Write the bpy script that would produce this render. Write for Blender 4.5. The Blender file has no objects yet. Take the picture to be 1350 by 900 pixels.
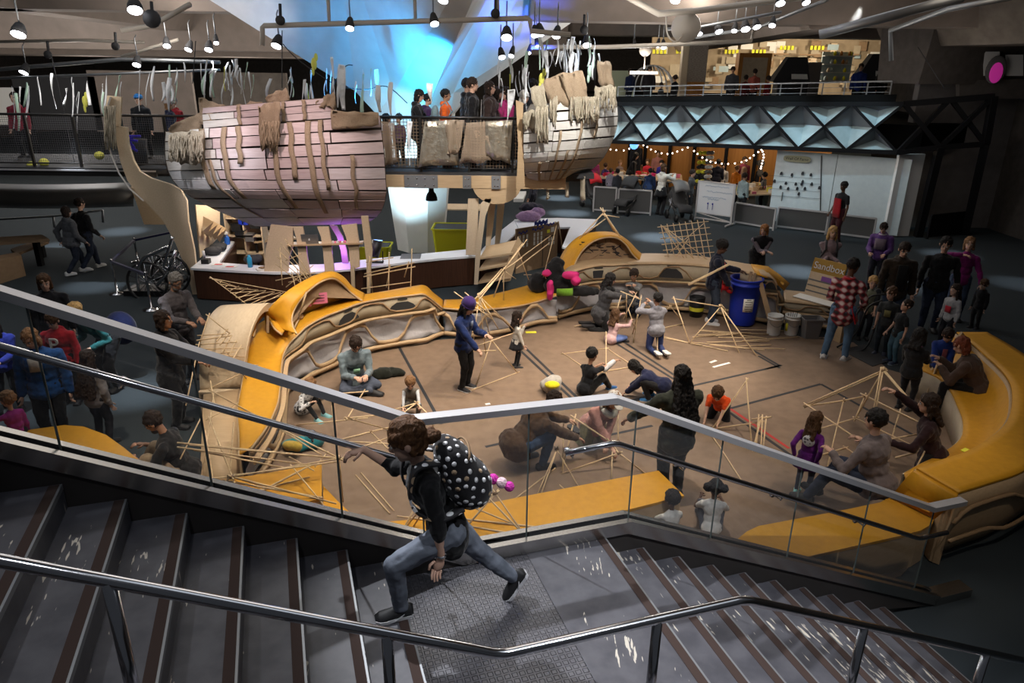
import bpy, math, random
from mathutils import Vector as Vec, Matrix
random.seed(7)
sc = bpy.context.scene
col = sc.collection
# ------------------------------------------------------------------ camera
FPX = 950.0; TH = math.radians(20.8); RHO = math.radians(0.7); CH = 4.7
_c, _s = math.cos(TH), math.sin(TH); _cr, _sr = math.cos(RHO), math.sin(RHO)
F0 = Vec((0, _c, -_s)); _u0 = Vec((0, _s, _c)); _r0 = Vec((1, 0, 0))
RR = _r0*_cr + _u0*_sr; UU = -_r0*_sr + _u0*_cr
CAMP = Vec((0, 0, CH))
def ray(px, py): return F0*FPX + RR*(px-675) + UU*(450-py)
def G(px, py, z=0.0):
    d = ray(px, py); t = (z-CH)/d.z
    return Vec((d.x*t, d.y*t, z))
def Y(px, py, y):
    d = ray(px, py); t = y/d.y
    return Vec((d.x*t, y, CH+d.z*t))
def onplane(px, py, p0, p1):
    "ray meets the vertical plane through ground points p0, p1"
    n = Vec((-(p1[1]-p0[1]), p1[0]-p0[0], 0)); d = ray(px, py)
    t = (n.x*p0[0]+n.y*p0[1])/(n.x*d.x+n.y*d.y)
    return CAMP + d*t
def PRJ(p):
    v = Vec(p)-CAMP; dz = v.dot(F0)
    return 675+FPX*v.dot(RR)/dz, 450-FPX*v.dot(UU)/dz
def zat(x, y, py):
    lo, hi = -2.0, 14.0
    for _ in range(40):
        m = (lo+hi)/2
        if PRJ((x, y, m))[1] > py: lo = m
        else: hi = m
    return lo
cd = bpy.data.cameras.new('camera'); cam = bpy.data.objects.new('camera', cd); col.objects.link(cam)
cd.sensor_width = 36; cd.sensor_fit = 'HORIZONTAL'; cd.lens = FPX*36/1350; cd.clip_start = .05; cd.clip_end = 300
cam.matrix_world = Matrix(((RR.x, UU.x, -F0.x, 0), (RR.y, UU.y, -F0.y, 0), (RR.z, UU.z, -F0.z, CH), (0, 0, 0, 1)))
sc.camera = cam
vs = sc.view_settings; vs.view_transform = 'Standard'; vs.look = 'None'; vs.gamma = 1; vs.exposure = 0.0; vs.use_curve_mapping = False
cy = sc.cycles
try:
    cy.use_denoising = True; cy.denoiser = 'OPENIMAGEDENOISE'
    cy.sample_clamp_indirect = 3.0; cy.sample_clamp_direct = 0
    cy.max_bounces = 6; cy.diffuse_bounces = 3; cy.glossy_bounces = 3; cy.transmission_bounces = 4; cy.transparent_max_bounces = 24
    cy.caustics_reflective = False; cy.caustics_refractive = False; cy.use_light_tree = True
except Exception: pass
# ------------------------------------------------------------------ materials
MATS = {}
def _new(name):
    m = bpy.data.materials.new(name); m.use_nodes = True; MATS[name] = m
    return m, m.node_tree.nodes, m.node_tree.links, m.node_tree.nodes['Principled BSDF']
def mat(name, c, rough=.6, metal=0, noise=None, bump=None, spec=.4, c2=None, stretch=(1, 1, 1), emit=None, alpha=None, sheen=0):
    """noise=(scale, low, high): mixes c towards c2 through a noise; bump=(scale, strength)"""
    if name in MATS: return MATS[name]
    m, N, L, b = _new(name)
    b.inputs['Base Color'].default_value = (*c, 1); b.inputs['Roughness'].default_value = rough
    b.inputs['Metallic'].default_value = metal; b.inputs['Specular IOR Level'].default_value = spec
    if sheen: b.inputs['Sheen Weight'].default_value = sheen
    tc = mp = None
    if noise or bump:
        tc = N.new('ShaderNodeTexCoord'); mp = N.new('ShaderNodeMapping'); mp.inputs['Scale'].default_value = stretch
        L.new(tc.outputs['Object'], mp.inputs['Vector'])
    if noise:
        t = N.new('ShaderNodeTexNoise'); t.inputs['Scale'].default_value = noise[0]; t.inputs['Detail'].default_value = 6
        L.new(mp.outputs[0], t.inputs['Vector'])
        r = N.new('ShaderNodeValToRGB'); r.color_ramp.elements[0].position = noise[1]; r.color_ramp.elements[1].position = noise[2]
        r.color_ramp.elements[0].color = (*c, 1); r.color_ramp.elements[1].color = (*(c2 or [x*.7 for x in c]), 1)
        L.new(t.outputs['Fac'], r.inputs['Fac']); L.new(r.outputs['Color'], b.inputs['Base Color'])
    if bump:
        t2 = N.new('ShaderNodeTexNoise'); t2.inputs['Scale'].default_value = bump[0]; t2.inputs['Detail'].default_value = 4
        L.new(mp.outputs[0], t2.inputs['Vector'])
        bp = N.new('ShaderNodeBump'); bp.inputs['Strength'].default_value = bump[1]; bp.inputs['Distance'].default_value = .02
        L.new(t2.outputs['Fac'], bp.inputs['Height']); L.new(bp.outputs['Normal'], b.inputs['Normal'])
    if emit:
        b.inputs['Emission Color'].default_value = (*emit[0], 1); b.inputs['Emission Strength'].default_value = emit[1]
    return m
def glassmat(name, tint, gl=.06):
    m, N, L, b = _new(name); N.remove(b); out = N['Material Output']
    t = N.new('ShaderNodeBsdfTransparent'); t.inputs['Color'].default_value = (*tint, 1)
    g = N.new('ShaderNodeBsdfGlossy'); g.inputs['Roughness'].default_value = .03
    fr = N.new('ShaderNodeFresnel'); fr.inputs['IOR'].default_value = 1.35
    mx = N.new('ShaderNodeMixShader'); L.new(fr.outputs[0], mx.inputs['Fac']); L.new(t.outputs[0], mx.inputs[1]); L.new(g.outputs[0], mx.inputs[2])
    df = N.new('ShaderNodeBsdfDiffuse'); df.inputs['Color'].default_value = (.8, .8, .82, 1); m2 = N.new('ShaderNodeMixShader'); m2.inputs['Fac'].default_value = .045; L.new(mx.outputs[0], m2.inputs[1]); L.new(df.outputs[0], m2.inputs[2])  # diffuse share paints the pale haze of reflections on the panes
    L.new(m2.outputs[0], out.inputs['Surface']); return m
def holemat(name, c, scale, wire, rough=.8):
    "woven mesh: square grid of threads with open cells, in object space along (x+y, z)"
    m, N, L, b = _new(name); out = N['Material Output']
    b.inputs['Base Color'].default_value = (*c, 1); b.inputs['Roughness'].default_value = rough
    tc = N.new('ShaderNodeTexCoord'); sx = N.new('ShaderNodeSeparateXYZ'); L.new(tc.outputs['Object'], sx.inputs[0])
    def fr(sock):
        a = N.new('ShaderNodeMath'); a.operation = 'MULTIPLY'; a.inputs[1].default_value = scale; L.new(sock, a.inputs[0])
        f = N.new('ShaderNodeMath'); f.operation = 'FRACT'; L.new(a.outputs[0], f.inputs[0])
        l = N.new('ShaderNodeMath'); l.operation = 'LESS_THAN'; l.inputs[1].default_value = wire; L.new(f.outputs[0], l.inputs[0]); return l.outputs[0]
    mxm = N.new('ShaderNodeMath'); mxm.operation = 'MAXIMUM'; L.new(fr(sx.outputs['X']), mxm.inputs[0]); L.new(fr(sx.outputs['Z']), mxm.inputs[1])
    t = N.new('ShaderNodeBsdfTransparent'); mx = N.new('ShaderNodeMixShader')
    L.new(mxm.outputs[0], mx.inputs['Fac']); L.new(t.outputs[0], mx.inputs[1]); L.new(b.outputs[0], mx.inputs[2]); L.new(mx.outputs[0], out.inputs['Surface'])
    return m
def wood(name, c, c2, scale=3, axis=(1, 1, .12), rough=.5, streak=(.2, .85)):
    return mat(name, c, rough, 0, (scale*6, streak[0], streak[1]), (40, .06), .35, c2, axis)
mat('carpet', (.030, .037, .042), .95, 0, (260, .35, .7), (500, .5), .1, (.052, .063, .069))
mat('cork', (.205, .142, .098), .62, 0, (6, .35, .7), (180, .08), .3, (.165, .112, .076))
mat('tape', (.02, .022, .026), .7); mat('red_tape', (.42, .03, .025), .6)
mat('yellow', (.60, .29, .016), .5, 0, (14, .3, .75), (60, .05), .35, (.52, .245, .013))
wood('plywood', (.52, .37, .22), (.42, .29, .165), 2, (.3, 3, 3))
wood('plywood_pale', (.66, .53, .37), (.55, .42, .28), 2, (3, .3, 3))
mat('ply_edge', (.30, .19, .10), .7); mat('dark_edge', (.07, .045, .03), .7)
wood('walnut', (.075, .032, .017), (.026, .011, .007), 1.6, (6, 6, .25), .4)
mat('white_fabric', (.46, .45, .47), .9, 0, (3, .3, .7), (9, .6), .1, (.40, .39, .41), sheen=.2)
mat('cream_board', (.44, .37, .27), .7, 0, (8, .3, .7), None, .2, (.38, .32, .23))
mat('counter_white', (.72, .74, .78), .35); mat('white_paint', (.72, .72, .71), .55)
mat('steel', (.52, .50, .48), .26, 1, (60, .3, .7), None, .5, (.42, .40, .38), (1, 1, 40))
mat('aluminium', (.50, .49, .50), .45, .45); mat('chrome', (.62, .62, .64), .16, 1)
mat('dark_steel', (.05, .047, .045), .4, .8); mat('black_metal', (.009, .009, .010), .75, .0, None, None, .08); mat('grey_metal', (.26, .27, .28), .45, .6)
mat('stringer', (.055, .049, .046), .45, .3); mat('slot', (.006, .006, .006), .95, 0, None, None, .03)
mat('nosing', (.042, .027, .023), .85, 0, (300, .3, .7), None, .1, (.062, .042, .036))
mat('concrete', (.24, .195, .165), .85, 0, (2, .3, .7), (30, .08), .2, (.195, .16, .135))
mat('concrete_dark', (.17, .145, .12), .9, 0, (3, .3, .7), None, .1, (.12, .10, .085))
mat('wall_dark', (.10, .088, .08), .9, 0, (5, .3, .7), None, .1, (.075, .066, .06))
mat('column_white', (.70, .70, .68), .7, 0, (3, .3, .7), None, .2, (.62, .62, .60))
mat('wood_panel', (.42, .19, .045), .5, 0, (3, .3, .7), None, .3, (.33, .14, .03), (4, 4, .3))
mat('cardboard', (.30, .205, .125), .85, 0, (9, .3, .7), (60, .1), .1, (.25, .165, .10))
mat('burlap', (.42, .32, .22), .95, 0, (70, .3, .7), (120, .8), .05, (.29, .21, .14))
mat('burlap_pale', (.52, .46, .36), .95, 0, (70, .3, .7), (90, .9), .05, (.34, .29, .21))
for i, (a_, b_) in enumerate([((.56, .45, .44), (.45, .35, .345)), ((.62, .51, .50), (.50, .40, .39)), ((.50, .40, .39), (.40, .31, .31)), ((.60, .54, .55), (.52, .45, .45))]):
    mat('plank_pink%d' % i, a_, .75, 0, (5, .3, .7), (40, .15), .15, b_, (.6, 3, 6))
for i, (a_, b_) in enumerate([((.60, .58, .54), (.50, .47, .43)), ((.68, .66, .62), (.58, .55, .50)), ((.55, .53, .50), (.44, .42, .39)), ((.64, .63, .62), (.54, .53, .52))]):
    mat('plank_white%d' % i, a_, .7, 0, (5, .3, .7), (40, .15), .15, b_, (.6, 3, 6))
mat('dowel', (.66, .50, .31), .6, 0, (30, .3, .7), None, .2, (.55, .40, .24)); mat('dowel_dark', (.42, .29, .16), .65)
glassmat('glass', (.90, .915, .91)); mat('glass_edge', (.10, .12, .115), .2)
mat('blue_plastic', (.012, .035, .42), .38); mat('white_plastic', (.72, .72, .70), .4); mat('grey_plastic', (.15, .145, .145), .5)
mat('lime_plastic', (.62, .62, .02), .4); mat('green_felt', (.30, .45, .02), .7)
mat('paper', (.75, .74, .70), .8); mat('pink_paper', (.78, .22, .35), .8); mat('yellow_paper', (.75, .72, .05), .8); mat('ink', (.02, .02, .025), .8)
mat('ink_blue', (.02, .04, .30), .7); mat('black_plastic', (.012, .012, .013), .45); mat('red_cloth', (.50, .012, .02), .8); mat('purple_print', (.22, .08, .32), .6)
mat('mustard', (.36, .21, .03), .6)
mat('lamp_glow', (1, 1, 1), .5, emit=((.92, .93, 1), 9)); mat('bulb_glow', (1, 1, 1), .5, emit=((1, .78, .62), 6)); mat('blue_glow', (1, 1, 1), .5, emit=((.10, .35, 1), 2.2))
mat('ribbon', (.74, .76, .78), .8); mat('ribbon_green', (.45, .62, .50), .8); mat('ribbon_yellow', (.70, .68, .12), .8)
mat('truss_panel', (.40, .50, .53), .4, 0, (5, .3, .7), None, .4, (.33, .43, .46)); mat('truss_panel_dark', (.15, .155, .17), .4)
mat('charcoal', (.03, .03, .032), .8); mat('magenta', (.55, .02, .16), .8)
def tread_mat():
    m, N, L, b = _new('tread')
    tc = N.new('ShaderNodeTexCoord'); mp = N.new('ShaderNodeMapping'); L.new(tc.outputs['Object'], mp.inputs[0])
    mp.inputs['Scale'].default_value = (46, 8, 1)
    n = N.new('ShaderNodeTexNoise'); n.inputs['Scale'].default_value = 1.0; n.inputs['Detail'].default_value = 2; L.new(mp.outputs[0], n.inputs['Vector'])
    mp2 = N.new('ShaderNodeMapping'); mp2.inputs['Scale'].default_value = (3, 1.1, 1); L.new(tc.outputs['Object'], mp2.inputs[0])
    n2 = N.new('ShaderNodeTexNoise'); n2.inputs['Scale'].default_value = 1.2; n2.inputs['Detail'].default_value = 3; L.new(mp2.outputs[0], n2.inputs['Vector'])
    a = N.new('ShaderNodeMath'); a.operation = 'MULTIPLY'; L.new(n.outputs['Fac'], a.inputs[0]); L.new(n2.outputs['Fac'], a.inputs[1])
    r = N.new('ShaderNodeValToRGB'); r.color_ramp.elements[0].position = .374; r.color_ramp.elements[1].position = .388
    L.new(a.outputs[0], r.inputs['Fac'])
    n3 = N.new('ShaderNodeTexNoise'); n3.inputs['Scale'].default_value = 7; n3.inputs['Detail'].default_value = 6; L.new(tc.outputs['Object'], n3.inputs['Vector'])
    r3 = N.new('ShaderNodeValToRGB'); r3.color_ramp.elements[0].color = (.060, .059, .069, 1); r3.color_ramp.elements[1].color = (.094, .092, .104, 1)
    r3.color_ramp.elements[0].position = .35; r3.color_ramp.elements[1].position = .65; L.new(n3.outputs['Fac'], r3.inputs['Fac'])
    mx = N.new('ShaderNodeMix'); mx.data_type = 'RGBA'; L.new(r.outputs['Color'], mx.inputs['Factor']); L.new(r3.outputs['Color'], mx.inputs['A']); mx.inputs['B'].default_value = (.55, .50, .42, 1)
    L.new(mx.outputs['Result'], b.inputs['Base Color']); b.inputs['Roughness'].default_value = .42; b.inputs['Specular IOR Level'].default_value = .35
    return m
tread_mat()
def stud_mat():
    m, N, L, b = _new('studded_rubber')
    tc = N.new('ShaderNodeTexCoord'); sx = N.new('ShaderNodeSeparateXYZ'); L.new(tc.outputs['Object'], sx.inputs[0])
    def wave(s):
        a = N.new('ShaderNodeMath'); a.operation = 'MULTIPLY'; a.inputs[1].default_value = 2*math.pi/.044; L.new(s, a.inputs[0])
        c = N.new('ShaderNodeMath'); c.operation = 'SINE'; L.new(a.outputs[0], c.inputs[0]); return c.outputs[0]
    mn = N.new('ShaderNodeMath'); mn.operation = 'MINIMUM'; L.new(wave(sx.outputs['X']), mn.inputs[0]); L.new(wave(sx.outputs['Y']), mn.inputs[1])
    r = N.new('ShaderNodeValToRGB'); r.color_ramp.elements[0].position = .0; r.color_ramp.elements[1].position = .0
    mr = N.new('ShaderNodeMapRange'); mr.inputs[1].default_value = -.75; mr.inputs[2].default_value = -.35; L.new(mn.outputs[0], mr.inputs[0])
    bp = N.new('ShaderNodeBump'); bp.inputs['Strength'].default_value = 1; bp.inputs['Distance'].default_value = .02; L.new(mr.outputs[0], bp.inputs['Height']); L.new(bp.outputs['Normal'], b.inputs['Normal'])
    n3 = N.new('ShaderNodeTexNoise'); n3.inputs['Scale'].default_value = 5; n3.inputs['Detail'].default_value = 6; L.new(tc.outputs['Object'], n3.inputs['Vector'])
    r3 = N.new('ShaderNodeValToRGB'); r3.color_ramp.elements[0].color = (.066, .065, .075, 1); r3.color_ramp.elements[1].color = (.102, .100, .112, 1)
    r3.color_ramp.elements[0].position = .35; r3.color_ramp.elements[1].position = .65; L.new(n3.outputs['Fac'], r3.inputs['Fac']); L.new(r3.outputs['Color'], b.inputs['Base Color'])
    b.inputs['Roughness'].default_value = .27; b.inputs['Specular IOR Level'].default_value = .6
stud_mat()
def M(n): return MATS[n] if isinstance(n, str) else n
def rgbmat(c, rough=.85, kind='cloth'):
    k = 'c_%s_%.3f_%.3f_%.3f' % (kind, *c)
    if k in MATS: return MATS[k]
    if kind == 'cloth': return mat(k, c, rough, 0, (25, .3, .75), (14, .35), .15, [x*.72 for x in c], sheen=.15)
    if kind == 'denim': return mat(k, c, .85, 0, (6, .35, .7), (18, .3), .15, [min(1, x*1.5+.01) for x in c])
    if kind == 'skin': return mat(k, c, .5, 0, (20, .3, .7), None, .35, [x*.9 for x in c])
    if kind == 'hair': return mat(k, c, .62, 0, (60, .35, .7), (70, 1), .22, [x*1.9 for x in c], (1, 1, .25))
    return mat(k, c, rough)
# ------------------------------------------------------------------ mesh builder
def frame_for(d):
    d = d.normalized(); up = Vec((0, 0, 1)) if abs(d.z) < .95 else Vec((1, 0, 0))
    x = d.cross(up).normalized(); y = x.cross(d).normalized()
    return x, y
class MB:
    def __init__(s): s.v = []; s.f = []; s.m = []; s.sm = []
    def add(s, vs, fs, mi=0, smooth=False):
        o = len(s.v); s.v += [tuple(p) for p in vs]
        for f in fs: s.f.append(tuple(i+o for i in f)); s.m.append(mi); s.sm.append(smooth)
        return s
    def hexa(s, p, mi=0):  # 8 points, bottom 4 then top 4
        return s.add(p, [(3, 2, 1, 0), (4, 5, 6, 7), (0, 1, 5, 4), (1, 2, 6, 5), (2, 3, 7, 6), (3, 0, 4, 7)], mi)
    def box(s, c, sz, rz=0, mi=0):
        x, y, z = [q/2 for q in sz]; ca, sa = math.cos(rz), math.sin(rz); P = []
        for dz in (-z, z):
            for dx, dy in ((-x, -y), (x, -y), (x, y), (-x, y)): P.append((c[0]+dx*ca-dy*sa, c[1]+dx*sa+dy*ca, c[2]+dz))
        return s.hexa(P, mi)
    def bar(s, p0, p1, w, h, mi=0, up=None):
        p0, p1 = Vec(p0), Vec(p1); d = (p1-p0).normalized(); u = Vec(up) if up else (Vec((0, 0, 1)) if abs(d.z) < .97 else Vec((0, 1, 0)))
        x = d.cross(u).normalized()*(w/2); y = x.cross(d).normalized()*(h/2)
        return s.hexa([p0-x-y, p0+x-y, p1+x-y, p1-x-y, p0-x+y, p0+x+y, p1+x+y, p1-x+y], mi)
    def beam(s, pts, w, h, mi=0):
        "mitred rectangular bar along a polyline that stays in a vertical plane: w across, h up"
        pts = [Vec(p) for p in pts]; d = pts[-1]-pts[0]; n = Vec((-d.y, d.x, 0)).normalized()*(w/2); rings = []
        for i, p in enumerate(pts):
            ds = []
            if i: ds.append((p-pts[i-1]).normalized())
            if i < len(pts)-1: ds.append((pts[i+1]-p).normalized())
            t = sum(ds, Vec()).normalized(); k = 1/max(.3, t.dot(ds[0]))
            u = Vec((0, 0, 1)); u = (u-t*u.dot(t)).normalized()*(h/2*k)
            rings.append([p-n-u, p+n-u, p+n+u, p-n+u])
        return s.rings(rings, mi)
    def rings(s, rings, mi=0, smooth=False, caps=True, closed=True):
        n = len(rings[0]); V = [p for r in rings for p in r]; Fs = []
        for i in range(len(rings)-1):
            for j in range(n if closed else n-1):
                k = (j+1) % n; Fs.append((i*n+j, i*n+k, (i+1)*n+k, (i+1)*n+j))
        if caps and closed: Fs.append(tuple(range(n-1, -1, -1))); Fs.append(tuple((len(rings)-1)*n+j for j in range(n)))
        return s.add(V, Fs, mi, smooth)
    def tube(s, pts, r, n=8, mi=0, smooth=True, caps=True):
        pts = [Vec(p) for p in pts]; R = r if isinstance(r, (list, tuple)) else [r]*len(pts); rings = []; x = None
        for i, p in enumerate(pts):
            d = (pts[min(i+1, len(pts)-1)]-pts[max(i-1, 0)])
            if d.length < 1e-9: d = Vec((0, 0, 1))
            if x is None: x, y = frame_for(d)
            else:
                d.normalize(); x = x-d*x.dot(d); x = x.normalized() if x.length > 1e-6 else frame_for(d)[0]; y = x.cross(d).normalized()
            rings.append([p+(x*math.cos(2*math.pi*k/n)+y*math.sin(2*math.pi*k/n))*R[i] for k in range(n)])
        return s.rings(rings, mi, smooth, caps)
    def cap(s, p0, p1, r0, r1, n=10, mi=0):
        "closed tapered capsule"
        p0, p1 = Vec(p0), Vec(p1); d = p1-p0
        if d.length < 1e-6: return s.ell(p0, (r0,)*3, n=n, mi=mi)
        d.normalize(); pts = []; R = []
        for a in (-75, -45, -15): a = math.radians(a); pts.append(p0+d*r0*math.sin(a)); R.append(r0*math.cos(a))
        for a in (15, 45, 75): a = math.radians(a); pts.append(p1+d*r1*math.sin(a)); R.append(r1*math.cos(a))
        x, y = frame_for(d)
        return s.rings([[p+(x*math.cos(2*math.pi*k/n)+y*math.sin(2*math.pi*k/n))*r for k in range(n)] for p, r in zip(pts, R)], mi, True)
    def ell(s, c, rad, axes=None, n=12, m=8, mi=0):
        c = Vec(c); ax = axes or (Vec((1, 0, 0)), Vec((0, 1, 0)), Vec((0, 0, 1))); rings = []
        for i in range(1, m):
            a = math.pi*i/m-math.pi/2
            rings.append([c+ax[0]*(rad[0]*math.cos(a)*math.cos(2*math.pi*k/n))+ax[1]*(rad[1]*math.cos(a)*math.sin(2*math.pi*k/n))+ax[2]*(rad[2]*math.sin(a)) for k in range(n)])
        V = [p for r in rings for p in r]; Fs = []
        for i in range(m-2):
            for j in range(n): Fs.append((i*n+j, i*n+(j+1) % n, (i+1)*n+(j+1) % n, (i+1)*n+j))
        b = len(V); V += [c-ax[2]*rad[2], c+ax[2]*rad[2]]
        for j in range(n): Fs.append((b, (j+1) % n, j)); Fs.append((b+1, (m-2)*n+j, (m-2)*n+(j+1) % n))
        return s.add(V, Fs, mi, True)
    def lathe(s, prof, c=(0, 0, 0), n=24, mi=0, smooth=True, caps=False):
        c = Vec(c)
        return s.rings([[c+Vec((r*math.cos(2*math.pi*k/n), r*math.sin(2*math.pi*k/n), z)) for k in range(n)] for r, z in prof], mi, smooth, caps)
    def prism(s, poly, z0, z1, mi=0):
        n = len(poly); V = [(p[0], p[1], z0) for p in poly]+[(p[0], p[1], z1) for p in poly]
        return s.add(V, [tuple(range(n-1, -1, -1)), tuple(range(n, 2*n))]+[(i, (i+1) % n, n+(i+1) % n, n+i) for i in range(n)], mi)
    def sheet(s, rows, th=.012, mi=0, smooth=True, nrm=None):
        "grid of points with thickness along the local normal (or nrm)"
        R = [[Vec(p) for p in r] for r in rows]; a, b = len(R), len(R[0]); B = []
        for i in range(a):
            q = []
            for j in range(b):
                du = R[min(i+1, a-1)][j]-R[max(i-1, 0)][j]; dv = R[i][min(j+1, b-1)]-R[i][max(j-1, 0)]
                n = Vec(nrm) if nrm else du.cross(dv)
                n = n.normalized() if n.length > 1e-9 else Vec((0, 0, 1)); q.append(R[i][j]-n*th)
            B.append(q)
        V = [p for r in R for p in r]+[p for r in B for p in r]; o = a*b; Fs = []
        for i in range(a-1):
            for j in range(b-1):
                k = i*b+j; Fs.append((k, k+1, k+b+1, k+b)); Fs.append((o+k+b, o+k+b+1, o+k+1, o+k))
        s.add(V, Fs, mi, smooth)
        E = []
        for j in range(b-1): E.append((j, o+j, o+j+1, j+1)); k = (a-1)*b+j; E.append((k+1, o+k+1, o+k, k))
        for i in range(a-1): k = i*b; E.append((k+b, o+k+b, o+k, k)); k = i*b+b-1; E.append((k, o+k, o+k+b, k+b))
        off = len(s.v)-len(V)
        for f in E: s.f.append(tuple(x+off for x in f)); s.m.append(mi); s.sm.append(False)
        return s
    def slab(s, poly3, th, mi=0, nrm=None):
        "3-d polygon with thickness against its normal"
        P = [Vec(p) for p in poly3]; n = Vec(nrm) if nrm else (P[1]-P[0]).cross(P[2]-P[0]); n.normalize(); k = len(P)
        return s.add(P+[p-n*th for p in P], [tuple(range(k)), tuple(range(2*k-1, k-1, -1))]+[((i+1) % k, i, k+i, k+(i+1) % k) for i in range(k)], mi)
    def xf(s, mtx): s.v = [tuple(mtx @ Vec(p)) for p in s.v]; return s
    def mesh(s, name, mats, off=(0, 0, 0)):
        me = bpy.data.meshes.new(name); o = Vec(off)
        me.from_pydata([tuple(Vec(p)-o) for p in s.v], [], s.f)
        for m_ in (mats if isinstance(mats, (list, tuple)) else [mats]): me.materials.append(M(m_))
        me.polygons.foreach_set('material_index', s.m); me.polygons.foreach_set('use_smooth', s.sm); me.update()
        return me
    def build(s, name, mats, parent=None, label=None, local=False):
        off = (0, 0, 0) if local else rootloc(parent)
        o = bpy.data.objects.new(name, s.mesh(name, mats, off)); col.objects.link(o)
        if parent: o.parent = parent
        if label: o['label'] = label
        return o
def rootloc(p):
    v = Vec()
    while p is not None: v = v+p.location; p = p.parent
    return v
def tag(o, label=None, cat=None, group=None, kind=None):
    if label: o['label'] = label
    if cat: o['category'] = cat
    if group: o['group'] = group
    if kind: o['kind'] = kind
    return o
def thing(name, label, cat, loc=(0, 0, 0), group=None, rz=0):
    o = bpy.data.objects.new(name, None); col.objects.link(o); o.location = loc; o.rotation_euler = (0, 0, rz); o.empty_display_size = .1
    return tag(o, label, cat, group)
def solo(mb, name, mats, label, cat, group=None, loc=None):
    "a thing that is one mesh, its origin at its base"
    if loc is None:
        xs = [p[0] for p in mb.v]; ys = [p[1] for p in mb.v]; zs = [p[2] for p in mb.v]; loc = ((min(xs)+max(xs))/2, (min(ys)+max(ys))/2, min(zs))
    o = bpy.data.objects.new(name, mb.mesh(name, mats, loc)); col.objects.link(o); o.location = loc
    return tag(o, label, cat, group)
def struct(mb, name, mats, parent=None):
    o = mb.build(name, mats, parent); 
    if parent is None: o['kind'] = 'structure'
    return o
KIDS = {}
def copy_tree(o, parent=None):
    c = o.copy(); col.objects.link(c); c.parent = parent
    for ch in list(o.children): copy_tree(ch, c)
    return c
def lerp(a, b, t): return a+(b-a)*t
def vl(a, b, t): return Vec(a)*(1-t)+Vec(b)*t
def smooth_path(pts, k=4):
    "Catmull-Rom through points"
    P = [Vec(p) for p in pts]; out = []
    for i in range(len(P)-1):
        p0, p1, p2, p3 = P[max(i-1, 0)], P[i], P[i+1], P[min(i+2, len(P)-1)]
        for j in range(k):
            t = j/k; out.append(.5*((2*p1)+(p2-p0)*t+(2*p0-5*p1+4*p2-p3)*t*t+(3*p1-p0-3*p2+p3)*t**3))
    out.append(P[-1]); return out
def curve_text(body, size, loc, rot, m, name, parent, align='CENTER', ext=.002):
    cu = bpy.data.curves.new(name, 'FONT'); cu.body = body; cu.size = size; cu.align_x = align; cu.align_y = 'CENTER'; cu.extrude = ext
    t = bpy.data.objects.new(name+'_tmp', cu); col.objects.link(t)
    bpy.context.view_layer.update(); me = bpy.data.meshes.new_from_object(t.evaluated_get(bpy.context.evaluated_depsgraph_get()))
    bpy.data.objects.remove(t); me.name = name; me.materials.clear(); me.materials.append(M(m))
    o = bpy.data.objects.new(name, me); col.objects.link(o); o.parent = parent; o.location = Vec(loc)-rootloc(parent); o.rotation_euler = rot
    return o
# ------------------------------------------------------------------ stair frame
SA = math.radians(18); AX = Vec((math.cos(SA), math.sin(SA), 0)); NX = Vec((-math.sin(SA), math.cos(SA), 0))
def ST(s, t, z): return AX*s+NX*t+Vec((0, 0, z))
def SP(px, py, t):
    d = ray(px, py); k = t/d.dot(NX); p = CAMP+d*k
    return p.dot(AX), p.z
ZL = 1.5
def sbox(mb, s0, s1, t0, t1, z0, z1, mi=0):
    return mb.hexa([ST(s0, t0, z0), ST(s1, t0, z0), ST(s1, t1, z0), ST(s0, t1, z0), ST(s0, t0, z1), ST(s1, t0, z1), ST(s1, t1, z1), ST(s0, t1, z1)], mi)
T0, T1 = .35, 3.985
stair = thing('staircase', 'grey rubber staircase with a studded landing and dark nosing strips in the foreground', 'stairs', ST(1.2, 2.2, 0))
def step(s0, s1, ztop, zbot, name='step', m='tread'):
    # built in stair axes so that the tread's wear runs along the nosing
    mb = MB(); sbox(mb, s0, s1, T0, T1, zbot, ztop-.004); o = mb.build(name, [m], stair)
    if m == 'tread' or True:
        R = Matrix.Rotation(-SA, 4, 'Z'); off = Vec((random.uniform(-9, 9), random.uniform(-9, 9), 0)) if m == 'tread' else Vec()
        me = o.data; L0 = Vec(o.location)
        c = ST((s0+s1)/2, (T0+T1)/2, 0)-rootloc(stair)
        for v in me.vertices: v.co = R @ (v.co-c)+(off*0)
        o.location = c; o.rotation_euler = (0, 0, SA)
    nb = MB(); sbox(nb, s1-.062, s1-.008, T0, T1-.01, ztop-.006, ztop); eb = MB(); sbox(eb, s1-.008, s1+.004, T0, T1-.01, ztop-.03, ztop+.001)
    for b_, n_, mm in ((nb, 'nosing_strip', 'nosing'), (eb, 'nosing_edge', 'grey_metal')):
        q = b_.build(n_, [mm], stair); q.parent = o; q.matrix_parent_inverse = Matrix.LocRotScale(o.location, o.rotation_euler, None).inverted()
    return o
for i in range(14):
    z = ZL+.15*(i+1); s1 = .49-.295*i; step(s1-.295-.002, s1, z, z-.9)
step(.49, 2.03, ZL, .6, 'landing', 'studded_rubber')
lb = MB(); sbox(lb, 1.42, 1.962, T0, T1-.01, ZL-.006, ZL-.002); lb.build('landing_border', ['tread'], stair)
for k in range(1, 10):
    z = ZL-.15*k; s0 = 2.03+.318*(k-1); step(s0, s0+.318, z, max(-.02, z-.9))
def curbz(s):
    if s < .98: return 1.5+(.98-s)*.5
    if s < 2.22: return 1.5
    return 1.5-(s-2.22)*.452
KS = [-5.2, .98, 2.22, 5.54]
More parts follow.
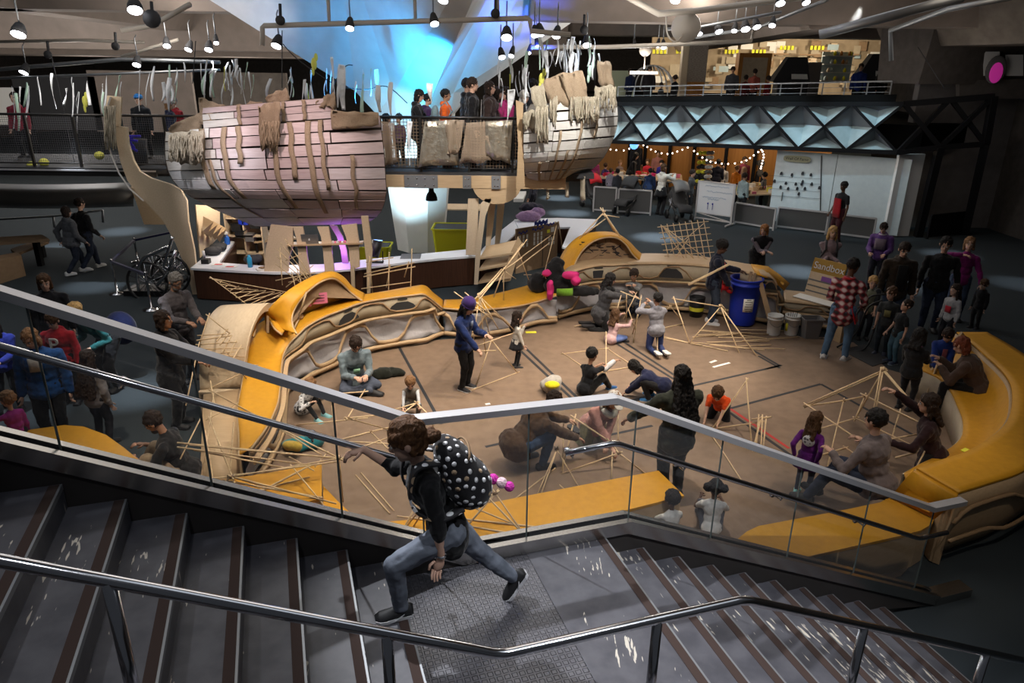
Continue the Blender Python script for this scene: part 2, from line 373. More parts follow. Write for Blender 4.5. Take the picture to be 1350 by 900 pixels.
# wall-side stringer and curb
bal = thing('glass_balustrade', 'glass balustrade with steel curb and flat grey rail along the stairs', 'balustrade', ST(1.2, 4.05, 0))
sb = MB()
for s0, s1 in zip(KS, KS[1:]):
    lo = .95 if s0 < 2 else .9
    sb.hexa([ST(s0, 3.99, max(-.01, curbz(s0)-lo)), ST(s1, 3.99, max(-.01, curbz(s1)-lo)), ST(s1, 4.09, max(-.01, curbz(s1)-lo)), ST(s0, 4.09, max(-.01, curbz(s0)-lo)),
             ST(s0, 3.99, curbz(s0)+.02), ST(s1, 3.99, curbz(s1)+.02), ST(s1, 4.09, curbz(s1)+.02), ST(s0, 4.09, curbz(s0)+.02)])
sb.build('stringer', ['stringer'], bal)
def crv(t, dz, w, h, ext=0): 
    return [ST(s, t, curbz(s)+dz) for s in KS[:-1]]+[ST(KS[-1]+ext, t, curbz(KS[-1])+dz)]
cb = MB(); cb.beam(crv(3.995, .055, .05, .10), .05, .10, 0); cb.beam(crv(4.1, .06, .05, .09), .05, .09, 0); cb.beam(crv(4.0475, .05, .055, .07), .056, .07, 1)
cb.build('curb', ['steel', 'slot'], bal)
ft = MB(); sbox(ft, 5.5, 5.95, 3.97, 4.125, 0, .09); ft.build('curb_end', ['steel'], bal)
RP = [ST(-5.2, 4.05, 5.53), ST(.66, 4.05, 2.62), ST(2.06, 4.05, 2.585), ST(5.25, 4.05, 1.09), ST(5.62, 4.05, 1.09)]
def railz(s):
    pts = [(-5.2, 5.53), (.66, 2.62), (2.06, 2.585), (5.25, 1.09), (5.7, 1.09)]
    for a, b in zip(pts, pts[1:]):
        if s <= b[0]: return lerp(a[1], b[1], (s-a[0])/(b[0]-a[0]))
    return 1.09
rb = MB(); rb.beam(RP, .085, .045); rb.build('top_rail', ['aluminium'], bal)
joints = [-3.6, -2.5, SP(86, 606, 4.05)[0], SP(284, 655, 4.05)[0], SP(455, 700, 4.05)[0], .72, 1.45, SP(829, 690, 4.05)[0], SP(937, 680+35, 4.05)[0], SP(1037, 742, 4.05)[0], SP(1124, 763, 4.05)[0], SP(1203, 787, 4.05)[0]]
joints = sorted(joints)
for s0, s1 in zip(joints, joints[1:]):
    g = MB(); a, b = s0+.006, s1-.006
    g.add([ST(a, 4.05, curbz(a)+.07), ST(b, 4.05, curbz(b)+.07), ST(b, 4.05, railz(b)-.02), ST(a, 4.05, railz(a)-.02)], [(0, 1, 2, 3)], 0)
    e = g.build('glass_panel', ['glass', 'glass_edge'], bal)
    eb = MB(); eb.bar(ST(b-.003, 4.05, curbz(b)+.07), ST(b-.003, 4.05, railz(b)-.02), .012, .006); q = eb.build('panel_edge', ['glass_edge'], e)
    q.data.transform(Matrix.Translation((0, 0, 0)))
# tubular handrail on the glass (upper and lower piece)
def rail_tube(name, pts, posts, label, r=.021, m='chrome', t=3.93, br=()):
    th = thing(name, label, 'handrail', ST(pts[0][0], t, pts[0][1]))
    P = [ST(s, t, z) for s, z in pts]; mb = MB()
    Q = [P[0]]
    for i in range(1, len(P)-1):
        a = (P[i-1]-P[i]).normalized()*.05; b = (P[i+1]-P[i]).normalized()*.05
        for k in range(5): u = k/4; Q.append(P[i]+a*(1-u)**2+b*u*u)
    Q.append(P[-1]); mb.tube(Q, r, 14); mb.build('rail', [m], th)
    for s in br:
        for (s0, z0), (s1, z1) in zip(pts, pts[1:]):
            if s0 <= s <= s1:
                z = lerp(z0, z1, (s-s0)/(s1-s0)); b = MB(); b.tube([ST(s, t, z-r), ST(s, t+.01, z-.05), ST(s, 4.045, z-.055)], .008, 6)
                x, y = AX, Vec((0, 0, 1)); b.tube([ST(s, 4.03, z-.055), ST(s, 4.047, z-.055)], .028, 12); b.build('bracket', ['chrome'], th)
    for s, zf in posts:
        for (s0, z0), (s1, z1) in zip(pts, pts[1:]):
            if s0 <= s <= s1:
                z = lerp(z0, z1, (s-s0)/(s1-s0)); b = MB(); b.tube([ST(s, t, zf), ST(s, t, z)], .024, 12); b.build('post', [m], th)
    return th
rail_tube('handrail', [(-4.5, 4.92), (.61, 2.40), (.80, 2.34), (.80, 2.30)], [], 'round steel handrail on the upper flight, under the girl\'s hand', br=(-2.2, -.9, .05, .6))
rail_tube('handrail', [(1.66, 2.29), (2.03, 2.31), (5.05, .89), (5.36, .89)], [], 'round steel handrail on the glass of the lower flight', br=(1.72, 2.6, 3.5, 4.4))
fs = lambda px, py: SP(px, py, 2.28)[0]
def stairtop(s):
    if s < .49: return ZL+.15*(int((.49-s)/.295)+1)
    if s < 2.03: return ZL
    k = int((s-2.03)/.318)+1; return max(0, ZL-.15*k)
frs = [(-4.0, 4.80), (.71, 2.37), (1.915, 2.36), (5.9, .50)]
rail_tube('handrail', frs, [(s, stairtop(s)) for s in (fs(150, 797), fs(508, 856)+.01, fs(866, 826), fs(1137, 835), fs(1300, 862))], 'freestanding steel handrail on posts down the middle of the stairs', r=.023, t=2.28)
# ------------------------------------------------------------------ shell
fl = MB(); fl.add([(-45, -6, 0), (45, -6, 0), (45, 70, 0), (-45, 70, 0)], [(0, 1, 2, 3)]); struct(fl, 'floor', ['carpet'])
cork = MB(); CK = [G(*p) for p in [(300, 660), (318, 575), (372, 545), (378, 500), (437, 478), (503, 458), (560, 450), (625, 445), (673, 439), (735, 421), (780, 411), (830, 410), (918, 412), (1000, 426), (1060, 446), (1110, 444)]]
CK += [G(1075, 447), G(1125, 452), G(1172, 488), G(1215, 500)]
CK += [Vec((6.9, 9.6, 0)), Vec((6.3, 8.2, 0)), Vec((5.0, 6.9, 0)), Vec((3.9, 5.9, 0)), Vec((2.0, 5.4, 0)), Vec((-3.3, 5.2, 0))]
cork.prism([(p.x, p.y) for p in CK], .001, .012); ck = struct(cork, 'floor_sandbox', ['cork'])
def tape(p0, p1, w=.05, m='tape', z=.014):
    b = MB(); a, c = G(*p0), G(*p1); a.z = c.z = z; b.bar(a, c, w, .002); b.build('tape_line', [m], ck)
for a_, b_ in [((526, 458), (582, 560)), ((683, 460), (760, 532)), ((688, 455), (767, 531)), ((810, 452), (905, 511)), ((820, 450), (910, 509)), ((910, 510), (1028, 483)), ((905, 511), (805, 535)),
               ((1028, 483), (985, 458)), ((1028, 486), (1000, 470)), ((960, 540), (1082, 507)), ((1082, 507), (1205, 575)), ((800, 575), (860, 562)), ((815, 535), (870, 521)), ((955, 540), (1045, 603)), ((1010, 487), (1030, 482)), ((640, 590), (720, 572))]: tape(a_, b_)
tape((963, 540), (1040, 592), .045, 'red_tape', .015)
for a_, b_ in [((940, 485), (962, 479)), ((936, 479), (944, 476)), ((640, 534), (646, 533))]:
    b = MB(); b.bar(G(*a_)+Vec((0, 0, .016)), G(*b_)+Vec((0, 0, .016)), .05, .002); b.build('tape_line', ['paper'], ck)
# ceiling: slab with deep folded beams
ce = MB(); ce.add([(-45, 4, 7.6), (45, 4, 7.6), (45, 70, 7.6), (-45, 70, 7.6)], [(3, 2, 1, 0)]); ceil = struct(ce, 'ceiling', ['concrete'])
def fold(p0, p1, w0, w1, z0, z1, m='concrete', name='trim_1'):
    "tapering beam: narrow soffit at z0 widening to z1"
    p0, p1 = Vec((*p0, 0)), Vec((*p1, 0)); n = (p1-p0).normalized(); n = Vec((-n.y, n.x, 0)); b = MB()
    b.hexa([p0-n*w0+Vec((0, 0, z0)), p1-n*w0+Vec((0, 0, z0)), p1+n*w0+Vec((0, 0, z0)), p0+n*w0+Vec((0, 0, z0)), p0-n*w1+Vec((0, 0, z1)), p1-n*w1+Vec((0, 0, z1)), p1+n*w1+Vec((0, 0, z1)), p0+n*w1+Vec((0, 0, z1))])
    return struct(b, name, [m])
fold((-20, 19.5), (-4.5, 19.8), .5, 1.6, 5.9, 7.6); fold((.3, 19.8), (20, 21.5), .5, 1.6, 5.8, 7.6)
fold((-24, 31), (2, 33), .8, 2.2, 5.2, 7.6, 'concrete'); fold((2, 33), (30, 34), .6, 1.8, 6.0, 7.6, 'concrete')
lc = MB(); lc.box((-19, 46, 6.0), (36, 26, 2.0)); struct(lc, 'ceiling_low', ['concrete'])
fold((-12.5, 17), (-14, 46), .5, 1.5, 5.9, 7.6); fold((8, 20), (10, 46), .5, 1.5, 5.7, 7.6); fold((-2.6, 26), (-2.6, 46), .5, 1.5, 5.9, 7.6)
fold((12, 24), (14, 17), .8, 2.4, 5.4, 7.6, 'concrete_dark'); fold((11.2, 22.5), (18, 24.5), .8, 1.2, 4.4, 7.6, 'wall_dark')
# central column flaring into the ceiling
cl = MB(); CXc, CYc = -2.55, 19.6
def ring8(z, r, odd=1.0, ph=0):
    return [Vec((CXc+r*(odd if k % 2 else 1)*math.cos(math.pi*k/4+ph), CYc+r*(odd if k % 2 else 1)*math.sin(math.pi*k/4+ph), z)) for k in range(8)]
cl.rings([ring8(0, .66, 1, .39), ring8(2.3, .92, 1, .39), ring8(3.55, 1.05, .95, .39)], 0)
cl.rings([ring8(3.55, 1.05, .95, .39), ring8(4.1, 1.55, .70, .39), ring8(7.6, 7.2, .42, .39)], 0)
struct(cl, 'wall_column', ['column_white'])
# outer walls
wr = MB(); wr.box((15.6, 12, 3.8), (.4, 40, 7.6)); struct(wr, 'wall_right', ['wall_dark'])
wb = MB(); wb.box((0, 62, 3.8), (90, .4, 7.6)); struct(wb, 'wall_back', ['wall_dark'])
wl = MB(); wl.box((-34, 30, 3.8), (.4, 70, 7.6)); struct(wl, 'wall_left', ['wall_dark'])
# far right upper wall block and the lower grey wall beside the board
q0, q1, q2 = G(1165, 312), G(1215, 312), G(1300, 306)
wb2 = MB(); wb2.slab([(q0.x, q0.y, 0), (q1.x-.35, q1.y+.1, 0), (q1.x-.35, q1.y+.1, 2.45), (q0.x, q0.y, 2.45)], .15, 0, (0, -1, 0)); struct(wb2, 'wall_side', ['white_paint'])
wb3 = MB(); wb3.slab([(q1.x-.2, 23.3, 0), (15.5, 23.3, 0), (15.5, 23.3, 7.6), (q1.x-.2, 23.3, 7.6)], .3, 0, (0, -1, 0)); struct(wb3, 'wall_end', [mat('wall_grey', (.20, .185, .18), .9, 0, (5, .3, .7), None, .1, (.17, .155, .15))])
# ------------------------------------------------------------------ lights
def spot(loc, tgt, P, ang=60, c=(1, .93, .84), blend=.7, r=.06):
    l = bpy.data.lights.new('spot_light', 'SPOT'); l.energy = P; l.color = c; l.spot_size = math.radians(ang); l.spot_blend = blend; l.shadow_soft_size = r
    o = bpy.data.objects.new('spot_light', l); col.objects.link(o); o.location = loc; d = Vec(tgt)-Vec(loc); o.rotation_euler = d.to_track_quat('-Z', 'Y').to_euler(); return o
def point(loc, P, c=(1, .9, .8), r=.1):
    l = bpy.data.lights.new('point_light', 'POINT'); l.energy = P; l.color = c; l.shadow_soft_size = r
    o = bpy.data.objects.new('point_light', l); col.objects.link(o); o.location = loc; return o
W = bpy.data.worlds.new('world'); sc.world = W; W.use_nodes = True
W.node_tree.nodes['Background'].inputs[0].default_value = (.55, .6, .7, 1); W.node_tree.nodes['Background'].inputs[1].default_value = .055
WARM = (1, .86, .70); COOL = (.82, .90, 1)
for x, y, tx, ty, P, a in [(-.6, 9.5, -2.0, 10.2, 1300, 48), (2.4, 10.5, .2, 10.8, 1400, 48), (3.6, 11.6, 2.3, 11.7, 2000, 40), (4.6, 8.0, 2.2, 9.8, 1000, 45), (1.6, 7.4, .2, 8.0, 1200, 52), (6.0, 10.8, 3.7, 11.2, 700, 32), (-1.6, 6.0, -2.6, 7.4, 1200, 48), (4.6, 6.4, 3.9, 8.4, 420, 40)]:
    spot((x, y, 7.0), (tx, ty, 0), P, a, WARM)
spot((-2.6, 6.6, 7.4), (1.1, 3.5, 1.5), 2400, 36, (.93, .95, 1)); spot((2.4, 1.6, 7.2), (1.6, 3.4, 1.2), 1050, 50, (.93, .95, 1)); spot((-1.5, 1.0, 7.2), (-.3, 3.4, 1.9), 140, 60, (.9, .93, 1)); spot((-4.5, 3.5, 7.4), (-.4, 3.2, 1.9), 200, 46, (.9, .93, 1))
spot((-5.2, 6.8, 7.0), (-4.2, 9.6, .8), 800, 42, WARM); spot((-.6, 6.6, 6.8), (-2.9, 11.8, .9), 1100, 36, WARM); spot((.8, 6.4, 6.8), (.2, 12.7, .4), 900, 34, (1, .9, .8)); spot((2.4, 7.4, 6.8), (2.6, 14.2, .6), 1000, 34, (1, .88, .76))     # tunnel and left arm, then added front fills on cove and back walls
spot((4.4, 3.4, 6.8), (4.1, 6.4, .5), 240, 30, WARM); spot((4.2, 5.4, 6.8), (5.9, 9.0, .5), 220, 20, WARM)
# nests and bridge
spot((-4.6, 10.6, 6.6), (-4.6, 14.2, 3.0), 800, 42, (1, .78, .78)); spot((-6.4, 10.8, 6.4), (-5.9, 14.4, 3.0), 800, 26, (.95, .93, 1)); spot((-3.2, 10.9, 6.6), (-3.2, 14.4, 2.8), 250, 40, (1, .84, .78))
spot((1.6, 12.0, 6.4), (1.2, 15.4, 3.4), 1250, 48, (1, .97, .92)); spot((-1, 12.4, 6.4), (-1.3, 15.9, 3.2), 700, 42, (1, .92, .84))
point((-1.6, 17.2, 6.0), 90, WARM)
# counter
spot((-4.4, 16.5, 2.35), (-4.2, 14.9, .7), 60, 120, WARM); spot((-1.2, 13.2, 6.6), (-1.4, 15.8, .7), 420, 40, COOL); spot((1.6, 15.4, 6.8), (1.5, 17.0, .8), 500, 40, COOL)
# blue light on the column
spot((-3.2, 16.2, 1.0), (-2.75, 19.0, 2.0), 900, 50, (.55, .85, 1)); spot((-2.9, 17.2, 2.7), (-2.7, 19.3, 3.6), 150, 70, (.5, .85, 1)); spot((-1.7, 16.2, 4.2), (-1.75, 19.0, 6.2), 800, 80, (.02, .36, 1), 1); spot((-3.0, 15.4, 3.9), (-3.6, 19.2, 6.4), 360, 120, (.03, .42, 1), 1); spot((-2.0, 17.0, 3.6), (-2.0, 18.9, 4.9), 200, 110, (.05, .6, 1), 1); spot((.6, 17.3, 4.6), (.0, 19.2, 6.4), 900, 70, (.05, .10, 1), 1)
spot((-6.2, 15.8, 4.6), (-6.6, 20, 7), 150, 70, (.92, .9, 1)); spot((2.6, 16.0, 4.8), (2.0, 20, 7), 260, 90, (1, .95, .88))
# truss and gallery, workshop
for t in (.1, .35, .6, .85): spot((lerp(3.0, 10.6, t), lerp(25.4, 20.4, t), 5.2), (lerp(3.4, 11.3, t), lerp(27, 21.8, t), 2.6), 330-190*t, 75, (.62, .88, 1))
for x in (5, 9, 14, 18): point((x, 42, 5.9), 480, (1, .84, .62), .3)
for x, y in ((5, 29.2), (8.2, 28), (11, 26.5)): point((x, y, 2.3), 75, (1, .78, .55), .2)
spot((8.6, 19.6, 6.3), (8.3, 23.2, 1.5), 260, 30, (.75, .92, 1))
# pools of light on the carpet
for px, py, P in [(8, 362, 1500), (73, 326, 1300), (161, 305, 1500), (126, 376, 1100), (738, 261, 2600), (750, 281, 2600), (866, 313, 3000), (705, 241, 2200), (1053, 358, 2000), (1252, 336, 900), (1197, 378, 500), (1345, 374, 500), (185, 515, 1500), (20, 545, 700)]:
    q = G(px, py); spot((q.x+.2, q.y-.5, 5.3), q, P*1.5, 19, COOL, 1)
def area(loc, sx, sy, P, c=(1, .93, .85)):  # added soft fills that lift the ambient level, no fixtures overhead
    l = bpy.data.lights.new('ceiling_glow', 'AREA'); l.shape = 'RECTANGLE'; l.size = sx; l.size_y = sy; l.energy = P; l.color = c
    o = bpy.data.objects.new('ceiling_glow', l); col.objects.link(o); o.location = loc
area((-1.6, 9.6, 7.5), 7, 7, 240); area((-10, 13, 7.5), 10, 10, 110, COOL); area((3, 21, 7.5), 12, 8, 380, (.95, .96, 1)); area((9.5, 13.5, 7.5), 6, 8, 12); point((-6.0, 16.0, 2.1), 110, WARM, .2); point((-3.5, 17.2, 2.2), 60, COOL, .2); area((2, 3, 7.6), 6, 3, 40, COOL)
for x, y, z, P in [(-13, 36, 3.6, 260), (-22, 40, 3.6, 260), (-13, 22, 3.4, 190), (-7.5, 24, 3.6, 200), (-16, 28, 3.2, 330), (-9, 28, 3.4, 260), (-22, 27, 3.2, 300), (-8, 36, 3.6, 250), (3.5, 21.5, 4.3, 240), (8, 19.5, 4.6, 30), (-9, 14.5, 4.8, 90), (4.5, 15.5, 5.0, 50), (11.5, 20, 4.4, 18)]: point((x, y, z), P, (1, .92, .84), .5)  # added bare points that brighten ceiling and far hall, no fixtures there
point((-9, 11, 6.2), 70, COOL, .5); point((0, 24, 6.2), 300, (1, .93, .84), .6); point((-16, 26, 5.8), 260, COOL, .5); point((9, 16, 6.4), 25, WARM, .5); point((-8, 18, 5.5), 110, (1, .93, .86), .4); point((4.5, 19, 6.2), 110, (1, .93, .84), .5); point((-14, 34, 6), 300, WARM, .4)
# ------------------------------------------------------------------ sandbox ring
def GP(l): return [G(*p) for p in l]
def dens(l, k=4): return smooth_path(l, k)
def walls(parent, top, zmid, wave=5, upper=True, holes=(), out=1, amp=.34, ph=0.0, zb=.10):
    """inner wall under a top edge: fabric below, cream boards above, wavy plywood trims"""
    n = len(top); L = [0.0]
    for a, b in zip(top, top[1:]): L.append(L[-1]+(Vec((b.x-a.x, b.y-a.y, 0))).length)
    nr = []
    for i in range(n):
        d = top[min(i+1, n-1)]-top[max(i-1, 0)]; v = Vec((d.y, -d.x, 0)).normalized()*out; nr.append(v)
    mid = [zmid if not callable(zmid) else zmid(i/(n-1)) for i in range(n)]
    fab = MB(); rows = []
    for j in range(7):
        t = j/6; rows.append([Vec((p.x, p.y, 0))+Vec((0, 0, lerp(zb+.03*math.sin(L[i]*7), min(mid[i], p.z-.02), t)))-nr[i]*(.05*math.sin(math.pi*t)+.02*math.sin(L[i]*9+j)+.03) for i, p in enumerate(top)])
    fab.sheet(rows, .006); fab.build('fabric_panel', ['white_fabric'], parent)
    kb = MB(); kb.sheet([[Vec((p.x, p.y, .013))-nr[i]*.14 for i, p in enumerate(top)], [Vec((p.x, p.y, zb+.02))-nr[i]*.14 for i, p in enumerate(top)]], .02); kb.build('kick_board', ['dark_edge'], parent)
    tr = MB(); q = []
    for i in range(n):
        w = .5+.5*math.tanh(2.2*math.sin(2*math.pi*(L[i]/L[-1]*wave+ph)))/math.tanh(2.2)
        q.append(Vec((top[i].x, top[i].y, lerp(zb, min(mid[i], top[i].z-.02), .12+.8*w)))+nr[i]*.012)
    tr.sheet([[p-Vec((0, 0, .035)) for p in q], [p+Vec((0, 0, .035)) for p in q]], .03); tr.build('wavy_trim', ['plywood', 'ply_edge'], parent)
    b2 = MB(); b2.sheet([[Vec((p.x, p.y, zb-.03))+nr[i]*.01 for i, p in enumerate(top)], [Vec((p.x, p.y, zb+.035))+nr[i]*.01 for i, p in enumerate(top)]], .05); b2.build('base_rail', ['plywood'], parent)
    if upper:
        up = MB(); up.sheet([[Vec((p.x, p.y, mid[i]))-nr[i]*.02 for i, p in enumerate(top)], [Vec((p.x, p.y, p.z-.012))-nr[i]*.03 for i, p in enumerate(top)]], .018); u = up.build('upper_panel', ['cream_board'], parent)
        sh = MB(); sh.sheet([[Vec((p.x, p.y, mid[i]-.015))+nr[i]*.03 for i, p in enumerate(top)], [Vec((p.x, p.y, mid[i]+.02))+nr[i]*.03 for i, p in enumerate(top)]], .06); sh.build('shelf_edge', ['plywood'], parent)
        wv = MB(); q = []
        for i in range(n):
            w = .5+.5*math.tanh(2.4*math.sin(2*math.pi*(L[i]/L[-1]*(wave*1.15)+ph+.2)))
            q.append(Vec((top[i].x, top[i].y, lerp(mid[i]+.05, top[i].z-.05, w)))+nr[i]*.006)
        wv.tube(q, .016, 6); wv.build('groove', ['ply_edge'], u)
        for h in holes:
            i = int(h*(n-1)); d = (top[min(i+1, n-1)]-top[max(i-1, 0)]); d.z = 0; d.normalize(); c = Vec((top[i].x, top[i].y, 0))+nr[i]*.004; z0, z1 = mid[i]+.07, top[i].z-.10
            hb = MB(); hb.slab([c-d*.26+Vec((0, 0, z0)), c+d*.26+Vec((0, 0, z0)), c+d*.2+Vec((0, 0, lerp(z0, z1, .6))), c+d*.1+Vec((0, 0, z1)), c-d*.1+Vec((0, 0, z1)), c-d*.2+Vec((0, 0, lerp(z0, z1, .6)))], .012, 0, nr[i]); hb.build('opening', ['charcoal'], u)
            hb = MB(); hb.bar(c-d*.09+Vec((0, 0, top[i].z-.045)), c+d*.09+Vec((0, 0, top[i].z-.045)), .012, .018); hb.build('finger_slot', ['charcoal'], u)
    ed = MB(); ed.tube([p+nr[i]*.0 for i, p in enumerate(top)], .018, 6); ed.build('front_edge', ['plywood'], parent)
def surface(parent, inn, outr, m='yellow', name='seat_surface', sag=0, steps=6, outer_wall=True):
    mb = MB(); rows = []
    for j in range(steps+1):
        t = j/steps; rows.append([vl(a, b, t)-Vec((0, 0, sag*math.sin(math.pi*t))) for a, b in zip(inn, outr)])
    mb.sheet(rows, .02, 0, True); mb.build(name, [m], parent)
    if outer_wall:
        ob = MB(); ob.sheet([[Vec((p.x, p.y, p.z-.015)) for p in outr], [Vec((p.x, p.y, .0)) for p in outr]], .02); ob.build('outer_panel', ['plywood'], parent)
ringm = []
A = thing('curved_bench', 'yellow curved bench with hooded coves along the left of the sandbox', 'bench', G(372, 500))
a_in = dens(GP([(330, 592, .5), (352, 562, .5), (366, 530, .52), (369, 500, .55), (372, 472, .62), (380, 455, .75), (393, 441, .85), (405, 430, .9), (427, 418, .95), (453, 408, .95), (478, 399, .95), (513, 393, .95), (545, 389, .95), (559, 388, .94), (572, 397, .75), (583, 406, .57)]))
a_out = dens(GP([(316, 600, .5), (316, 573, .5), (314, 540, .52), (320, 505, .6), (328, 462, .72), (335, 436, .85), (348, 424, .93), (365, 420, .95), (392, 417, .95), (420, 404, .95), (450, 394, .95), (500, 386, .95), (540, 379, .96), (559, 377, .95), (570, 386, .75), (584, 397, .57)]))
surface(A, a_in, a_out); walls(A, a_in, lambda t: lerp(.36, .64, min(1, t*2.2)) if t < .93 else .5, 4.5, True, (.62, .78), 1, ph=.1)
# hoods of the cove: yellow canopy strips on cardboard backs
def hood(parent, front, back, infill_base, m='yellow', card=True, writing=0):
    f, b = dens(front, 4), dens(back, 4); mb = MB(); rows = []
    for j in range(5): rows.append([vl(p, q, j/4) for p, q in zip(f, b)])
    mb.sheet(rows, .025); c = mb.build('canopy', [m], parent)
    e = MB(); e.tube(f, .018, 6); e.build('canopy_edge', ['plywood'], c)
    if card:
        poly = [vl(p, q, .35) for p, q in zip(f, b)]+[Vec(p) for p in infill_base]
        k = MB(); ctr = sum(poly, Vec())/len(poly); n = len(poly); th = Vec((.0, .02, 0))
        k.add(poly+[ctr]+[p+th for p in poly]+[ctr+th], [(i, (i+1) % n, n) for i in range(n)]+[(n+1+(i+1) % n, n+1+i, 2*n+1) for i in range(n)]); w = k.build('cardboard_back', ['cardboard'], parent)
        if writing:
            rnd = random.Random(writing); i_ = MB(); u = (poly[-1]-poly[-2]); u = Vec(infill_base[-1])-Vec(infill_base[0]) if len(infill_base) > 1 else Vec((1, 0, 0)); u.z = 0; u.normalize(); nn = Vec((u.y, -u.x, 0))
            if nn.y > 0: nn = -nn
            for _ in range(46):
                a = rnd.gauss(0, .30); h = rnd.uniform(-.14, .2); l_ = rnd.uniform(.05, .18); an = rnd.choice((0, .1, -.1, 1.5, .9, -.8)); p = ctr+u*a+Vec((0, 0, h))+nn*.012
                if abs(a) > .62-.9*max(0, h): continue
                i_.bar(p, p+u*l_*math.cos(an)+Vec((0, 0, l_*math.sin(an)*.7)), .006, .014)
            i_.build('scribbled_drawing', ['ink'], w)
        return w
hb1 = hood(A, GP([(391, 440, .95), (386, 430, 1.02), (385, 416, 1.15), (392, 400, 1.3), (405, 385, 1.42), (422, 372, 1.48), (438, 367, 1.46), (450, 373, 1.32), (462, 385, 1.12), (478, 397, .97)]),
            GP([(352, 428, .95), (350, 418, 1.05), (352, 410, 1.2), (370, 391, 1.42), (392, 376, 1.5), (416, 364, 1.52), (437, 359, 1.5), (452, 366, 1.32), (464, 379, 1.14), (480, 388, .98)]), GP([(455, 394, .97), (398, 414, .97)]))
for p, ang in (((405, 397, 1.15), .35), ((426, 388, 1.2), 0)):
    o_ = G(*p)+Vec((-.02, -.22, 0)); nb = MB(); nb.slab([o_+Vec((-.13, -.05, -.09)), o_+Vec((.13, .05, -.09+ang*.2)), o_+Vec((.13, .05, .09+ang*.2)), o_+Vec((-.13, -.05, .09))], .004, 0, (.3, -1, 0)); nt = nb.build('pink_note', ['pink_paper'], A)
    ib = MB()
    for r in range(3): ib.bar(o_+Vec((-.10, -.05, .05-.045*r)), o_+Vec((.09, .025, .05-.045*r+ang*.12)), .004, .008)
    ib.build('handwriting', ['ink'], nt)
hood(A, GP([(334, 444, .92), (337, 432, 1.0), (343, 420, 1.08), (350, 415, 1.1), (356, 422, 1.05), (362, 433, .98), (372, 441, .92)]), GP([(322, 440, .95), (326, 428, 1.05), (334, 416, 1.15), (346, 409, 1.18), (360, 414, 1.12), (372, 420, 1.02), (384, 426, .95)]), [], card=False)
kn = MB(); kn.ell(G(396, 417, 1.0), (.05, .05, .05)); kn.tube([G(388, 432, .97), G(394, 420, 1.0), G(398, 405, 1.22), (G(404, 385, 1.46))], .016, 6); kn.build('cove_rib', ['plywood'], A)
# plywood tunnel end with a porthole
TU = thing('play_tunnel', 'pale plywood tunnel with rounded top at the left end of the yellow bench', 'tunnel', G(292, 600))
y_f = G(292, 512, .45).y
LX, RX = G(265, 512, .45).x, G(322, 505, .45).x
prof = [(y_f-.05, .43), (y_f+.02, .7), (y_f+.12, .95), (y_f+.3, 1.17), (y_f+.62, 1.32), (y_f+1.0, 1.34), (y_f+1.3, 1.25)]
pr = dens([Vec((0, a, b)) for a, b in prof], 3)
tb = MB(); rows = [[Vec((lerp(LX, RX, j/4)-(.10 if j < 4 else 0)*0+(p.z-.43)*.12*(1 if j == 4 else 0), p.y+.12*j/4, p.z)) for p in pr] for j in range(5)]
tb.sheet(rows, .03); tb.build('shell', ['plywood_pale'], TU)
bb = MB(); bb.slab([(LX-.02, y_f-.07, 0), (RX, y_f-.02, 0), (RX, y_f-.02, .42), (LX-.02, y_f-.07, .42)], .03, 0, (0, -1, 0)); bb.box(((LX+RX)/2, y_f-.06, .43), (RX-LX, .12, .03)); bb.build('base_panel', ['plywood_pale'], TU)
# end arch frame (plywood ring) at the right mouth
ring_o = [Vec((RX+(p.z-.43)*.12+.02, p.y+.12, p.z)) for p in pr]+[Vec((RX+.05, y_f+1.35, .5))]
ctr = sum(ring_o, Vec())/len(ring_o)
ao = MB(); inner = [ctr+(p-ctr)*.74 for p in ring_o]; n = len(ring_o); th = Vec((.04, 0, 0))
ao.add(ring_o+inner+[p-th for p in ring_o]+[p-th for p in inner], [(i, (i+1) % n, n+(i+1) % n, n+i) for i in range(n)]+[(2*n+(i+1) % n, 2*n+i, 3*n+i, 3*n+(i+1) % n) for i in range(n)]+[(n+i, n+(i+1) % n, 3*n+(i+1) % n, 3*n+i) for i in range(n)]+[((i+1) % n, i, 2*n+i, 2*n+(i+1) % n) for i in range(n)])
ao.build('porthole_frame', ['plywood_pale'], TU)
sk = MB(); sk.slab([ctr+(p-ctr)*.6+Vec((-.35, 0, 0)) for p in ring_o], .01, 0, (1, 0, 0)); sk.build('inner_lining', ['pink_paper'], TU)
# low slope in front of the tunnel (plywood ramp)
rm = MB(); rm.sheet([[G(268, 520, .46), G(316, 512, .46)], [G(266, 570, .40), G(316, 566, .40)], [G(264, 618, .12), G(316, 606, .12)], [G(262, 640, .02), G(318, 634, .02)]], .03); 
RM = solo(rm, 'plywood_ramp', ['plywood'], 'plywood ramp sloping down in front of the rounded tunnel', 'ramp')
B = thing('curved_bench', 'low yellow bench joining the two hooded benches at the back of the sandbox', 'bench', G(640, 441))
b_in = dens(GP([(584, 406, .57), (605, 408, .57), (629, 408.5, .57), (673, 405, .53), (707, 398, .50), (735, 389, .60)]))
b_out = dens(GP([(586, 396, .57), (612, 395, .57), (640, 391, .57), (685, 380, .56), (708, 373, .58), (724, 366, .75)]))
surface(B, b_in, b_out); walls(B, b_in, .5, 2.5, False, (), 1, ph=.3)
C = thing('curved_bench', 'plywood bench wall with a yellow hood and scribbled cardboard at the back', 'bench', G(830, 412))
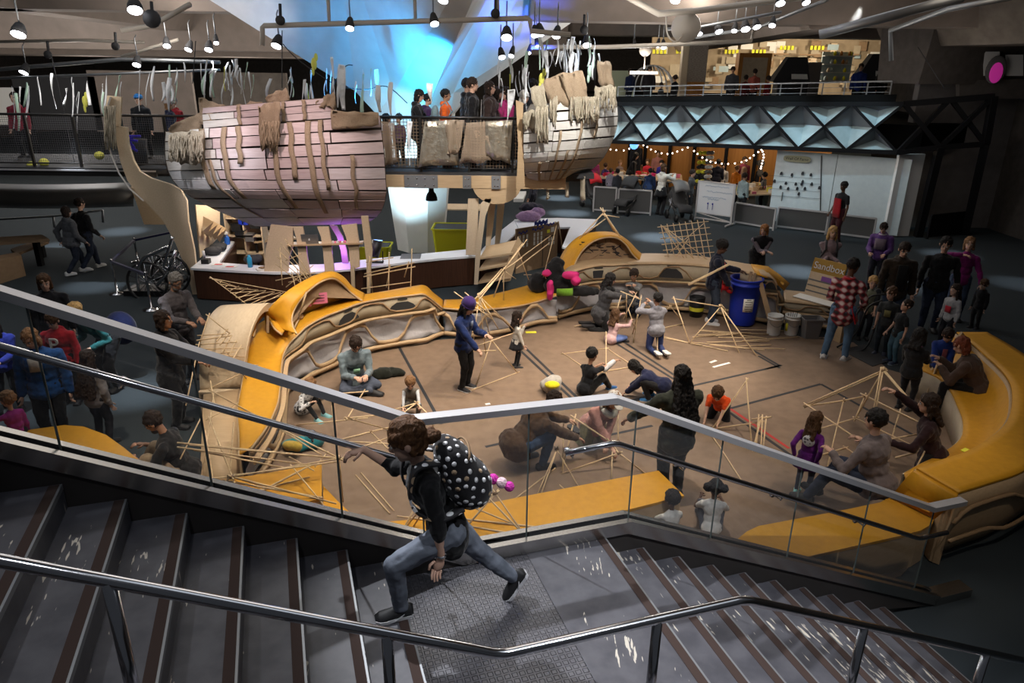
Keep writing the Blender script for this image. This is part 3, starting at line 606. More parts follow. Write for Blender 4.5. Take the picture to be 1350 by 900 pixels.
c_in = dens([Vec((p.x, p.y, z)) for p, z in [(G(735, 423), .55), (G(752, 418), .9), (G(780, 412), .98), (G(804, 411), .99), (G(845, 410), 1.01), (G(880, 411), 1.02), (G(918, 414), 1.02), (G(955, 419), 1.0), (G(985, 424), .98), (G(1010, 428), .95), (G(1020, 429), .7), (G(1027, 429), .52)]])
c_out = [p+Vec((.05, lerp(.85, .75, i/len(c_in)), 0)) for i, p in enumerate(c_in)]
surface(C, c_in, c_out, 'plywood'); walls(C, c_in, lambda t: .66 if t < .9 else .45, 4, True, (.22, .47, .8), 1, ph=.55)
hy = lambda px, py, dy: Y(px, py, c_in[8].y+dy)
hood(C, [Y(755, 357, 14.35), Y(761, 341, 14.4), Y(773, 325, 14.45), Y(790, 315, 14.5), Y(810, 313, 14.5), Y(824, 321, 14.5), Y(834, 335, 14.5), Y(847, 348, 14.5)],
     [Y(727, 372, 14.7), Y(738, 343, 14.9), Y(751, 323, 15.0), Y(772, 309, 15.05), Y(806, 307, 15.05), Y(826, 317, 15.05), Y(840, 331, 15.05), Y(856, 344, 15.0)], [Y(842, 350, 14.62), Y(757, 360, 14.55)], writing=5)
ym = MB(); ym.sheet([[G(996, 362, 1.0), G(1010, 366, .96), G(1022, 372, .8), G(1033, 383, .53)], [G(990, 349, 1.0), G(1012, 352, .97), G(1026, 362, .78), G(1040, 374, .52)]], .02); ym.build('armrest', ['yellow'], C)
D0 = thing('corner_bench', 'low plywood corner bench carrying the sign board, behind the white buckets', 'bench', G(1070, 450))
d_in = dens([Vec((p.x, p.y, z)) for p, z in [(G(1029, 429), .5), (G(1045, 431), .5), (G(1070, 434), .5), (G(1100, 438), .5), (G(1118, 439), .48)]])
surface(D0, d_in, [p+Vec((.25, .75, 0)) for p in d_in], 'plywood'); walls(D0, d_in, .30, 1.5, True, (.7,), 1, ph=.3)
# right hand ring
Rr = thing('curved_bench', 'high yellow curved bench wrapping the right side of the sandbox', 'bench', G(1290, 640))
ZR = .87
r_in = dens(GP([(1261, 439, ZR), (1280, 453, ZR), (1297, 468, ZR), (1321, 491, ZR), (1333, 512, ZR), (1332, 544, ZR), (1318, 568, ZR), (1279, 594, ZR), (1240, 608, ZR), (1208, 619, ZR)]))
r_out = dens(GP([(1301, 439, ZR), (1326, 453, ZR), (1350, 468, ZR), (1390, 497, ZR), (1414, 525, ZR), (1420, 560, ZR), (1400, 590, ZR), (1350, 622, ZR), (1305, 638, ZR), (1263, 651, ZR)]))
surface(Rr, r_in, r_out, outer_wall=False)
so = []
for i, p in enumerate(r_out):
    d = r_out[min(i+1, len(r_out)-1)]-r_out[max(i-1, 0)]; so.append(Vec((d.y, -d.x, 0)).normalized())
flip = -1 if (so[len(so)//2]).x < 0 else 1
owt = MB(); owt.sheet([[p+so[i]*flip*(lerp(-.12, 0, k/5)+.05*math.sin(math.pi*k/5))+Vec((0, 0, -ZR*(1-k/5)-.015*(k == 5)+(.06 if k == 0 else 0))) for i, p in enumerate(r_out)] for k in range(6)], .02); ow = owt.build('outer_panel', ['plywood'], Rr)
for zz, a_, ph in ((.30, .05, .0), (.60, .10, .8)):
    q = MB(); q.tube([p+so[i]*flip*.035+Vec((0, 0, zz-ZR+a_*math.tanh(2.5*math.sin(i*.42+ph)))) for i, p in enumerate(r_out)], .022, 6); q.build('outer_trim', ['ply_edge'], ow)
s_in = dens(GP([(1205, 485, .45), (1222, 492, .45), (1238, 500, .45), (1252, 515, .45), (1262, 536, .45), (1269, 556, .45), (1266, 580, .45), (1240, 600, .45), (1215, 612, .45), (1192, 625, .45)]))
back = [Vec((p.x, p.y, .5)) for p in r_in]
sf = MB(); sf.sheet([[vl(a, b, j/5)+Vec((0, 0, (.30 if j == 5 else .04 if j == 4 else 0))) for a, b in zip(s_in, r_in_)] for j in range(6) for r_in_ in [back]], .02); sf.build('seat_surface', ['yellow'], Rr)
bk = MB(); bk.sheet([[Vec((p.x, p.y, .45)) for p in r_in], [p-Vec((0, 0, .01)) for p in r_in]], .02); bk.build('backrest_panel', ['plywood'], Rr)
sk = MB(); sk.sheet([[Vec((p.x, p.y, .012)) for p in s_in], [p for p in s_in]], .02); sk.build('seat_front', ['cream_board'], Rr)
for i in (4,):
    hb = MB(); p = s_in[i]; q = r_in[i]; d = (s_in[i+1]-s_in[i-1]).normalized(); hb.slab([vl(p, q, .1), vl(p, q, .98), q, vl(p, q, .7)+Vec((0, 0, .33)), vl(p, q, .4)+Vec((0, 0, .12))], .03, 0, d); hb.build('side_rib', ['plywood'], Rr)
eb = MB(); eb.sheet([[G(1208, 619, ZR), G(1263, 651, ZR)], [G(1203, 621, ZR-.02), G(1260, 656, ZR-.02)], [G(1190, 635, .68), G(1247, 672, .66)], [G(1174, 655, .47), G(1232, 684, .46)]], .02); eb.build('end_slope', ['yellow'], Rr)
pe = [G(1263, 651, ZR-.02), G(1247, 672, .64), G(1232, 684, .44)]; pe += [Vec((p.x, p.y, .012)) for p in reversed(pe)]; eb = MB(); eb.slab(pe, .03, 0, (.6, -.8, 0)); eb.build('end_panel', ['plywood'], Rr)
# front benches along the stairs
def flat_bench(pts, z, label, name='bench', m='yellow', lo=.0, grp=None, side='plywood', loc=None):
    P = [G(px, py, z) for px, py in pts]; t = thing(name, label, 'bench', (sum(p.x for p in P)/len(P), sum(p.y for p in P)/len(P), 0), grp)
    b = MB(); b.prism([(p.x, p.y) for p in P], z-.03, z); b.build('seat_surface', [m], t)
    c = sum(P, Vec())/len(P); b = MB(); b.prism([(lerp(c.x, p.x, .985), lerp(c.y, p.y, .985)) for p in P], lo+.012, z-.03); b.build('side_panel', [side], t); return t
flat_bench([(965, 716), (985, 700), (1000, 693), (1107, 673), (1160, 662), (1176, 654), (1233, 681), (1229, 690), (1214, 699), (1187, 706), (1045, 738), (985, 738)], .45, 'yellow bench at the foot of the stairs under the seated man')
flat_bench([(426, 640), (445, 660), (465, 679), (500, 688), (540, 685), (600, 672), (680, 656), (768, 639), (868, 620), (902, 653), (790, 681), (690, 706), (600, 728), (520, 735), (426, 715)], .45, 'long yellow bench behind the stair glass at the front of the sandbox')
flat_bench([(250, 638), (340, 625), (424, 611), (424, 657), (340, 674), (262, 690)], .62, 'raised yellow block bench left of the long front bench')
flat_bench([(-30, 588), (0, 577), (40, 566), (85, 560), (110, 562), (140, 573), (165, 591), (190, 612), (215, 628), (222, 680), (100, 640), (-30, 610)], .5, 'yellow rounded bench at lower left, beside the dark carpet')
# white drape and mesh tub near the front-left of the ring
# ------------------------------------------------------------------ welcome counter
ZC = .70
def counter(top, front_idx, label, loc, z=ZC):
    t = thing('counter', label, 'counter', loc); P = [G(px, py, z) for px, py in top]; c = sum(P, Vec())/len(P)
    b = MB(); b.prism([(p.x, p.y) for p in P], z-.045, z); b.build('worktop', ['counter_white'], t)
    b = MB(); n = len(P); Q = [Vec((p.x, p.y, 0))+(Vec((c.x, c.y, 0))-Vec((p.x, p.y, 0))).normalized()*.05 for p in P]
    b.prism([(p.x, p.y) for p in Q], .03, z-.045); b.build('front_panel', ['walnut'], t)
    return t
counter([(251, 353), (300, 356), (360, 359), (411, 358.5), (464, 354.5), (539, 345), (585, 340), (628, 337), (633, 331), (615, 328.5), (540, 336), (489, 341), (430, 348), (345, 350), (289, 346), (309, 318), (298, 316)], None, 'curved service counter with walnut front and white top under the plank pod', G(450, 388))
counter([(684, 301), (678, 289), (735, 287), (788, 289), (784, 297), (748, 327), (741, 325), (752, 299), (720, 300)], None, 'white topped desk behind the lettered cardboard board', G(740, 320), .72)
counter([(631, 337), (655, 331), (684, 303), (678, 290), (655, 308), (636, 328)], None, 'white topped counter return between the stepped plywood ribs and the desk', G(655, 350), .70)
# plywood ribs standing on the counter
def rib(pxs, y, th, label, m='plywood_pale', name='plywood_rib', grp=None):
    b = MB(); b.slab([Y(px, py, y) for px, py in pxs], th, 0, (0, -1, 0)); return solo(b, name, [m], label, 'rib', grp)
rg = 'plywood ribs between the pod and the counter'
rib([(357, 296), (386, 299), (386, 325), (381, 340), (380, 360), (348, 361), (350, 330)], 14.45, .05, 'widest pale plywood rib holding up the left pod, beside the shelving', grp=rg)
for pl, lb in (([(386, 299), (399, 299), (403, 318), (405, 338), (409, 361), (395, 361), (393, 335), (391, 315)], 'curved plywood rib just left of the laptop'),
               ([(418, 299), (433, 299), (437, 320), (438, 338), (441, 357), (428, 358), (426, 332), (423, 312)], 'curved plywood rib just right of the laptop'),
               ([(450, 297), (470, 295), (473, 318), (474, 352), (462, 356), (460, 330), (456, 312)], 'curved plywood rib beside the purple lit arch'),):
    rib(pl, 14.4, .05, lb, grp=rg)
rib([(476, 285), (485, 285), (491, 330), (489, 352), (488, 390), (484, 390), (483, 345)], 14.05, .06, 'slim plywood rib reaching down in front of the counter, under the pod edge', grp=rg)
rib([(462, 352), (467, 352), (468, 392), (464, 392)], 13.95, .05, 'slim plywood leg in front of the walnut counter', grp=rg)
rib([(434, 296), (444, 298), (452, 312), (457, 330), (460, 350), (452, 352), (449, 330), (444, 312)], 15.2, .05, 'plywood arch lit purple behind the counter', grp=rg)
point(Y(446, 330, 14.9), 14, (.35, .1, 1), .05)
rib([(617, 262), (631, 262), (630, 300), (628, 336), (614, 336)], 15.6, .06, 'tall pale plywood rib right of the lime tub', grp=rg)
rib([(634, 268), (640, 262), (648, 262), (640, 285), (634, 330), (630, 375), (625, 375), (627, 330)], 15.5, .05, 'bowed plywood rib standing on the floor at the counter end', grp=rg)
for px_, lb in ((648, 'second narrow plywood rib along the counter return'), (660, 'third narrow plywood rib along the counter return')):
    rib([(px_-4, 262), (px_+6, 262), (px_+2, 300), (px_-2, 325), (px_-8, 328)], 16.2+(px_-648)*.05, .05, lb, grp=rg)
sh = MB(); sh.slab([Y(378, 323, 14.3), Y(478, 320, 14.3), Y(480, 317, 14.9), Y(380, 319, 14.9)], .03, 0, (0, 0, 1)); solo(sh, 'shelf', ['plywood'], 'plywood shelf running between the ribs under the left pod', 'shelf')
sst = thing('step_shelf', 'plywood stepped shelf curving down from the counter end', 'shelf', G(655, 372))
for k, (x0, x1, y0, y1) in enumerate([(630, 672, 372, 362), (631, 668, 355, 343), (632, 676, 340, 326)]):
    b = MB(); p = [Y(x0, y0, 15.55), Y(x1, y0-7, 15.4), Y(x1+6, y1-10, 16.2), Y(x0+10, y1-2, 16.2)]; b.slab(p, .04, 0, (0, 0, 1)); b.build('tread_board', ['plywood'], sst)
b = MB(); b.slab([Y(662, 372, 15.45), Y(673, 370, 15.45), Y(688, 320, 15.45), Y(683, 312, 15.45), Y(672, 335, 15.45)], .05, 0, (0, -1, 0)); b.build('side_board', ['plywood'], sst)
# ------------------------------------------------------------------ bridge
br = thing('bridge', 'elevated walkway with plywood fascia crossing behind the two plank pods', 'bridge', (-6, 16.4, 0))
b = MB(); b.box((-8.15, 16.75, 2.56), (19.7, 2.4, .10)); b.build('deck', ['charcoal'], br)
b = MB(); b.box((-1.2, 15.52, 2.42), (4.6, .06, .26)); fa = b.build('fascia', ['plywood'], br)
b = MB(); b.box((-12.8, 15.56, 2.49), (10.4, .05, .10)); b.build('edge_beam', ['dark_steel'], br)
b = MB(); b.box((-12.8, 15.54, 2.56), (10.4, .05, .03)); b.build('edge_trim', ['aluminium'], br)
b = MB(); b.box((-8.15, 16.8, 2.40), (19.6, .2, .22)); b.build('girder', ['dark_steel'], br)
for x0, x1 in ((533, 577), (610, 621), (648, 660)):
    p, q = Y(x0, 237, 15.47), Y(x1, 237, 15.47); b = MB(); b.box(((p.x+q.x)/2, 15.475, 2.42), (q.x-p.x, .03, .27))
    for u in (.12, .38, .62, .88) if x1-x0 > 30 else (.3, .7):
        for z in (2.35, 2.49): b.ell((lerp(p.x, q.x, u), 15.455, z), (.018, .012, .018), n=8, m=5, mi=1)
    b.build('bracket_plate', ['grey_metal', 'chrome'], fa)
b = MB(); hc = Y(655, 243, 15.5); b.slab([hc+Vec((.52*math.cos(a), 0, .0+.42*math.sin(a))) for a in [math.pi*(1+k/14) for k in range(15)]], .3, 0, (0, -1, 0)); b.build('bracket_disc', ['plywood'], br)
def railing(x0, x1, y, zf, zt, posts, label, mesh=True, name='guard_rail', m='dark_steel', net='net'):
    t = thing(name, label, 'railing', ((x0+x1)/2, y, zf)); b = MB(); b.tube([(x0, y, zt), (x1, y, zt)], .026, 8); b.build('top_rail', [m], t)
    b = MB(); b.tube([(x0, y, zf+.08), (x1, y, zf+.08)], .014, 6); b.build('bottom_rail', [m], t)
    for x in posts: b = MB(); b.box((x, y, (zf+zt)/2), (.05, .05, zt-zf)); b.build('post', [m], t)
    if mesh: b = MB(); b.add([(x0, y+.015, zf+.08), (x1, y+.015, zf+.08), (x1, y+.015, zt-.03), (x0, y+.015, zt-.03)], [(0, 1, 2, 3)]); b.build('mesh_panel', [net], t)
    return t
holemat('net', (.12, .085, .055), 15, .22); holemat('burlap_net', (.30, .22, .15), 34, .5); holemat('wire_net', (.10, .10, .11), 22, .12)
railing(-2.95, .45, 15.58, 2.61, 3.72, [Y(555, 200, 15.58).x, Y(618, 200, 15.58).x, Y(676, 200, 15.58).x, -2.9], 'bridge railing with brown netting between the two plank pods')
railing(-13.5, -6.5, 15.62, 2.61, 3.68, [-13.4, -12.2, -11.3, -10.2, -9.2, -8.2, -7.3], 'bridge railing with wire mesh left of the plank pods', net='wire_net')
# shiny foil and burlap draped on the bridge netting
def drape(pxs, y, m, label, cat, name, bulge=.12, rows=6, cols=6, grp=None, seed=0):
    "cloth hung between four corner pixels at depth y"
    rnd = random.Random(seed+len(label)); a, b_, c, d = pxs; R = []
    for j in range(rows+1):
        t = j/rows; l = (lerp(a[0], d[0], t), lerp(a[1], d[1], t)); r = (lerp(b_[0], c[0], t), lerp(b_[1], c[1], t)); q = []
        for i in range(cols+1):
            u = i/cols; p = Y(lerp(l[0], r[0], u)+rnd.uniform(-1, 1)*(j == rows)*2, lerp(l[1], r[1], u)+rnd.uniform(-2.5, 2.5)*(j == rows), y); p.y -= bulge*(math.sin(u*9+seed)*.3+rnd.uniform(0, .35)); q.append(p)
        R.append(q)
    m_ = MB(); m_.sheet(R, .01); return solo(m_, name, [m], label, cat, grp)
mat('foil', (.50, .46, .38), .28, .7, (8, .3, .7), (16, .9), .5, (.36, .30, .22))
drape([(560, 160), (600, 158), (605, 215), (552, 222)], 15.50, 'foil', 'crumpled clear foil hung on the bridge netting under the orange jacket', 'foil', 'foil_drape', seed=1)
drape([(500, 160), (520, 162), (524, 215), (505, 218)], 15.48, 'burlap_net', 'brown net cloth hung on the railing at the left pod\'s edge', 'cloth', 'cloth_drape', seed=2)
drape([(615, 162), (640, 160), (650, 212), (607, 216)], 15.50, 'burlap_net', 'brown burlap hung on the bridge netting right of centre', 'cloth', 'cloth_drape', seed=3)
drape([(640, 160), (676, 158), (672, 215), (640, 205)], 15.49, 'foil', 'shiny foil and net hung on the railing beside the right pod', 'foil', 'foil_drape', seed=4)
drape([(585, 158), (612, 158), (606, 200), (590, 205)], 15.46, 'burlap_net', 'sagging brown net below the railing at bridge centre', 'cloth', 'cloth_drape', seed=5)
# ------------------------------------------------------------------ plank pods
def pod(label, rows, D, pal, straps, seed, extra, name='plank_pod', brk=(.22, .47, .74)):
    rnd = random.Random(seed); lx = (rows[len(rows)//2][0][0]+rows[len(rows)//2][1][0])/2
    t = thing(name, label, 'pod', Y(lx, rows[-1][0][1], 15.2)); n = len(rows)
    def P(u, v, off=0):
        v = max(0, min(n-1.0001, v)); i = int(v); f = v-i
        l = [lerp(rows[i][0][k], rows[i+1][0][k], f) for k in (0, 1)]; r = [lerp(rows[i][1][k], rows[i+1][1][k], f) for k in (0, 1)]
        return Y(lerp(l[0], r[0], u), lerp(l[1], r[1], u), D(u, v/(n-1))+off)
    ln = MB(); ln.sheet([[P(u/12, v, .10) for u in range(13)] for v in [k*(n-1)/16 for k in range(17)]], .02); ln.build('hull_lining', ['dark_edge'], t)  # dark sheet behind the planks paints the shade in the gaps
    def plank(u0, u1, v0, v1):
        j0, j1 = rnd.uniform(.03, .13), rnd.uniform(.01, .11); k0, k1 = rnd.uniform(-.02, .12), rnd.uniform(0, .12); off = rnd.uniform(-.03, .02)
        b = MB(); b.sheet([[P(lerp(u0, u1, i/4), lerp(v0+lerp(j0, k0, i/4), v1-lerp(j1, k1, i/4), j/2), off) for i in range(5)] for j in range(3)], .014, 0, False, None)
        um = (u0+u1)/2; b.build('plank', [pal(um, rnd)], t)
    for i in range(n-1):
        cuts = [0]+[c+rnd.uniform(-.03, .03) for c in brk]+[1]
        if rnd.random() < .25: cuts.pop(rnd.randint(1, len(cuts)-2))
        for a, c in zip(cuts, cuts[1:]): plank(a+.003, c-.003, i, i+1)
    for u, v0, v1, w in straps:
        b = MB(); k = 10; b.sheet([[P(u+dx+.004*math.sin(j*1.3+u*30), lerp(v0, v1, j/k), -.05-.015*(j % 2)) for dx in (-w, 0, w)] for j in range(k+1)], .006); b.build('burlap_strap', ['burlap'], t)
    for pts, yy, m_, nm in extra:
        b = MB(); a, c, d, e = pts; b.sheet([[Y(lerp(lerp(a[0], e[0], j/5), lerp(c[0], d[0], j/5), i/6)+rnd.uniform(-1.2, 1.2), lerp(lerp(a[1], e[1], j/5), lerp(c[1], d[1], j/5), i/6)+(rnd.uniform(-3, 5) if j == 5 else rnd.uniform(-2.5, 2.5) if j == 0 else 0), yy-.05*math.sin(i*2.1+j)) for i in range(7)] for j in range(6)], .015); b.build(nm, [m_], t)
    return t
def fringe(parent_label, px0, px1, py0, py1, y, m, n, seed, label, grp=None):
    rnd = random.Random(seed); b = MB()
    for i in range(n):
        x = rnd.uniform(px0, px1); l = rnd.uniform(.6, 1); pts = []; 
        for j in range(5): pts.append(Y(x+rnd.uniform(-1.5, 1.5), lerp(py0, lerp(py0, py1, l), j/4)+rnd.uniform(-1, 1), y-.02-rnd.uniform(0, .06)))
        b.tube(pts, rnd.uniform(.008, .02), 4)
    return solo(b, 'burlap_fringe', [m], label, 'fringe', grp)
rowsL = [((218, 173), (501, 152)), ((217, 186), (503, 169)), ((217, 199), (505, 186)), ((218, 212), (507, 203)), ((221, 225), (508, 220)), ((227, 237), (509, 237)), ((237, 249), (510, 252)), ((254, 261), (508, 265)), ((278, 274), (504, 277)), ((308, 287), (496, 287)), ((338, 299), (482, 295))]
DL = lambda u, v: 14.35+.55*max(0, .35-u)**1.5*4+.25*(2*u-1)**2-.35*math.sin(math.pi*min(1, v*1.15))*.6+1.1*max(0, v-.6)**1.4*2
palL = lambda u, r: ('plank_white%d' if u < .33 else 'plank_pink%d') % r.randint(0, 3)
stL = [(.17, 0, 6, .012), (.27, 0, 7, .012), (.34, 0, 3.5, .012), (.50, -1, 8, .012), (.58, 0, 5, .012), (.66, -1, 8.5, .013), (.72, 0, 6, .010), (.85, 3, 8, .010), (.20, 3, 9, .008)]
podL = pod('left plank pod, a boat shaped viewing gallery of pinkish boards with burlap straps', rowsL, DL, palL, stL, 3,
    [([(262, 128), (300, 140), (306, 160), (264, 166)], 14.62, 'burlap', 'burlap_cover'), ([(225, 165), (262, 150), (268, 172), (222, 176)], 14.72, 'burlap', 'burlap_cover'), ([(300, 140), (345, 132), (345, 150), (300, 152)], 14.66, 'burlap', 'burlap_cover'), ([(350, 126), (376, 117), (385, 135), (352, 136)], 14.6, 'burlap', 'burlap_cover'), ([(415, 134), (440, 122), (444, 140), (418, 142)], 14.55, 'burlap', 'burlap_cover'), ([(436, 146), (498, 148), (500, 166), (438, 172)], 14.30, 'burlap', 'burlap_cover'), ([(340, 140), (368, 135), (370, 178), (344, 195)], 14.15, 'burlap', 'burlap_cover'), ([(224, 176), (268, 172), (265, 215), (226, 212)], 14.26, 'burlap_pale', 'fleece_cover')])
rowsT = [((266, 142), (438, 128)), ((266, 150), (438, 136)), ((267, 159), (439, 146)), ((268, 169), (440, 156))]
pod('upper tier of boards raised above the rim of the left plank pod', rowsT, lambda u, v: 14.42+.2*(2*u-1)**2, lambda u, r: ('plank_white%d' if u < .2 else 'plank_pink%d') % r.randint(0, 3), [(.28, 0, 3, .014), (.52, 0, 3, .012), (.62, 0, 3, .014), (.78, 0, 3, .014)], 9, [], brk=(.26, .6))
rowsR = [((700, 136), (812, 127)), ((692, 150), (814, 140)), ((690, 163), (815, 153)), ((690, 176), (814, 166)), ((690, 189), (810, 180)), ((690, 202), (804, 194)), ((690, 215), (796, 208)), ((692, 228), (784, 221)), ((698, 240), (764, 234))]
DR = lambda u, v: 15.0+1.1*max(0, u-.55)**1.6*3+.2*(2*u-1)**2-.2*math.sin(math.pi*v)+.9*max(0, v-.65)**1.4*2
stR = [(.40, 3, 8, .014), (.62, 2, 8, .014), (.52, 5, 8, .016), (.20, 6, 8, .02), (.78, 0, 4, .012)]
pod('right plank pod, a rounded viewing gallery of whitish boards draped in burlap', rowsR, DR, lambda u, r: 'plank_white%d' % r.randint(0, 3), stR, 5,
    [([(738, 96), (768, 92), (778, 150), (757, 152)], 14.9, 'burlap', 'burlap_cover'), ([(700, 118), (716, 110), (722, 150), (706, 150)], 14.85, 'burlap_pale', 'burlap_cover'), ([(716, 106), (742, 96), (756, 140), (722, 132)], 14.95, 'burlap', 'burlap_cover'), ([(784, 114), (808, 112), (810, 130), (784, 132)], 15.2, 'burlap_pale', 'burlap_cover'), ([(787, 80), (804, 80), (810, 114), (790, 114)], 15.5, 'burlap', 'burlap_cover'), ([(690, 148), (708, 146), (708, 170), (690, 172)], 14.9, 'burlap_pale', 'burlap_cover'), ([(724, 132), (734, 128), (734, 168), (728, 168)], 14.85, 'burlap_pale', 'burlap_cover')], brk=(.3, .66))
fringe('', 344, 368, 160, 200, 14.05, 'burlap', 40, 1, 'stringy burlap tassels hanging on the front of the left pod')
fringe('', 706, 722, 140, 190, 14.75, 'burlap_pale', 34, 2, 'pale burlap tassels hanging down the left half of the right pod'); fringe('', 752, 790, 128, 165, 14.85, 'burlap_pale', 50, 3, 'pale burlap tassels along the middle of the right pod')
fringe('', 790, 812, 115, 150, 15.1, 'burlap_pale', 26, 4, 'pale burlap tassels at the right end of the right pod'); fringe('', 222, 268, 178, 214, 14.2, 'burlap_pale', 60, 5, 'cream fleece tassels on the left end of the left pod')
for x0, x1, y0, y1, lb in ((765, 771, 232, 262, 'burlap strip dangling under the right pod'), (720, 724, 242, 262, 'thin burlap strip dangling under the right pod at its left'), (745, 750, 240, 258, 'short burlap strip dangling under the right pod at its middle')):
    drape([(x0, y0), (x1, y0), (x1, y1), (x0, y1)], 15.6, 'burlap_pale', lb, 'strip', 'burlap_strip', cols=2, seed=x0)
b = MB(); b.slab([Y(*p, 15.05) for p in [(680, 132), (690, 136), (689, 170), (692, 245), (681, 245), (683, 190)]], .08, 0, (0, -1, 0)); solo(b, 'plywood_rib', ['plywood'], 'upright plywood end board at the left edge of the right pod', 'rib')
# curved leg of the left pod
lg = thing('pod_leg', 'big curved plywood leg sweeping down from the left pod to the floor', 'leg', G(256, 388))
b = MB(); b.slab([Y(*p, 15.0) for p in [(152, 166), (167, 168), (169, 190), (176, 212), (184, 226), (199, 235), (225, 243), (238, 250), (246, 265), (248, 292), (256, 330), (262, 388), (254, 388), (247, 360), (232, 322), (215, 291), (196, 271), (182, 256), (168, 238), (159, 214), (154, 190)]], .07, 0, (0, -1, 0)); b.build('leg_board', ['plywood_pale'], lg)
b = MB(); rows = [[Y(x, y, yy) for yy in (14.9, 15.5)] for x, y in [(147, 128), (140, 150), (141, 180), (148, 205), (158, 228), (172, 248), (190, 264)]]
b.sheet(rows, .03); b.build('outer_skin', ['plank_white1'], lg)
b = MB(); b.slab([Y(*p, 14.98) for p in [(141, 126), (160, 128), (158, 166), (150, 166), (139, 152)]], .05, 0, (0, -1, 0)); b.build('top_board', ['plywood_pale'], lg)
b = MB(); b.slab([Y(*p, 17.6) for p in [(172, 246), (200, 262), (222, 296), (190, 296)]], .08, 0, (0, -1, 0)); solo(b, 'plywood_rib', ['plywood_pale'], 'broad plywood wing standing behind the curved pod leg', 'rib')
fringe('', 138, 152, 140, 200, 14.85, 'burlap_pale', 30, 6, 'ragged white cloth strips on the outer edge of the curved pod leg')
# ------------------------------------------------------------------ things on and behind the counter
def shelfunit(x0, x1, y, z0, z1, nx, nz, label, d=.4):
    t = thing('shelving_unit', label, 'shelves', ((x0+x1)/2, y, z0)); b = MB()
    for i in range(nx+1): b.box((lerp(x0, x1, i/nx), y, (z0+z1)/2), (.03, d, z1-z0))
    b.build('upright', ['plywood_pale'], t); b = MB()
    for k in range(nz+1): b.box(((x0+x1)/2, y, lerp(z0, z1, k/nz)), (x1-x0, d, .03))
    b.build('shelf_board', ['plywood_pale'], t); b = MB(); b.box(((x0+x1)/2, y+d/2, (z0+z1)/2), (x1-x0, .02, z1-z0)); b.build('back_board', ['plywood_pale'], t); return t
p = Y(306, 335, 17.2); q = Y(352, 335, 17.2); shelfunit(p.x, q.x, 17.2, .0, 1.7, 2, 4, 'open plywood shelving with stored boxes behind the counter')
for i, (px_, py_, m_) in enumerate([(313, 300, 'black_plastic'), (322, 291, 'blue_plastic'), (318, 308, 'black_plastic'), (330, 313, 'grey_plastic'), (337, 296, 'black_plastic')]):
    c = Y(px_, py_, 17.1); b = MB(); b.box(c, (.22, .2, .16)); b.box(c+Vec((0, 0, .09)), (.24, .22, .03), 0, 0); solo(b, 'storage_box', [m_], ['black storage box on the upper left of the plywood shelving', 'blue storage box on the plywood shelving', 'black storage box on the middle left of the plywood shelving', 'grey storage box low on the plywood shelving', 'black storage box on the upper right of the plywood shelving'][i], 'box')
p = Y(264, 320, 15.6); q = Y(300, 320, 16.6)
b = MB(); b.slab([Y(258, 270, 15.8), Y(290, 272, 16.6), Y(290, 310, 16.6), Y(264, 340, 15.8)], .06, 0, (1, -1, 0))
bw = thing('slatted_board', 'angled plywood board with triangular holders behind the left counter', 'board', Y(270, 330, 15.9)); b.build('board', ['plywood_pale'], bw)
for k in range(4):
    c = Y(268+k*6, 285+k*3, 15.85+.15*k); b2 = MB(); b2.add([c, c+Vec((.22, -.03, -.12)), c+Vec((0, -.16, -.3)), c+Vec((0, .02, -.45))], [(0, 1, 2), (0, 2, 3), (1, 3, 2), (0, 3, 1)]); b2.build('holder', ['plywood'], bw)
def table(x, y, w, d, h, label, m='plywood', rz=0):
    t = thing('table', label, 'table', (x, y, 0)); b = MB(); b.box((x, y, h-.02), (w, d, .04), rz); b.build('tabletop', [m], t)
    for sx in (-1, 1):
        for sy in (-1, 1):
            dx, dy = sx*(w/2-.06), sy*(d/2-.06); b = MB(); b.box((x+dx*math.cos(rz)-dy*math.sin(rz), y+dx*math.sin(rz)+dy*math.cos(rz), h/2-.02), (.05, .05, h-.04)); b.build('leg', ['dark_steel'], t)
    return t
c = G(347, 308, .72); table(c.x+.15, c.y, 1.0, 1.5, .72, 'plywood topped desk with black legs behind the counter', rz=.5)
c = G(603, 272, .75); table(c.x+.3, c.y, 1.6, .9, .75, 'pale work table in the dark behind the lime tub', 'plywood_pale')
b = MB(); b.box((0, 0, .012), (.34, .24, .02)); b.hexa([(-.17, .12, .02), (.17, .12, .02), (.17, .13, .02), (-.17, .13, .02), (-.17, .19, .25), (.17, .19, .25), (.17, .2, .25), (-.17, .2, .25)])
lp = thing('laptop', 'silver laptop open on the shelf between the ribs', 'laptop', Y(412, 322, 14.55))
b.xf(Matrix.Translation(lp.location) @ Matrix.Rotation(math.pi, 4, 'Z')); b.build('case', ['grey_metal'], lp)
b = MB(); cc = lp.location+Vec((0, -.205, .14)); b.ell(cc, (.018, .004, .02), n=10, m=6); b.ell(cc+Vec((.005, 0, .025)), (.006, .004, .009), n=6, m=5); b.build('lid_emblem', ['white_paint'], lp)
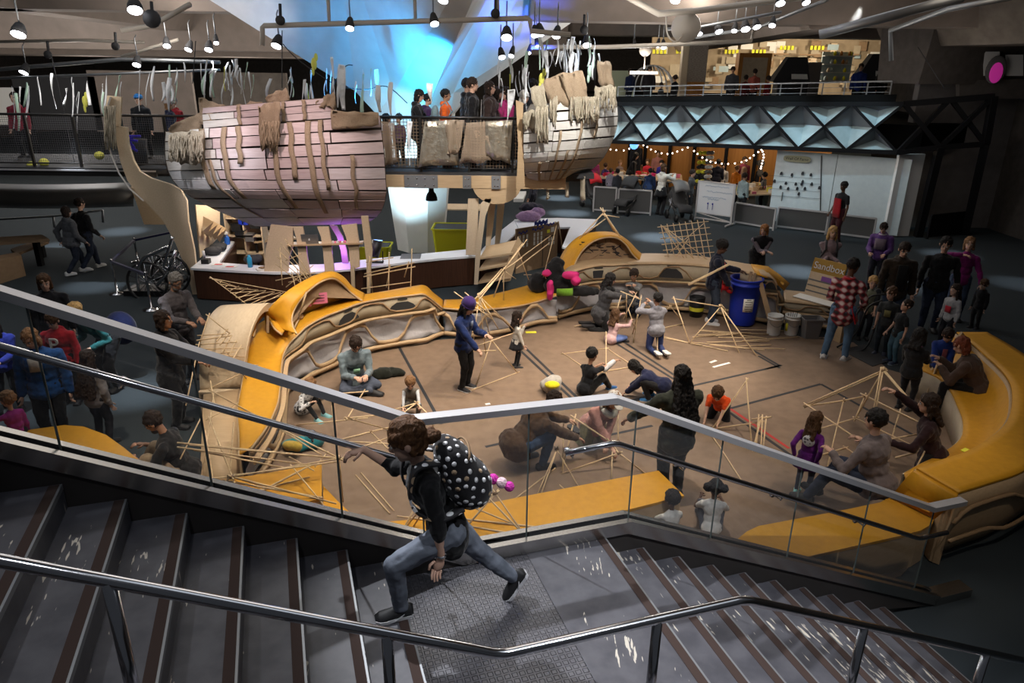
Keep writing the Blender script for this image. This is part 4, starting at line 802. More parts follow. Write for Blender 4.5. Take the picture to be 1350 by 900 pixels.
def tub(px, py, w, d, h, m, label, name='storage_tub', inner='charcoal'):
    c = G(px, py); t = thing(name, label, 'tub', c); b = MB()
    def rr(w_, d_, z): return [c+Vec((x*w_/2, y*d_/2, z)) for x, y in ((-.9, -1), (.9, -1), (1, -.9), (1, .9), (.9, 1), (-.9, 1), (-1, .9), (-1, -.9))]
    b.rings([rr(w*.8, d*.8, 0), rr(w, d, h), rr(w*1.05, d*1.05, h), rr(w*1.05, d*1.05, h-.04), rr(w*.98, d*.98, h-.045)], 0, False, False); b.add(rr(w*.8, d*.8, .02), [tuple(range(8))], 0); b.build('body', [m], t)
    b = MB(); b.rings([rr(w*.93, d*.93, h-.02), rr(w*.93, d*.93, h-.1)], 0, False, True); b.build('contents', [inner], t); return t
tub(597, 344, .95, .8, .92, 'lime_plastic', 'lime yellow plastic tub on the floor behind the counter right of the column')
tub(494, 350, .85, .6, .55, 'lime_plastic', 'low lime tub with green felt left of the column base')
# black stage light on the counter, lamp hanging under the bridge
sl = thing('stage_light', 'black uplight with blue lens on the counter aimed at the column', 'light', G(497, 346, .72)); c = sl.location
b = MB(); b.tube([c+Vec((-.06, 0, .12)), c+Vec((.02, .1, .46))], [.10, .12], 14); b.build('housing', ['black_plastic'], sl)
b = MB(); b.tube([c+Vec((.02, .1, .46)), c+Vec((.021, .103, .475))], .105, 14); b.build('lens', ['blue_glow'], sl)
b = MB(); b.tube([c+Vec((-.13, 0, .0)), c+Vec((-.13, .03, .25))], .012, 5); b.tube([c+Vec((.13, 0, .0)), c+Vec((.13, .03, .25))], .012, 5); b.box(c+Vec((0, 0, .012)), (.28, .1, .02)); b.build('yoke', ['black_metal'], sl)
pl = thing('pendant_lamp', 'black dome lamp hanging under the bridge fascia', 'lamp', Y(569, 264, 15.9)); c = pl.location
b = MB(); b.lathe([(.13, 0), (.125, .06), (.10, .14), (.06, .19), (.055, .26), (0, .27)], c, 18); b.build('shade', ['black_metal'], pl); b = MB(); b.tube([c+Vec((0, 0, .26)), c+Vec((0, 0, .40))], .012, 6); b.build('stem', ['black_metal'], pl)
# small things on the counter top
def cset(px, py, z, kind, label):
    c = G(px, py, z)
    if kind == 'leaflet': b = MB(); b.hexa([c+Vec(v) for v in ((-.13, -.09, 0), (.13, -.07, 0), (.15, .09, 0), (-.11, .08, 0), (-.13, -.09, .012), (.13, -.07, .012), (.15, .09, .012), (-.11, .08, .012))], 0); b.hexa([c+Vec(v) for v in ((-.08, -.05, .012), (.08, -.04, .012), (.09, .03, .012), (-.07, .03, .012), (-.08, -.05, .015), (.08, -.04, .015), (.09, .03, .015), (-.07, .03, .015))], 1); return solo(b, 'leaflet', ['paper', 'red_cloth'], label, 'leaflet')
    if kind == 'spray':
        t = thing('spray_bottle', label, 'bottle', c); b = MB(); b.lathe([(0, 0), (.06, 0), (.065, .02), (.065, .16), (.03, .21), (.025, .24)], c, 12); b.build('bottle', [rgbmat((.02, .12, .5), .3, 'pl')], t); b = MB(); b.box(c+Vec((0, 0, .27)), (.05, .1, .05)); b.tube([c+Vec((0, -.05, .27)), c+Vec((0, -.06, .2))], .01, 5); b.build('trigger', ['white_plastic'], t); return t
    if kind == 'cam':
        t = thing('desk_phone', label, 'phone', c); b = MB(); b.box(c+Vec((0, 0, .05)), (.16, .14, .10)); b.build('body', ['black_plastic'], t); b = MB(); b.tube([c+Vec((-.05, .05, .1)), c+Vec((-.05, .05, .26))], .03, 8); b.build('neck', ['white_plastic'], t); return t
    if kind == 'bag':
        b = MB(); b.ell(c+Vec((0, 0, .09)), (.2, .15, .10)); b.ell(c+Vec((.1, .02, .12)), (.1, .1, .07)); return solo(b, 'bag', ['charcoal'], label, 'bag')
cset(303, 352, ZC, 'leaflet', 'red and white leaflet on the left of the counter top'); cset(288, 349, ZC, 'leaflet', 'second red and white leaflet beside the black desk device'); cset(300, 322, ZC, 'spray', 'blue spray bottle on the left counter wing')
cset(272, 347, ZC, 'cam', 'small black desk device at the corner of the counter'); cset(281, 336, ZC, 'bag', 'black cap lying on the left counter wing'); cset(288, 331, ZC, 'bag', 'dark green cap lying further back on the left counter wing'); cset(334, 347, ZC, 'bag', 'dark brown bag on the counter beside the wide rib')
b = MB(); c = G(330, 352, ZC); b.lathe([(0, 0), (.05, 0), (.05, .2), (.03, .22), (.03, .26), (0, .26)], c, 10); solo(b, 'water_bottle', [rgbmat((.02, .30, .5), .3, 'pl')], 'teal water bottle on the counter next to the brown bag', 'bottle')
for i, (px_, py_, w) in enumerate([(352, 355, .3), (362, 352, .22), (345, 356, .2)]):
    c = G(px_, py_, ZC); b = MB(); b.box(c+Vec((0, 0, .02)), (w, .16, .04), .3*i); b.box(c+Vec((.02, .02, .05)), (w*.6, .12, .03), .3*i+.4, 1); solo(b, 'paper_stack', ['paper', 'cardboard'], ['messy paper stack on the counter at the foot of the wide rib', 'small paper stack behind the others on the counter', 'paper bundle at the front edge of the counter'][i], 'papers')
c = G(541, 340, ZC); b = MB(); b.slab([c+Vec((-.22, -.1, .0)), c+Vec((.22, -.06, .0)), c+Vec((.24, .1, .08)), c+Vec((-.2, .06, .08))], .02, 0, (0, -.3, 1)); solo(b, 'tablet', ['grey_metal'], 'grey tablet lying on the blue lit counter top', 'tablet')
for k in range(9):
    c = Y(436+k*3.2, 321+(k % 3)*.4, 14.45); b = MB(); b.box(c+Vec((0, 0, .02)), (.05, .06, .04+.02*(k % 2)), k); b.ell(c+Vec((0, 0, .05)), (.025, .03, .02), n=6, m=4); solo(b, 'trinket', ['white_paint' if k % 2 else 'pink_paper'], 'small craft piece lying on the plywood shelf under the left pod', 'craft piece', 'small craft pieces on the rib shelf')
# ------------------------------------------------------------------ cardboard display boards by the desk
cb_ = thing('display_board', 'tall cardboard board with blue letters and rows of cards behind the black coats', 'board', G(706, 358))
P0, P1 = G(680, 361), G(734, 348); u = (P1-P0).normalized(); nn = Vec((u.y, -u.x, 0)); w_ = (P1-P0).length
b = MB(); b.slab([P0, P1, P1+Vec((0, 0, zat(P1.x, P1.y, 293))), P0+Vec((0, 0, zat(P0.x, P0.y, 302)))], .04, 0, nn); b.build('panel', ['cardboard'], cb_)
HB = zat(P0.x, P0.y, 302)
def pin(a, h, w, hh, m, nm, tilt=0):
    b = MB(); c = P0+u*(a*w_)+Vec((0, 0, h*HB))+nn*.008; b.slab([c-u*w/2+Vec((0, 0, -hh/2-tilt)), c+u*w/2+Vec((0, 0, -hh/2+tilt)), c+u*w/2+Vec((0, 0, hh/2+tilt)), c-u*w/2+Vec((0, 0, hh/2-tilt))], .006, 0, nn); b.build(nm, [m], cb_)
for gx, n_, m_ in ((.08, 3, 3), (.42, 3, 3)):
    for i in range(n_):
        for j in range(m_): pin(gx+i*.085, .80-j*.095, .055, .09, 'paper', 'card')
for i in range(3):
    for j in range(2): pin(.78+i*.06, .63-j*.10, .04, .08, 'paper', 'card')
pin(.86, .84, .12, .12, 'paper', 'card'); pin(.76, .82, .1, .08, 'yellow_paper', 'card')
for a, h, w in ((.15, .90, .22), (.5, .92, .28), (.8, .97, .2)):
    for k in range(5): pin(a+(k-2)*w/5, h+.012*(-1)**k, w*.2, .05, 'ink_blue', 'letter', .008*(-1)**k)
for k in range(7): pin(.44+.045*k, 1.04+.012*(-1)**k, .07, .1, 'ink_blue', 'letter', .015*(-1)**k)
for a in (.63,): pin(a, .36, .02, .72*HB*.9, 'charcoal', 'door_outline')
pin(.8, .70, .5*.72, .02, 'charcoal', 'door_outline')
b = MB(); b.tube([P0+u*w_*1.0+Vec((0, 0, HB)), P1+u*.22+Vec((.05, -.1, .0))], .02, 6); b.tube([P1+Vec((0, 0, HB))-u*.1, P1+u*.1-nn*.4], .02, 6); b.build('strut', ['plywood'], cb_)
b = MB(); k0 = G(737, 330); b.slab([k0, k0+Vec((.55, .1, 0)), k0+Vec((.9, .3, .68)), k0+Vec((.0, .0, .68))], .03, 0, (0, -1, 0)); cp = thing('desk_cabinet', 'plywood panel with two slots under the white desk', 'panel', k0); b.build('panel', ['plywood_pale'], cp)
b = MB()
for dx in (.10, .22): b.box(k0+Vec((dx+.1, -.02, .55)), (.035, .02, .12))
b.build('slot', ['charcoal'], cp)
# ------------------------------------------------------------------ truss frieze and gallery at the right
TA, TB = (3.2, 27.0), (11.35, 21.6); td = Vec((TB[0]-TA[0], TB[1]-TA[1], 0)).normalized(); tn = Vec((-td.y, td.x, 0))
if tn.y < 0: tn = -tn
TPt = lambda px, py, off=0: onplane(px, py, (TA[0]+tn.x*off, TA[1]+tn.y*off), (TB[0]+tn.x*off, TB[1]+tn.y*off))
topn = [TPt(*p) for p in [(770, 137), (816, 136.5), (854, 136), (897, 136), (945, 136), (999, 135.5), (1057, 135), (1123, 137), (1192, 137)]]
botn = [TPt(*p) for p in [(770, 185.5), (809, 186), (851, 186.5), (893, 187.5), (941, 189), (994, 191.5), (1052, 195.5), (1115, 198), (1183, 201)]]
tr = thing('lattice_truss', 'long steel lattice truss with folded pale blue panels across the gallery front', 'truss', (7, 24.5, 0))
b = MB(); b.bar(topn[0], topn[-1], .10, .12); b.build('top_chord', ['black_metal'], tr); b = MB(); b.bar(botn[0], botn[-1], .10, .12); b.build('bottom_chord', ['black_metal'], tr)
for i in range(len(topn)-1):
    for a, c in ((topn[i], botn[i+1]), (botn[i], topn[i+1])): b = MB(); b.bar(a, c, .06, .07); b.build('diagonal', ['black_metal'], tr)
mid = []
for i in range(len(topn)-1): mid.append((topn[i]+botn[i+1]+botn[i]+topn[i+1])/4)
bk = lambda p, d: p+tn*d
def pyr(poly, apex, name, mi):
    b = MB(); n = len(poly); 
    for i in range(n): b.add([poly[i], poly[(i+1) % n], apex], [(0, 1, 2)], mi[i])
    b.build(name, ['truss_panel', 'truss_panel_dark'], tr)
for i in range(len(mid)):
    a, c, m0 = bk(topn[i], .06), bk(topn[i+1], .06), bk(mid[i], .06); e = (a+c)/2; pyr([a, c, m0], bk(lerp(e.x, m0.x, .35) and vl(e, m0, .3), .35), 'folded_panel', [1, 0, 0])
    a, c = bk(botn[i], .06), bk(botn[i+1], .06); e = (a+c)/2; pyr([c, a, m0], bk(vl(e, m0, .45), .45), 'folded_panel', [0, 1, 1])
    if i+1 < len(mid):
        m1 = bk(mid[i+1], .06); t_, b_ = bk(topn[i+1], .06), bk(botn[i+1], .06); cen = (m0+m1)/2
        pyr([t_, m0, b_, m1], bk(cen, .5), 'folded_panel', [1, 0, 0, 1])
# dark end frame of the truss, turning towards the right wall
ef = thing('steel_portal', 'black steel portal frame at the right end of the truss', 'frame', G(1210, 312))
pb, pc = G(1210, 312), G(1272, 309)
pt = lambda px, py, y: Y(px, py, y)
N = {'a': topn[-1], 'b': Y(1253, 130, 21.6), 'c': Y(1310, 127, 21.4), 'd': botn[-1], 'e': Y(1239, 194, 21.5), 'f': Y(1299, 190, 21.4)}
for k, (p, q, w) in enumerate([('a', 'c', .16), ('d', 'e', .14), ('e', 'f', .14), ('a', 'e', .12), ('d', 'b', .12), ('b', 'f', .12), ('e', 'c', .12), ('c', 'f', .18)]): b = MB(); b.bar(N[p], N[q], w, w); b.build('member', ['black_metal'], ef)
b = MB(); b.bar(N['e'], pb, .2, .2); b.build('column', ['black_metal'], ef); b = MB(); b.bar(N['f'], pc, .22, .22); b.build('column', ['black_metal'], ef)
# gallery slab, soffit over the shop, fascia
gl = MB(); p0, p1 = Vec((*TA, 0))+tn*.75-td*6, Vec((*TB, 0))+tn*.75+td*.3
poly = [(p0.x, p0.y), (p1.x, p1.y), (16, 24.5), (16, 52), (p0.x, 52)]
gl.prism(poly, 2.55, 3.25); struct(gl, 'floor_gallery', ['slot'])
kb = MB(); a, c = TPt(700, 128, .3), TPt(1182, 124, .3); kb.slab([a+Vec((0, 0, -.25)), c+Vec((0, 0, -.25)), c+Vec((0, 0, -.01)), a+Vec((0, 0, -.01))], .1, 0, -tn); struct(kb, 'trim_gallery', ['slot'])
gr = thing('gallery_railing', 'thin grey railing along the upper gallery above the truss', 'railing', tuple(TPt(960, 125, .6)))
a, c = TPt(815, 114.5, .6), TPt(1176, 107, .6)
b = MB(); b.bar(a, c, .05, .04); b.build('top_rail', ['grey_metal'], gr)
for k in range(15): p = vl(a, c, k/14); b = MB(); b.bar(p, p-Vec((0, 0, .66)), .03, .03); b.build('post', ['grey_metal'], gr)
for h in (.15, .3, .45): b = MB(); b.bar(a-Vec((0, 0, h)), c-Vec((0, 0, h)), .012, .012); b.build('wire', ['grey_metal'], gr)
# gallery back wall with pinned sheets
bw_ = MB(); wx0, wx1, wy = Y(858, 80, 46).x, Y(1175, 80, 46).x, 46.0; bw_.slab([(wx0, wy, 3.4), (wx1, wy, 3.4), (wx1, wy, 7.2), (wx0, wy, 7.2)], .2, 0, (0, -1, 0)); struct(bw_, 'wall_gallery', [mat('gallery_wall', (.40, .32, .22), .8, 0, (2, .3, .7), None, .2, (.30, .23, .15))])
rnd = random.Random(12)
pg = thing('notice_wall', 'lit wall of pinned notes and drawings at the back of the upper gallery', 'display', (13, 45.7, 3.4))
for i in range(90):
    x = rnd.uniform(wx0+.3, wx1-.6); z = rnd.uniform(4.0, 6.3); w, h = rnd.uniform(.2, .75), rnd.uniform(.15, .6)
    b = MB(); b.box((x, 45.75-.002*i, z), (w, .02, h)); b.build('pinned_sheet', [rnd.choice(['paper', 'paper', 'cream_board', 'cardboard', 'truss_panel', 'plywood_pale'])], pg)
for k, px_ in enumerate([862, 893, 957, 993, 1030, 1070]):
    c = Y(px_, 68 if k < 4 else 63, 45.5); b = MB()
    for j in range(4): b.box(c+Vec((j*.22, 0, 0)), (.15, .03, .22))
    b.build('date_marker', ['yellow_paper'], pg)
for k in range(9):
    c = Y(1012+k*14, 74+rnd.uniform(-3, 5), 45.4); b = MB(); b.box(c, (rnd.uniform(.5, 1.4), .03, .09)); b.build('text_strip', ['cardboard'], pg)
# brick pier on the gallery
bp = thing('brick_pier', 'pale brick pier with a lit corner on the upper gallery', 'pier', Y(913, 125, 34)); m_ = mat('brick', (.34, .29, .24), .85, 0, (30, .4, .6), None, .2, (.22, .17, .13), (.4, .4, 3))
q0_, q1_ = Y(903, 125, 34), Y(928, 125, 34); b = MB(); b.box(((q0_.x+q1_.x)/2, 34.3, 5.3), (q1_.x-q0_.x, .6, 4.2)); b.build('shaft', [m_], bp); b = MB(); b.box(((q0_.x+q1_.x)/2, 33.98, 3.75), ((q1_.x-q0_.x)*.9, .06, .9)); b.build('base_panel', ['wood_panel'], bp); b = MB(); b.box((q0_.x-.12, 34.2, 5.3), (.28, .4, 4.2)); b.build('corner_strip', ['plywood_pale'], bp)  # pale strip paints the lit corner of the pier in colour
# gallery exhibits
def case(px, py, w, label):
    c = Y(px, py, 33); t = thing('exhibit_case', label, 'exhibit', c); b = MB(); h = w*1.0
    b.hexa([c+Vec(v) for v in ((-w*.9, -.3, 0), (w*.7, -.3, 0), (w*.7, .4, 0), (-w*.9, .4, 0), (-w*.25, .0, h), (w*.55, .0, h), (w*.55, .4, h), (-w*.25, .4, h))]); b.build('body', ['charcoal'], t)
    b = MB(); b.slab([c+Vec((-.1*w, -.28, .12*h)), c+Vec((w*.6, -.28, .12*h)), c+Vec((w*.5, -.06, .7*h)), c+Vec((-.12*w, -.06, .7*h))], .02, 0, (0, -1, .2)); b.build('label_panel', ['paper'], t)
    b = MB(); b.slab([c+Vec((-w*.2, -.03, .76*h)), c+Vec((w*.5, -.03, .76*h)), c+Vec((w*.5, -.01, .96*h)), c+Vec((-w*.2, -.01, .96*h))], .02, 0, (0, -1, 0)); b.build('screen', ['grey_plastic'], t); b = MB(); b.box((c.x, c.y+.05, (c.z+3.25)/2), (w*1.3, .6, c.z-3.25)); b.build('plinth', ['charcoal'], t)
case(1043, 108, 1.0, 'dark sloping exhibit case with white label on the gallery, left one'); case(1153, 104, 1.0, 'dark sloping exhibit case at the right end of the gallery')
sc_ = thing('shelf_display', 'lit glass shelf display of small objects on the gallery', 'display', Y(1101, 107, 40)); a, c = Y(1081, 108, 40), Y(1121, 106, 40)
b = MB(); b.box(((a.x+c.x)/2, 40.2, 4.9), (c.x-a.x, .1, 1.5)); b.build('back_panel', ['truss_panel'], sc_)
for k in range(4): b = MB(); b.box(((a.x+c.x)/2, 40.0, 4.25+.4*k), (c.x-a.x, .3, .03)); b.build('shelf', ['white_paint'], sc_)
for k in range(20):
    b = MB(); z = 4.27+.4*rnd.randint(0, 3); x = rnd.uniform(a.x+.1, c.x-.1); b.lathe([(0, 0), (.07, 0), (.09, .1), (.04, .2), (0, .22)], (x, 39.9, z), 8); solo(b, 'glass_jar', [rnd.choice(['lime_plastic', 'cream_board', 'wood_panel', 'truss_panel'])], 'little jar on the lit shelf display of the gallery', 'jar', 'jars on the gallery shelf display')
b = MB(); b.slab([Y(1059, 132, 36), Y(1077, 132, 36), Y(1084, 82, 36), Y(1066, 82, 36)], .05, 0, (0, -1, 0)); solo(b, 'banner', ['grey_plastic'], 'dark leaning banner panel between the exhibit cases on the gallery', 'banner')
dm = thing('dome_model', 'white ribbed dome model on the gallery beside the brick pier', 'dome', Y(858, 118, 32)); c = dm.location
for k in range(5):
    a_ = math.pi*k/5; b = MB(); b.tube([c+Vec((.95*math.cos(a_)*math.cos(t), .95*math.sin(a_)*math.cos(t), .95*math.sin(t))) for t in [math.pi*j/12 for j in range(13)]], .03, 5); b.build('dome_rib', ['white_paint'], dm)
ck2 = thing('cabinet', 'wood and glass cabinet behind the silhouettes on the gallery', 'cabinet', Y(993, 110, 38)); c = ck2.location; b = MB(); b.box((c.x, c.y+.4, (c.z+1.4+3.25)/2), (1.6, .6, c.z+1.4-3.25)); b.build('body', ['wood_panel'], ck2); b = MB(); b.box(c+Vec((0, .08, .6)), (1.2, .05, 1.2)); b.build('glass_front', ['cream_board'], ck2)
b = MB(); b.slab([Y(806, 127, 36), Y(835, 127, 36), Y(835, 93, 36), Y(806, 93, 36)], .05, 0, (0, -1, 0)); solo(b, 'display_case', [mat('pale_green', (.50, .56, .38), .5)], 'pale green lit display case behind the gallery rail', 'case')
# ------------------------------------------------------------------ workshop under the gallery
w0, w1 = G(765, 236), G(1016, 258); wd = (w1-w0).normalized(); wn = Vec((wd.y, -wd.x, 0)); wn = -wn if wn.y > 0 else wn
b = MB(); b.slab([w0-wd*3, w1+wd*2, w1+wd*2+Vec((0, 0, 2.6)), w0-wd*3+Vec((0, 0, 2.6))], .15, 0, wn); struct(b, 'wall_workshop', ['wood_panel'])
for k, px_ in enumerate([828, 848, 880, 912, 954, 992]):
    p = onplane(px_, 235, (w0.x+wn.x*.12, w0.y+wn.y*.12), (w1.x+wn.x*.12, w1.y+wn.y*.12)); b = MB(); b.box((p.x, p.y, 1.28), (.12, .1, 2.56), math.atan2(wd.y, wd.x)); struct(b, 'trim_%d' % (k+3), ['black_metal'])
slt = thing('string_lights', 'swags of small warm white lights over the workshop front', 'lights', tuple(TPt(900, 200, .9)))
pts_ = []
for seg in ([(805, 197), (825, 198), (838, 189)], [(838, 189), (850, 192), (862, 199), (880, 203), (895, 199), (910, 193)], [(915, 199), (928, 209), (941, 214), (960, 216), (980, 213), (992, 206), (1004, 197)], [(1004, 197), (1007, 205), (1005, 214), (1003, 222)]):
    P = smooth_path([TPt(x, y, 1.3) for x, y in seg], 7); b = MB(); b.tube(P, .006, 4); b.build('cable', ['charcoal'], slt)
    for p in P[::3]: b = MB(); b.ell(p, (.03, .03, .03), n=6, m=4); b.build('bulb', ['bulb_glow'], slt)
b = MB(); p = TPt(836, 191, 1.2); b.ell(p, (.16, .14, .16), n=10, m=7); solo(b, 'blue_lantern', ['blue_glow'], 'glowing blue lantern over the tall man in the workshop', 'lantern')
def barrier(a, c, pt_a, label, m='grey_plastic'):
    A_, C_ = G(*a), G(*c); h = zat(A_.x, A_.y, pt_a); t = thing('barrier', label, 'barrier', (A_+C_)/2, 'mesh barriers along the workshop'); up = Vec((0, 0, 1)); d = (C_-A_).normalized()
    b = MB(); b.bar(A_+up*h, C_+up*h, .05, .05); b.bar(A_+up*.08, C_+up*.08, .05, .05); b.bar(A_, A_+up*h, .05, .05, 0, d); b.bar(C_, C_+up*h, .05, .05, 0, d); b.build('frame', ['aluminium' if m != 'black_metal' else m], t)
    b = MB(); q = Vec((-d.y, d.x, 0))*.01; b.slab([A_+up*.1, C_+up*.1, C_+up*(h-.02), A_+up*(h-.02)], .02, 0, -q); b.build('infill', [m], t); return t
mat('barrier_grey', (.07, .07, .07), .7)
for a, c, py, lb in [((782, 279), (811, 281), 246, 'leftmost grey mesh barrier, behind the first stroller'), ((814, 281), (857, 284), 249, 'grey mesh barrier behind the dark double stroller'), ((967, 295), (1019, 304), 267, 'grey mesh barrier right beside the whiteboard'), ((1023, 301), (1088, 309), 273, 'grey mesh barrier below the notes of the white board'), ((1090, 309), (1150, 317), 281, 'grey mesh barrier behind the man in the red apron')]: barrier(a, c, py, lb, 'barrier_grey')
barrier((1222, 315), (1272, 309), 284, 'black barrier panel between the two steel columns', 'black_metal')
wbd = thing('whiteboard', 'rolling whiteboard with faint handwriting in front of the workshop', 'whiteboard', G(940, 294)); A_, C_ = G(916, 291), G(963, 298); d = (C_-A_).normalized(); q = Vec((d.y, -d.x, 0)); up = Vec((0, 0, 1)); z0, z1 = zat(A_.x, A_.y, 279), zat(A_.x, A_.y, 238)
b = MB(); b.slab([A_+up*z0, C_+up*z0, C_+up*z1, A_+up*z1], .03, 0, q); b.build('board', [mat('wb', (.60, .63, .66), .3)], wbd)
b = MB(); b.bar(A_+up*z1, C_+up*z1, .05, .03); b.bar(A_+up*z0, C_+up*z0, .05, .03); b.bar(A_+up*z0, A_+up*z1, .04, .04, 0, d); b.bar(C_+up*.05, C_+up*z1, .06, .06, 0, d); b.bar(A_+up*.05, A_+up*z0, .05, .05, 0, d); b.bar(A_+up*.12, C_+up*.12, .04, .04); b.bar(A_+up*z0, C_+up*.12, .03, .03); b.bar(C_-q*.3+up*.05, C_+q*.4+up*.05, .05, .05); b.bar(A_-q*.3+up*.05, A_+q*.4+up*.05, .05, .05); b.build('frame', ['aluminium'], wbd)
for k, (r_, s_, e_) in enumerate([(.88, .2, .85), (.70, .25, .95), (.52, .15, .8), (.46, .3, .6)]):
    b = MB(); b.tube([A_+(C_-A_)*lerp(s_, e_, j/40)+up*(lerp(z0, z1, r_)+rnd.uniform(-.022, .022))+q*.006 for j in range(41)], .007, 4)
    b.build('handwriting', [mat('faint_ink', (.25, .36, .50), .8)], wbd)
for x in (.32, .45): b = MB(); p = A_+(C_-A_)*x+up*lerp(z0, z1, .22)+q*.006; b.bar(p-up*.09, p+up*.09, .006, .05); b.ell(p+up*.1, (.03, .01, .03), n=8, m=5); b.build('drawn_figure', ['ink_blue'], wbd)
# white notice board with sign
nb_ = thing('notice_board', 'big pale board with dark notes on strings and an oval sign', 'board', G(1095, 300)); A_, C_ = G(1012, 292), G(1182, 313); d = (C_-A_).normalized(); q = Vec((d.y, -d.x, 0)); z1 = zat(A_.x, A_.y, 198)
for a_, c_ in ((0, .47), (.475, 1)): b = MB(); b.slab([A_+(C_-A_)*a_+up*.05, A_+(C_-A_)*c_+up*.05, A_+(C_-A_)*c_+up*z1, A_+(C_-A_)*a_+up*z1], .06, 0, q); b.build('panel', [mat('pale_board', (.55, .62, .64), .6, 0, (8, .3, .7), (60, .2), .3, (.50, .57, .60))], nb_)
onb = lambda px, py, o=.02: onplane(px, py, (A_.x+q.x*o, A_.y+q.y*o), (C_.x+q.x*o, C_.y+q.y*o))
p = onb(1051, 209.5, .03); b = MB(); b.rings([[p+q*o+d*(.42*math.copysign(abs(math.cos(a))**.5, math.cos(a)))+up*(.10*math.copysign(abs(math.sin(a))**.5, math.sin(a))) for a in [2*math.pi*k/24 for k in range(24)]] for o in (0, .025)]); sg = b.build('oval_sign', [mat('sign_olive', (.30, .30, .20), .6)], nb_)
curve_text('Wall Of Fame', .125, p+q*.03, (math.pi/2, 0, math.atan2(d.y, d.x)), 'ink', 'sign_lettering', nb_)
for y0, pts in ((230, [(1030, 229), (1044, 231), (1058, 229), (1069, 231)]), (237, [(1021, 239), (1036, 242), (1049, 243), (1058, 240), (1070, 243)]), (247, [(1029, 247), (1039, 249), (1051, 249), (1061, 249), (1080, 248)]), (256, [(1053, 256), (1057, 243)])):
    b = MB(); b.bar(onb(1013, y0+1), onb(1083, y0+6), .006, .006); b.build('string', ['charcoal'], nb_)
    for x, y in pts: b = MB(); o_ = onb(x, y, .03); b.bar(o_-d*.035, o_+d*.035, .03, .07, 0, up); b.ell(o_+up*.04, (.03, .03, .03), n=6, m=4); b.build('pinned_note', ['ink'], nb_)
b = MB(); o_ = onb(1031, 259, .03); b.bar(o_-up*.14, o_+up*.14, .06, .02, 0, d); b.build('tag', ['grey_plastic'], nb_)
b = MB(); b.bar(onb(1083, 205), onb(1081, 298), .03, .02, 0, d); b.build('seam', ['dark_steel'], nb_)
# strollers
def stroller(px, py, rz, label, hood, s=1.0):
    t = thing('stroller', label, 'stroller', G(px, py)); c = t.location; R = Matrix.Translation(c) @ Matrix.Rotation(rz, 4, 'Z') @ Matrix.Scale(s, 4)
    for sx in (-.24, .24):
        for y_, r_ in ((-.32, .11), (.34, .13)):
            w = MB(); w.rings([[Vec((sx+o, y_+r_*math.cos(a), r_+r_*math.sin(a))) for a in [2*math.pi*k/14 for k in range(14)]] for o in (-.02, .02)], 0, True); w.xf(R); w.build('wheel', ['black_plastic'], t)
    f = MB()
    for sx in (-.24, .24): f.tube([(sx, -.32, .12), (sx, .05, .5), (sx, .55, 1.0)], .016, 6); f.tube([(sx, .34, .13), (sx, .05, .5)], .016, 6); f.tube([(sx, -.34, .3), (sx, .1, .45)], .014, 6)
    f.tube([(-.24, .55, 1.0), (.24, .55, 1.0)], .02, 6); f.xf(R); f.build('frame', ['dark_steel'], t)
    se = MB(); se.sheet([[Vec((x, y, z)) for x in (-.2, 0, .2)] for y, z in ((-.42, .28), (-.3, .42), (-.02, .4), (.12, .48), (.3, .92))], .05); se.xf(R); se.build('seat', ['charcoal'], t)
    h = MB(); h.sheet([[Vec((x, .28-.36*math.sin(a), .80+.33*math.cos(a)-abs(x)*.25)) for x in (-.23, -.1, 0, .1, .23)] for a in [k*.28 for k in range(6)]], .02); h.xf(R); h.build('hood', [hood], t)
    bg = MB(); bg.ell((0, .48, .62), (.2, .12, .22), n=10, m=7); bg.xf(R); bg.build('hanging_bag', ['charcoal'], t); return t
stroller(783, 274, .5, 'black stroller with red hood at the left of the workshop barriers', 'red_cloth', 1.1); stroller(826, 282, -.7, 'dark low double stroller in front of the mesh barrier', 'charcoal', 1.15); stroller(895, 290, .2, 'black stroller with pale coat over the handle beside the whiteboard', 'grey_plastic', 1.15)
b = MB(); c = G(893, 262, .95); c = Y(893, 262, G(895, 290).y+.5); b.ell(c, (.3, .14, .22)); b.ell(c+Vec((-.1, -.08, -.15)), (.16, .12, .2)); solo(b, 'coat', [rgbmat((.35, .37, .40))], 'pale grey coat hung on the stroller by the whiteboard', 'coat')
# workshop tables with craft clutter
def worktable(px, py, w, d_, rz, label, n, seed, cols):
    c = G(px, py, .7); t = table(c.x, c.y, w, d_, .72, label, 'plywood_pale', rz); r = random.Random(seed)
    for i in range(n):
        lx, ly = r.uniform(-w/2+.1, w/2-.1), r.uniform(-d_/2+.1, d_/2-.1); p = Vec((c.x+lx*math.cos(rz)-ly*math.sin(rz), c.y+lx*math.sin(rz)+ly*math.cos(rz), .72)); b = MB(); s = r.uniform(.06, .16)
        b.box(p+Vec((0, 0, s*.4)), (s*1.3, s, s*.8), r.uniform(0, 3)); b.box(p+Vec((0, 0, s*.82)), (s*1.4, s*1.1, s*.1), r.uniform(0, 3)); solo(b, 'craft_box', [r.choice(cols)], 'small cardboard or paper craft box on the ' + ('left' if seed == 1 else 'right') + ' workshop table', 'craft box', 'craft boxes on the %s workshop table' % ('left' if seed == 1 else 'right'))
    return t
worktable(845, 233, 3.2, 1.8, -.2, 'long workshop table crowded with craft boxes at the left', 55, 1, ['red_cloth', 'pink_paper', 'paper', 'cardboard', 'plywood', 'magenta', 'red_cloth'])
worktable(990, 250, 2.2, 2.2, .3, 'workshop table of paper crafts behind the barrier at the right', 30, 2, ['cardboard', 'paper', 'yellow_paper', 'plywood', 'pink_paper', 'cardboard'])
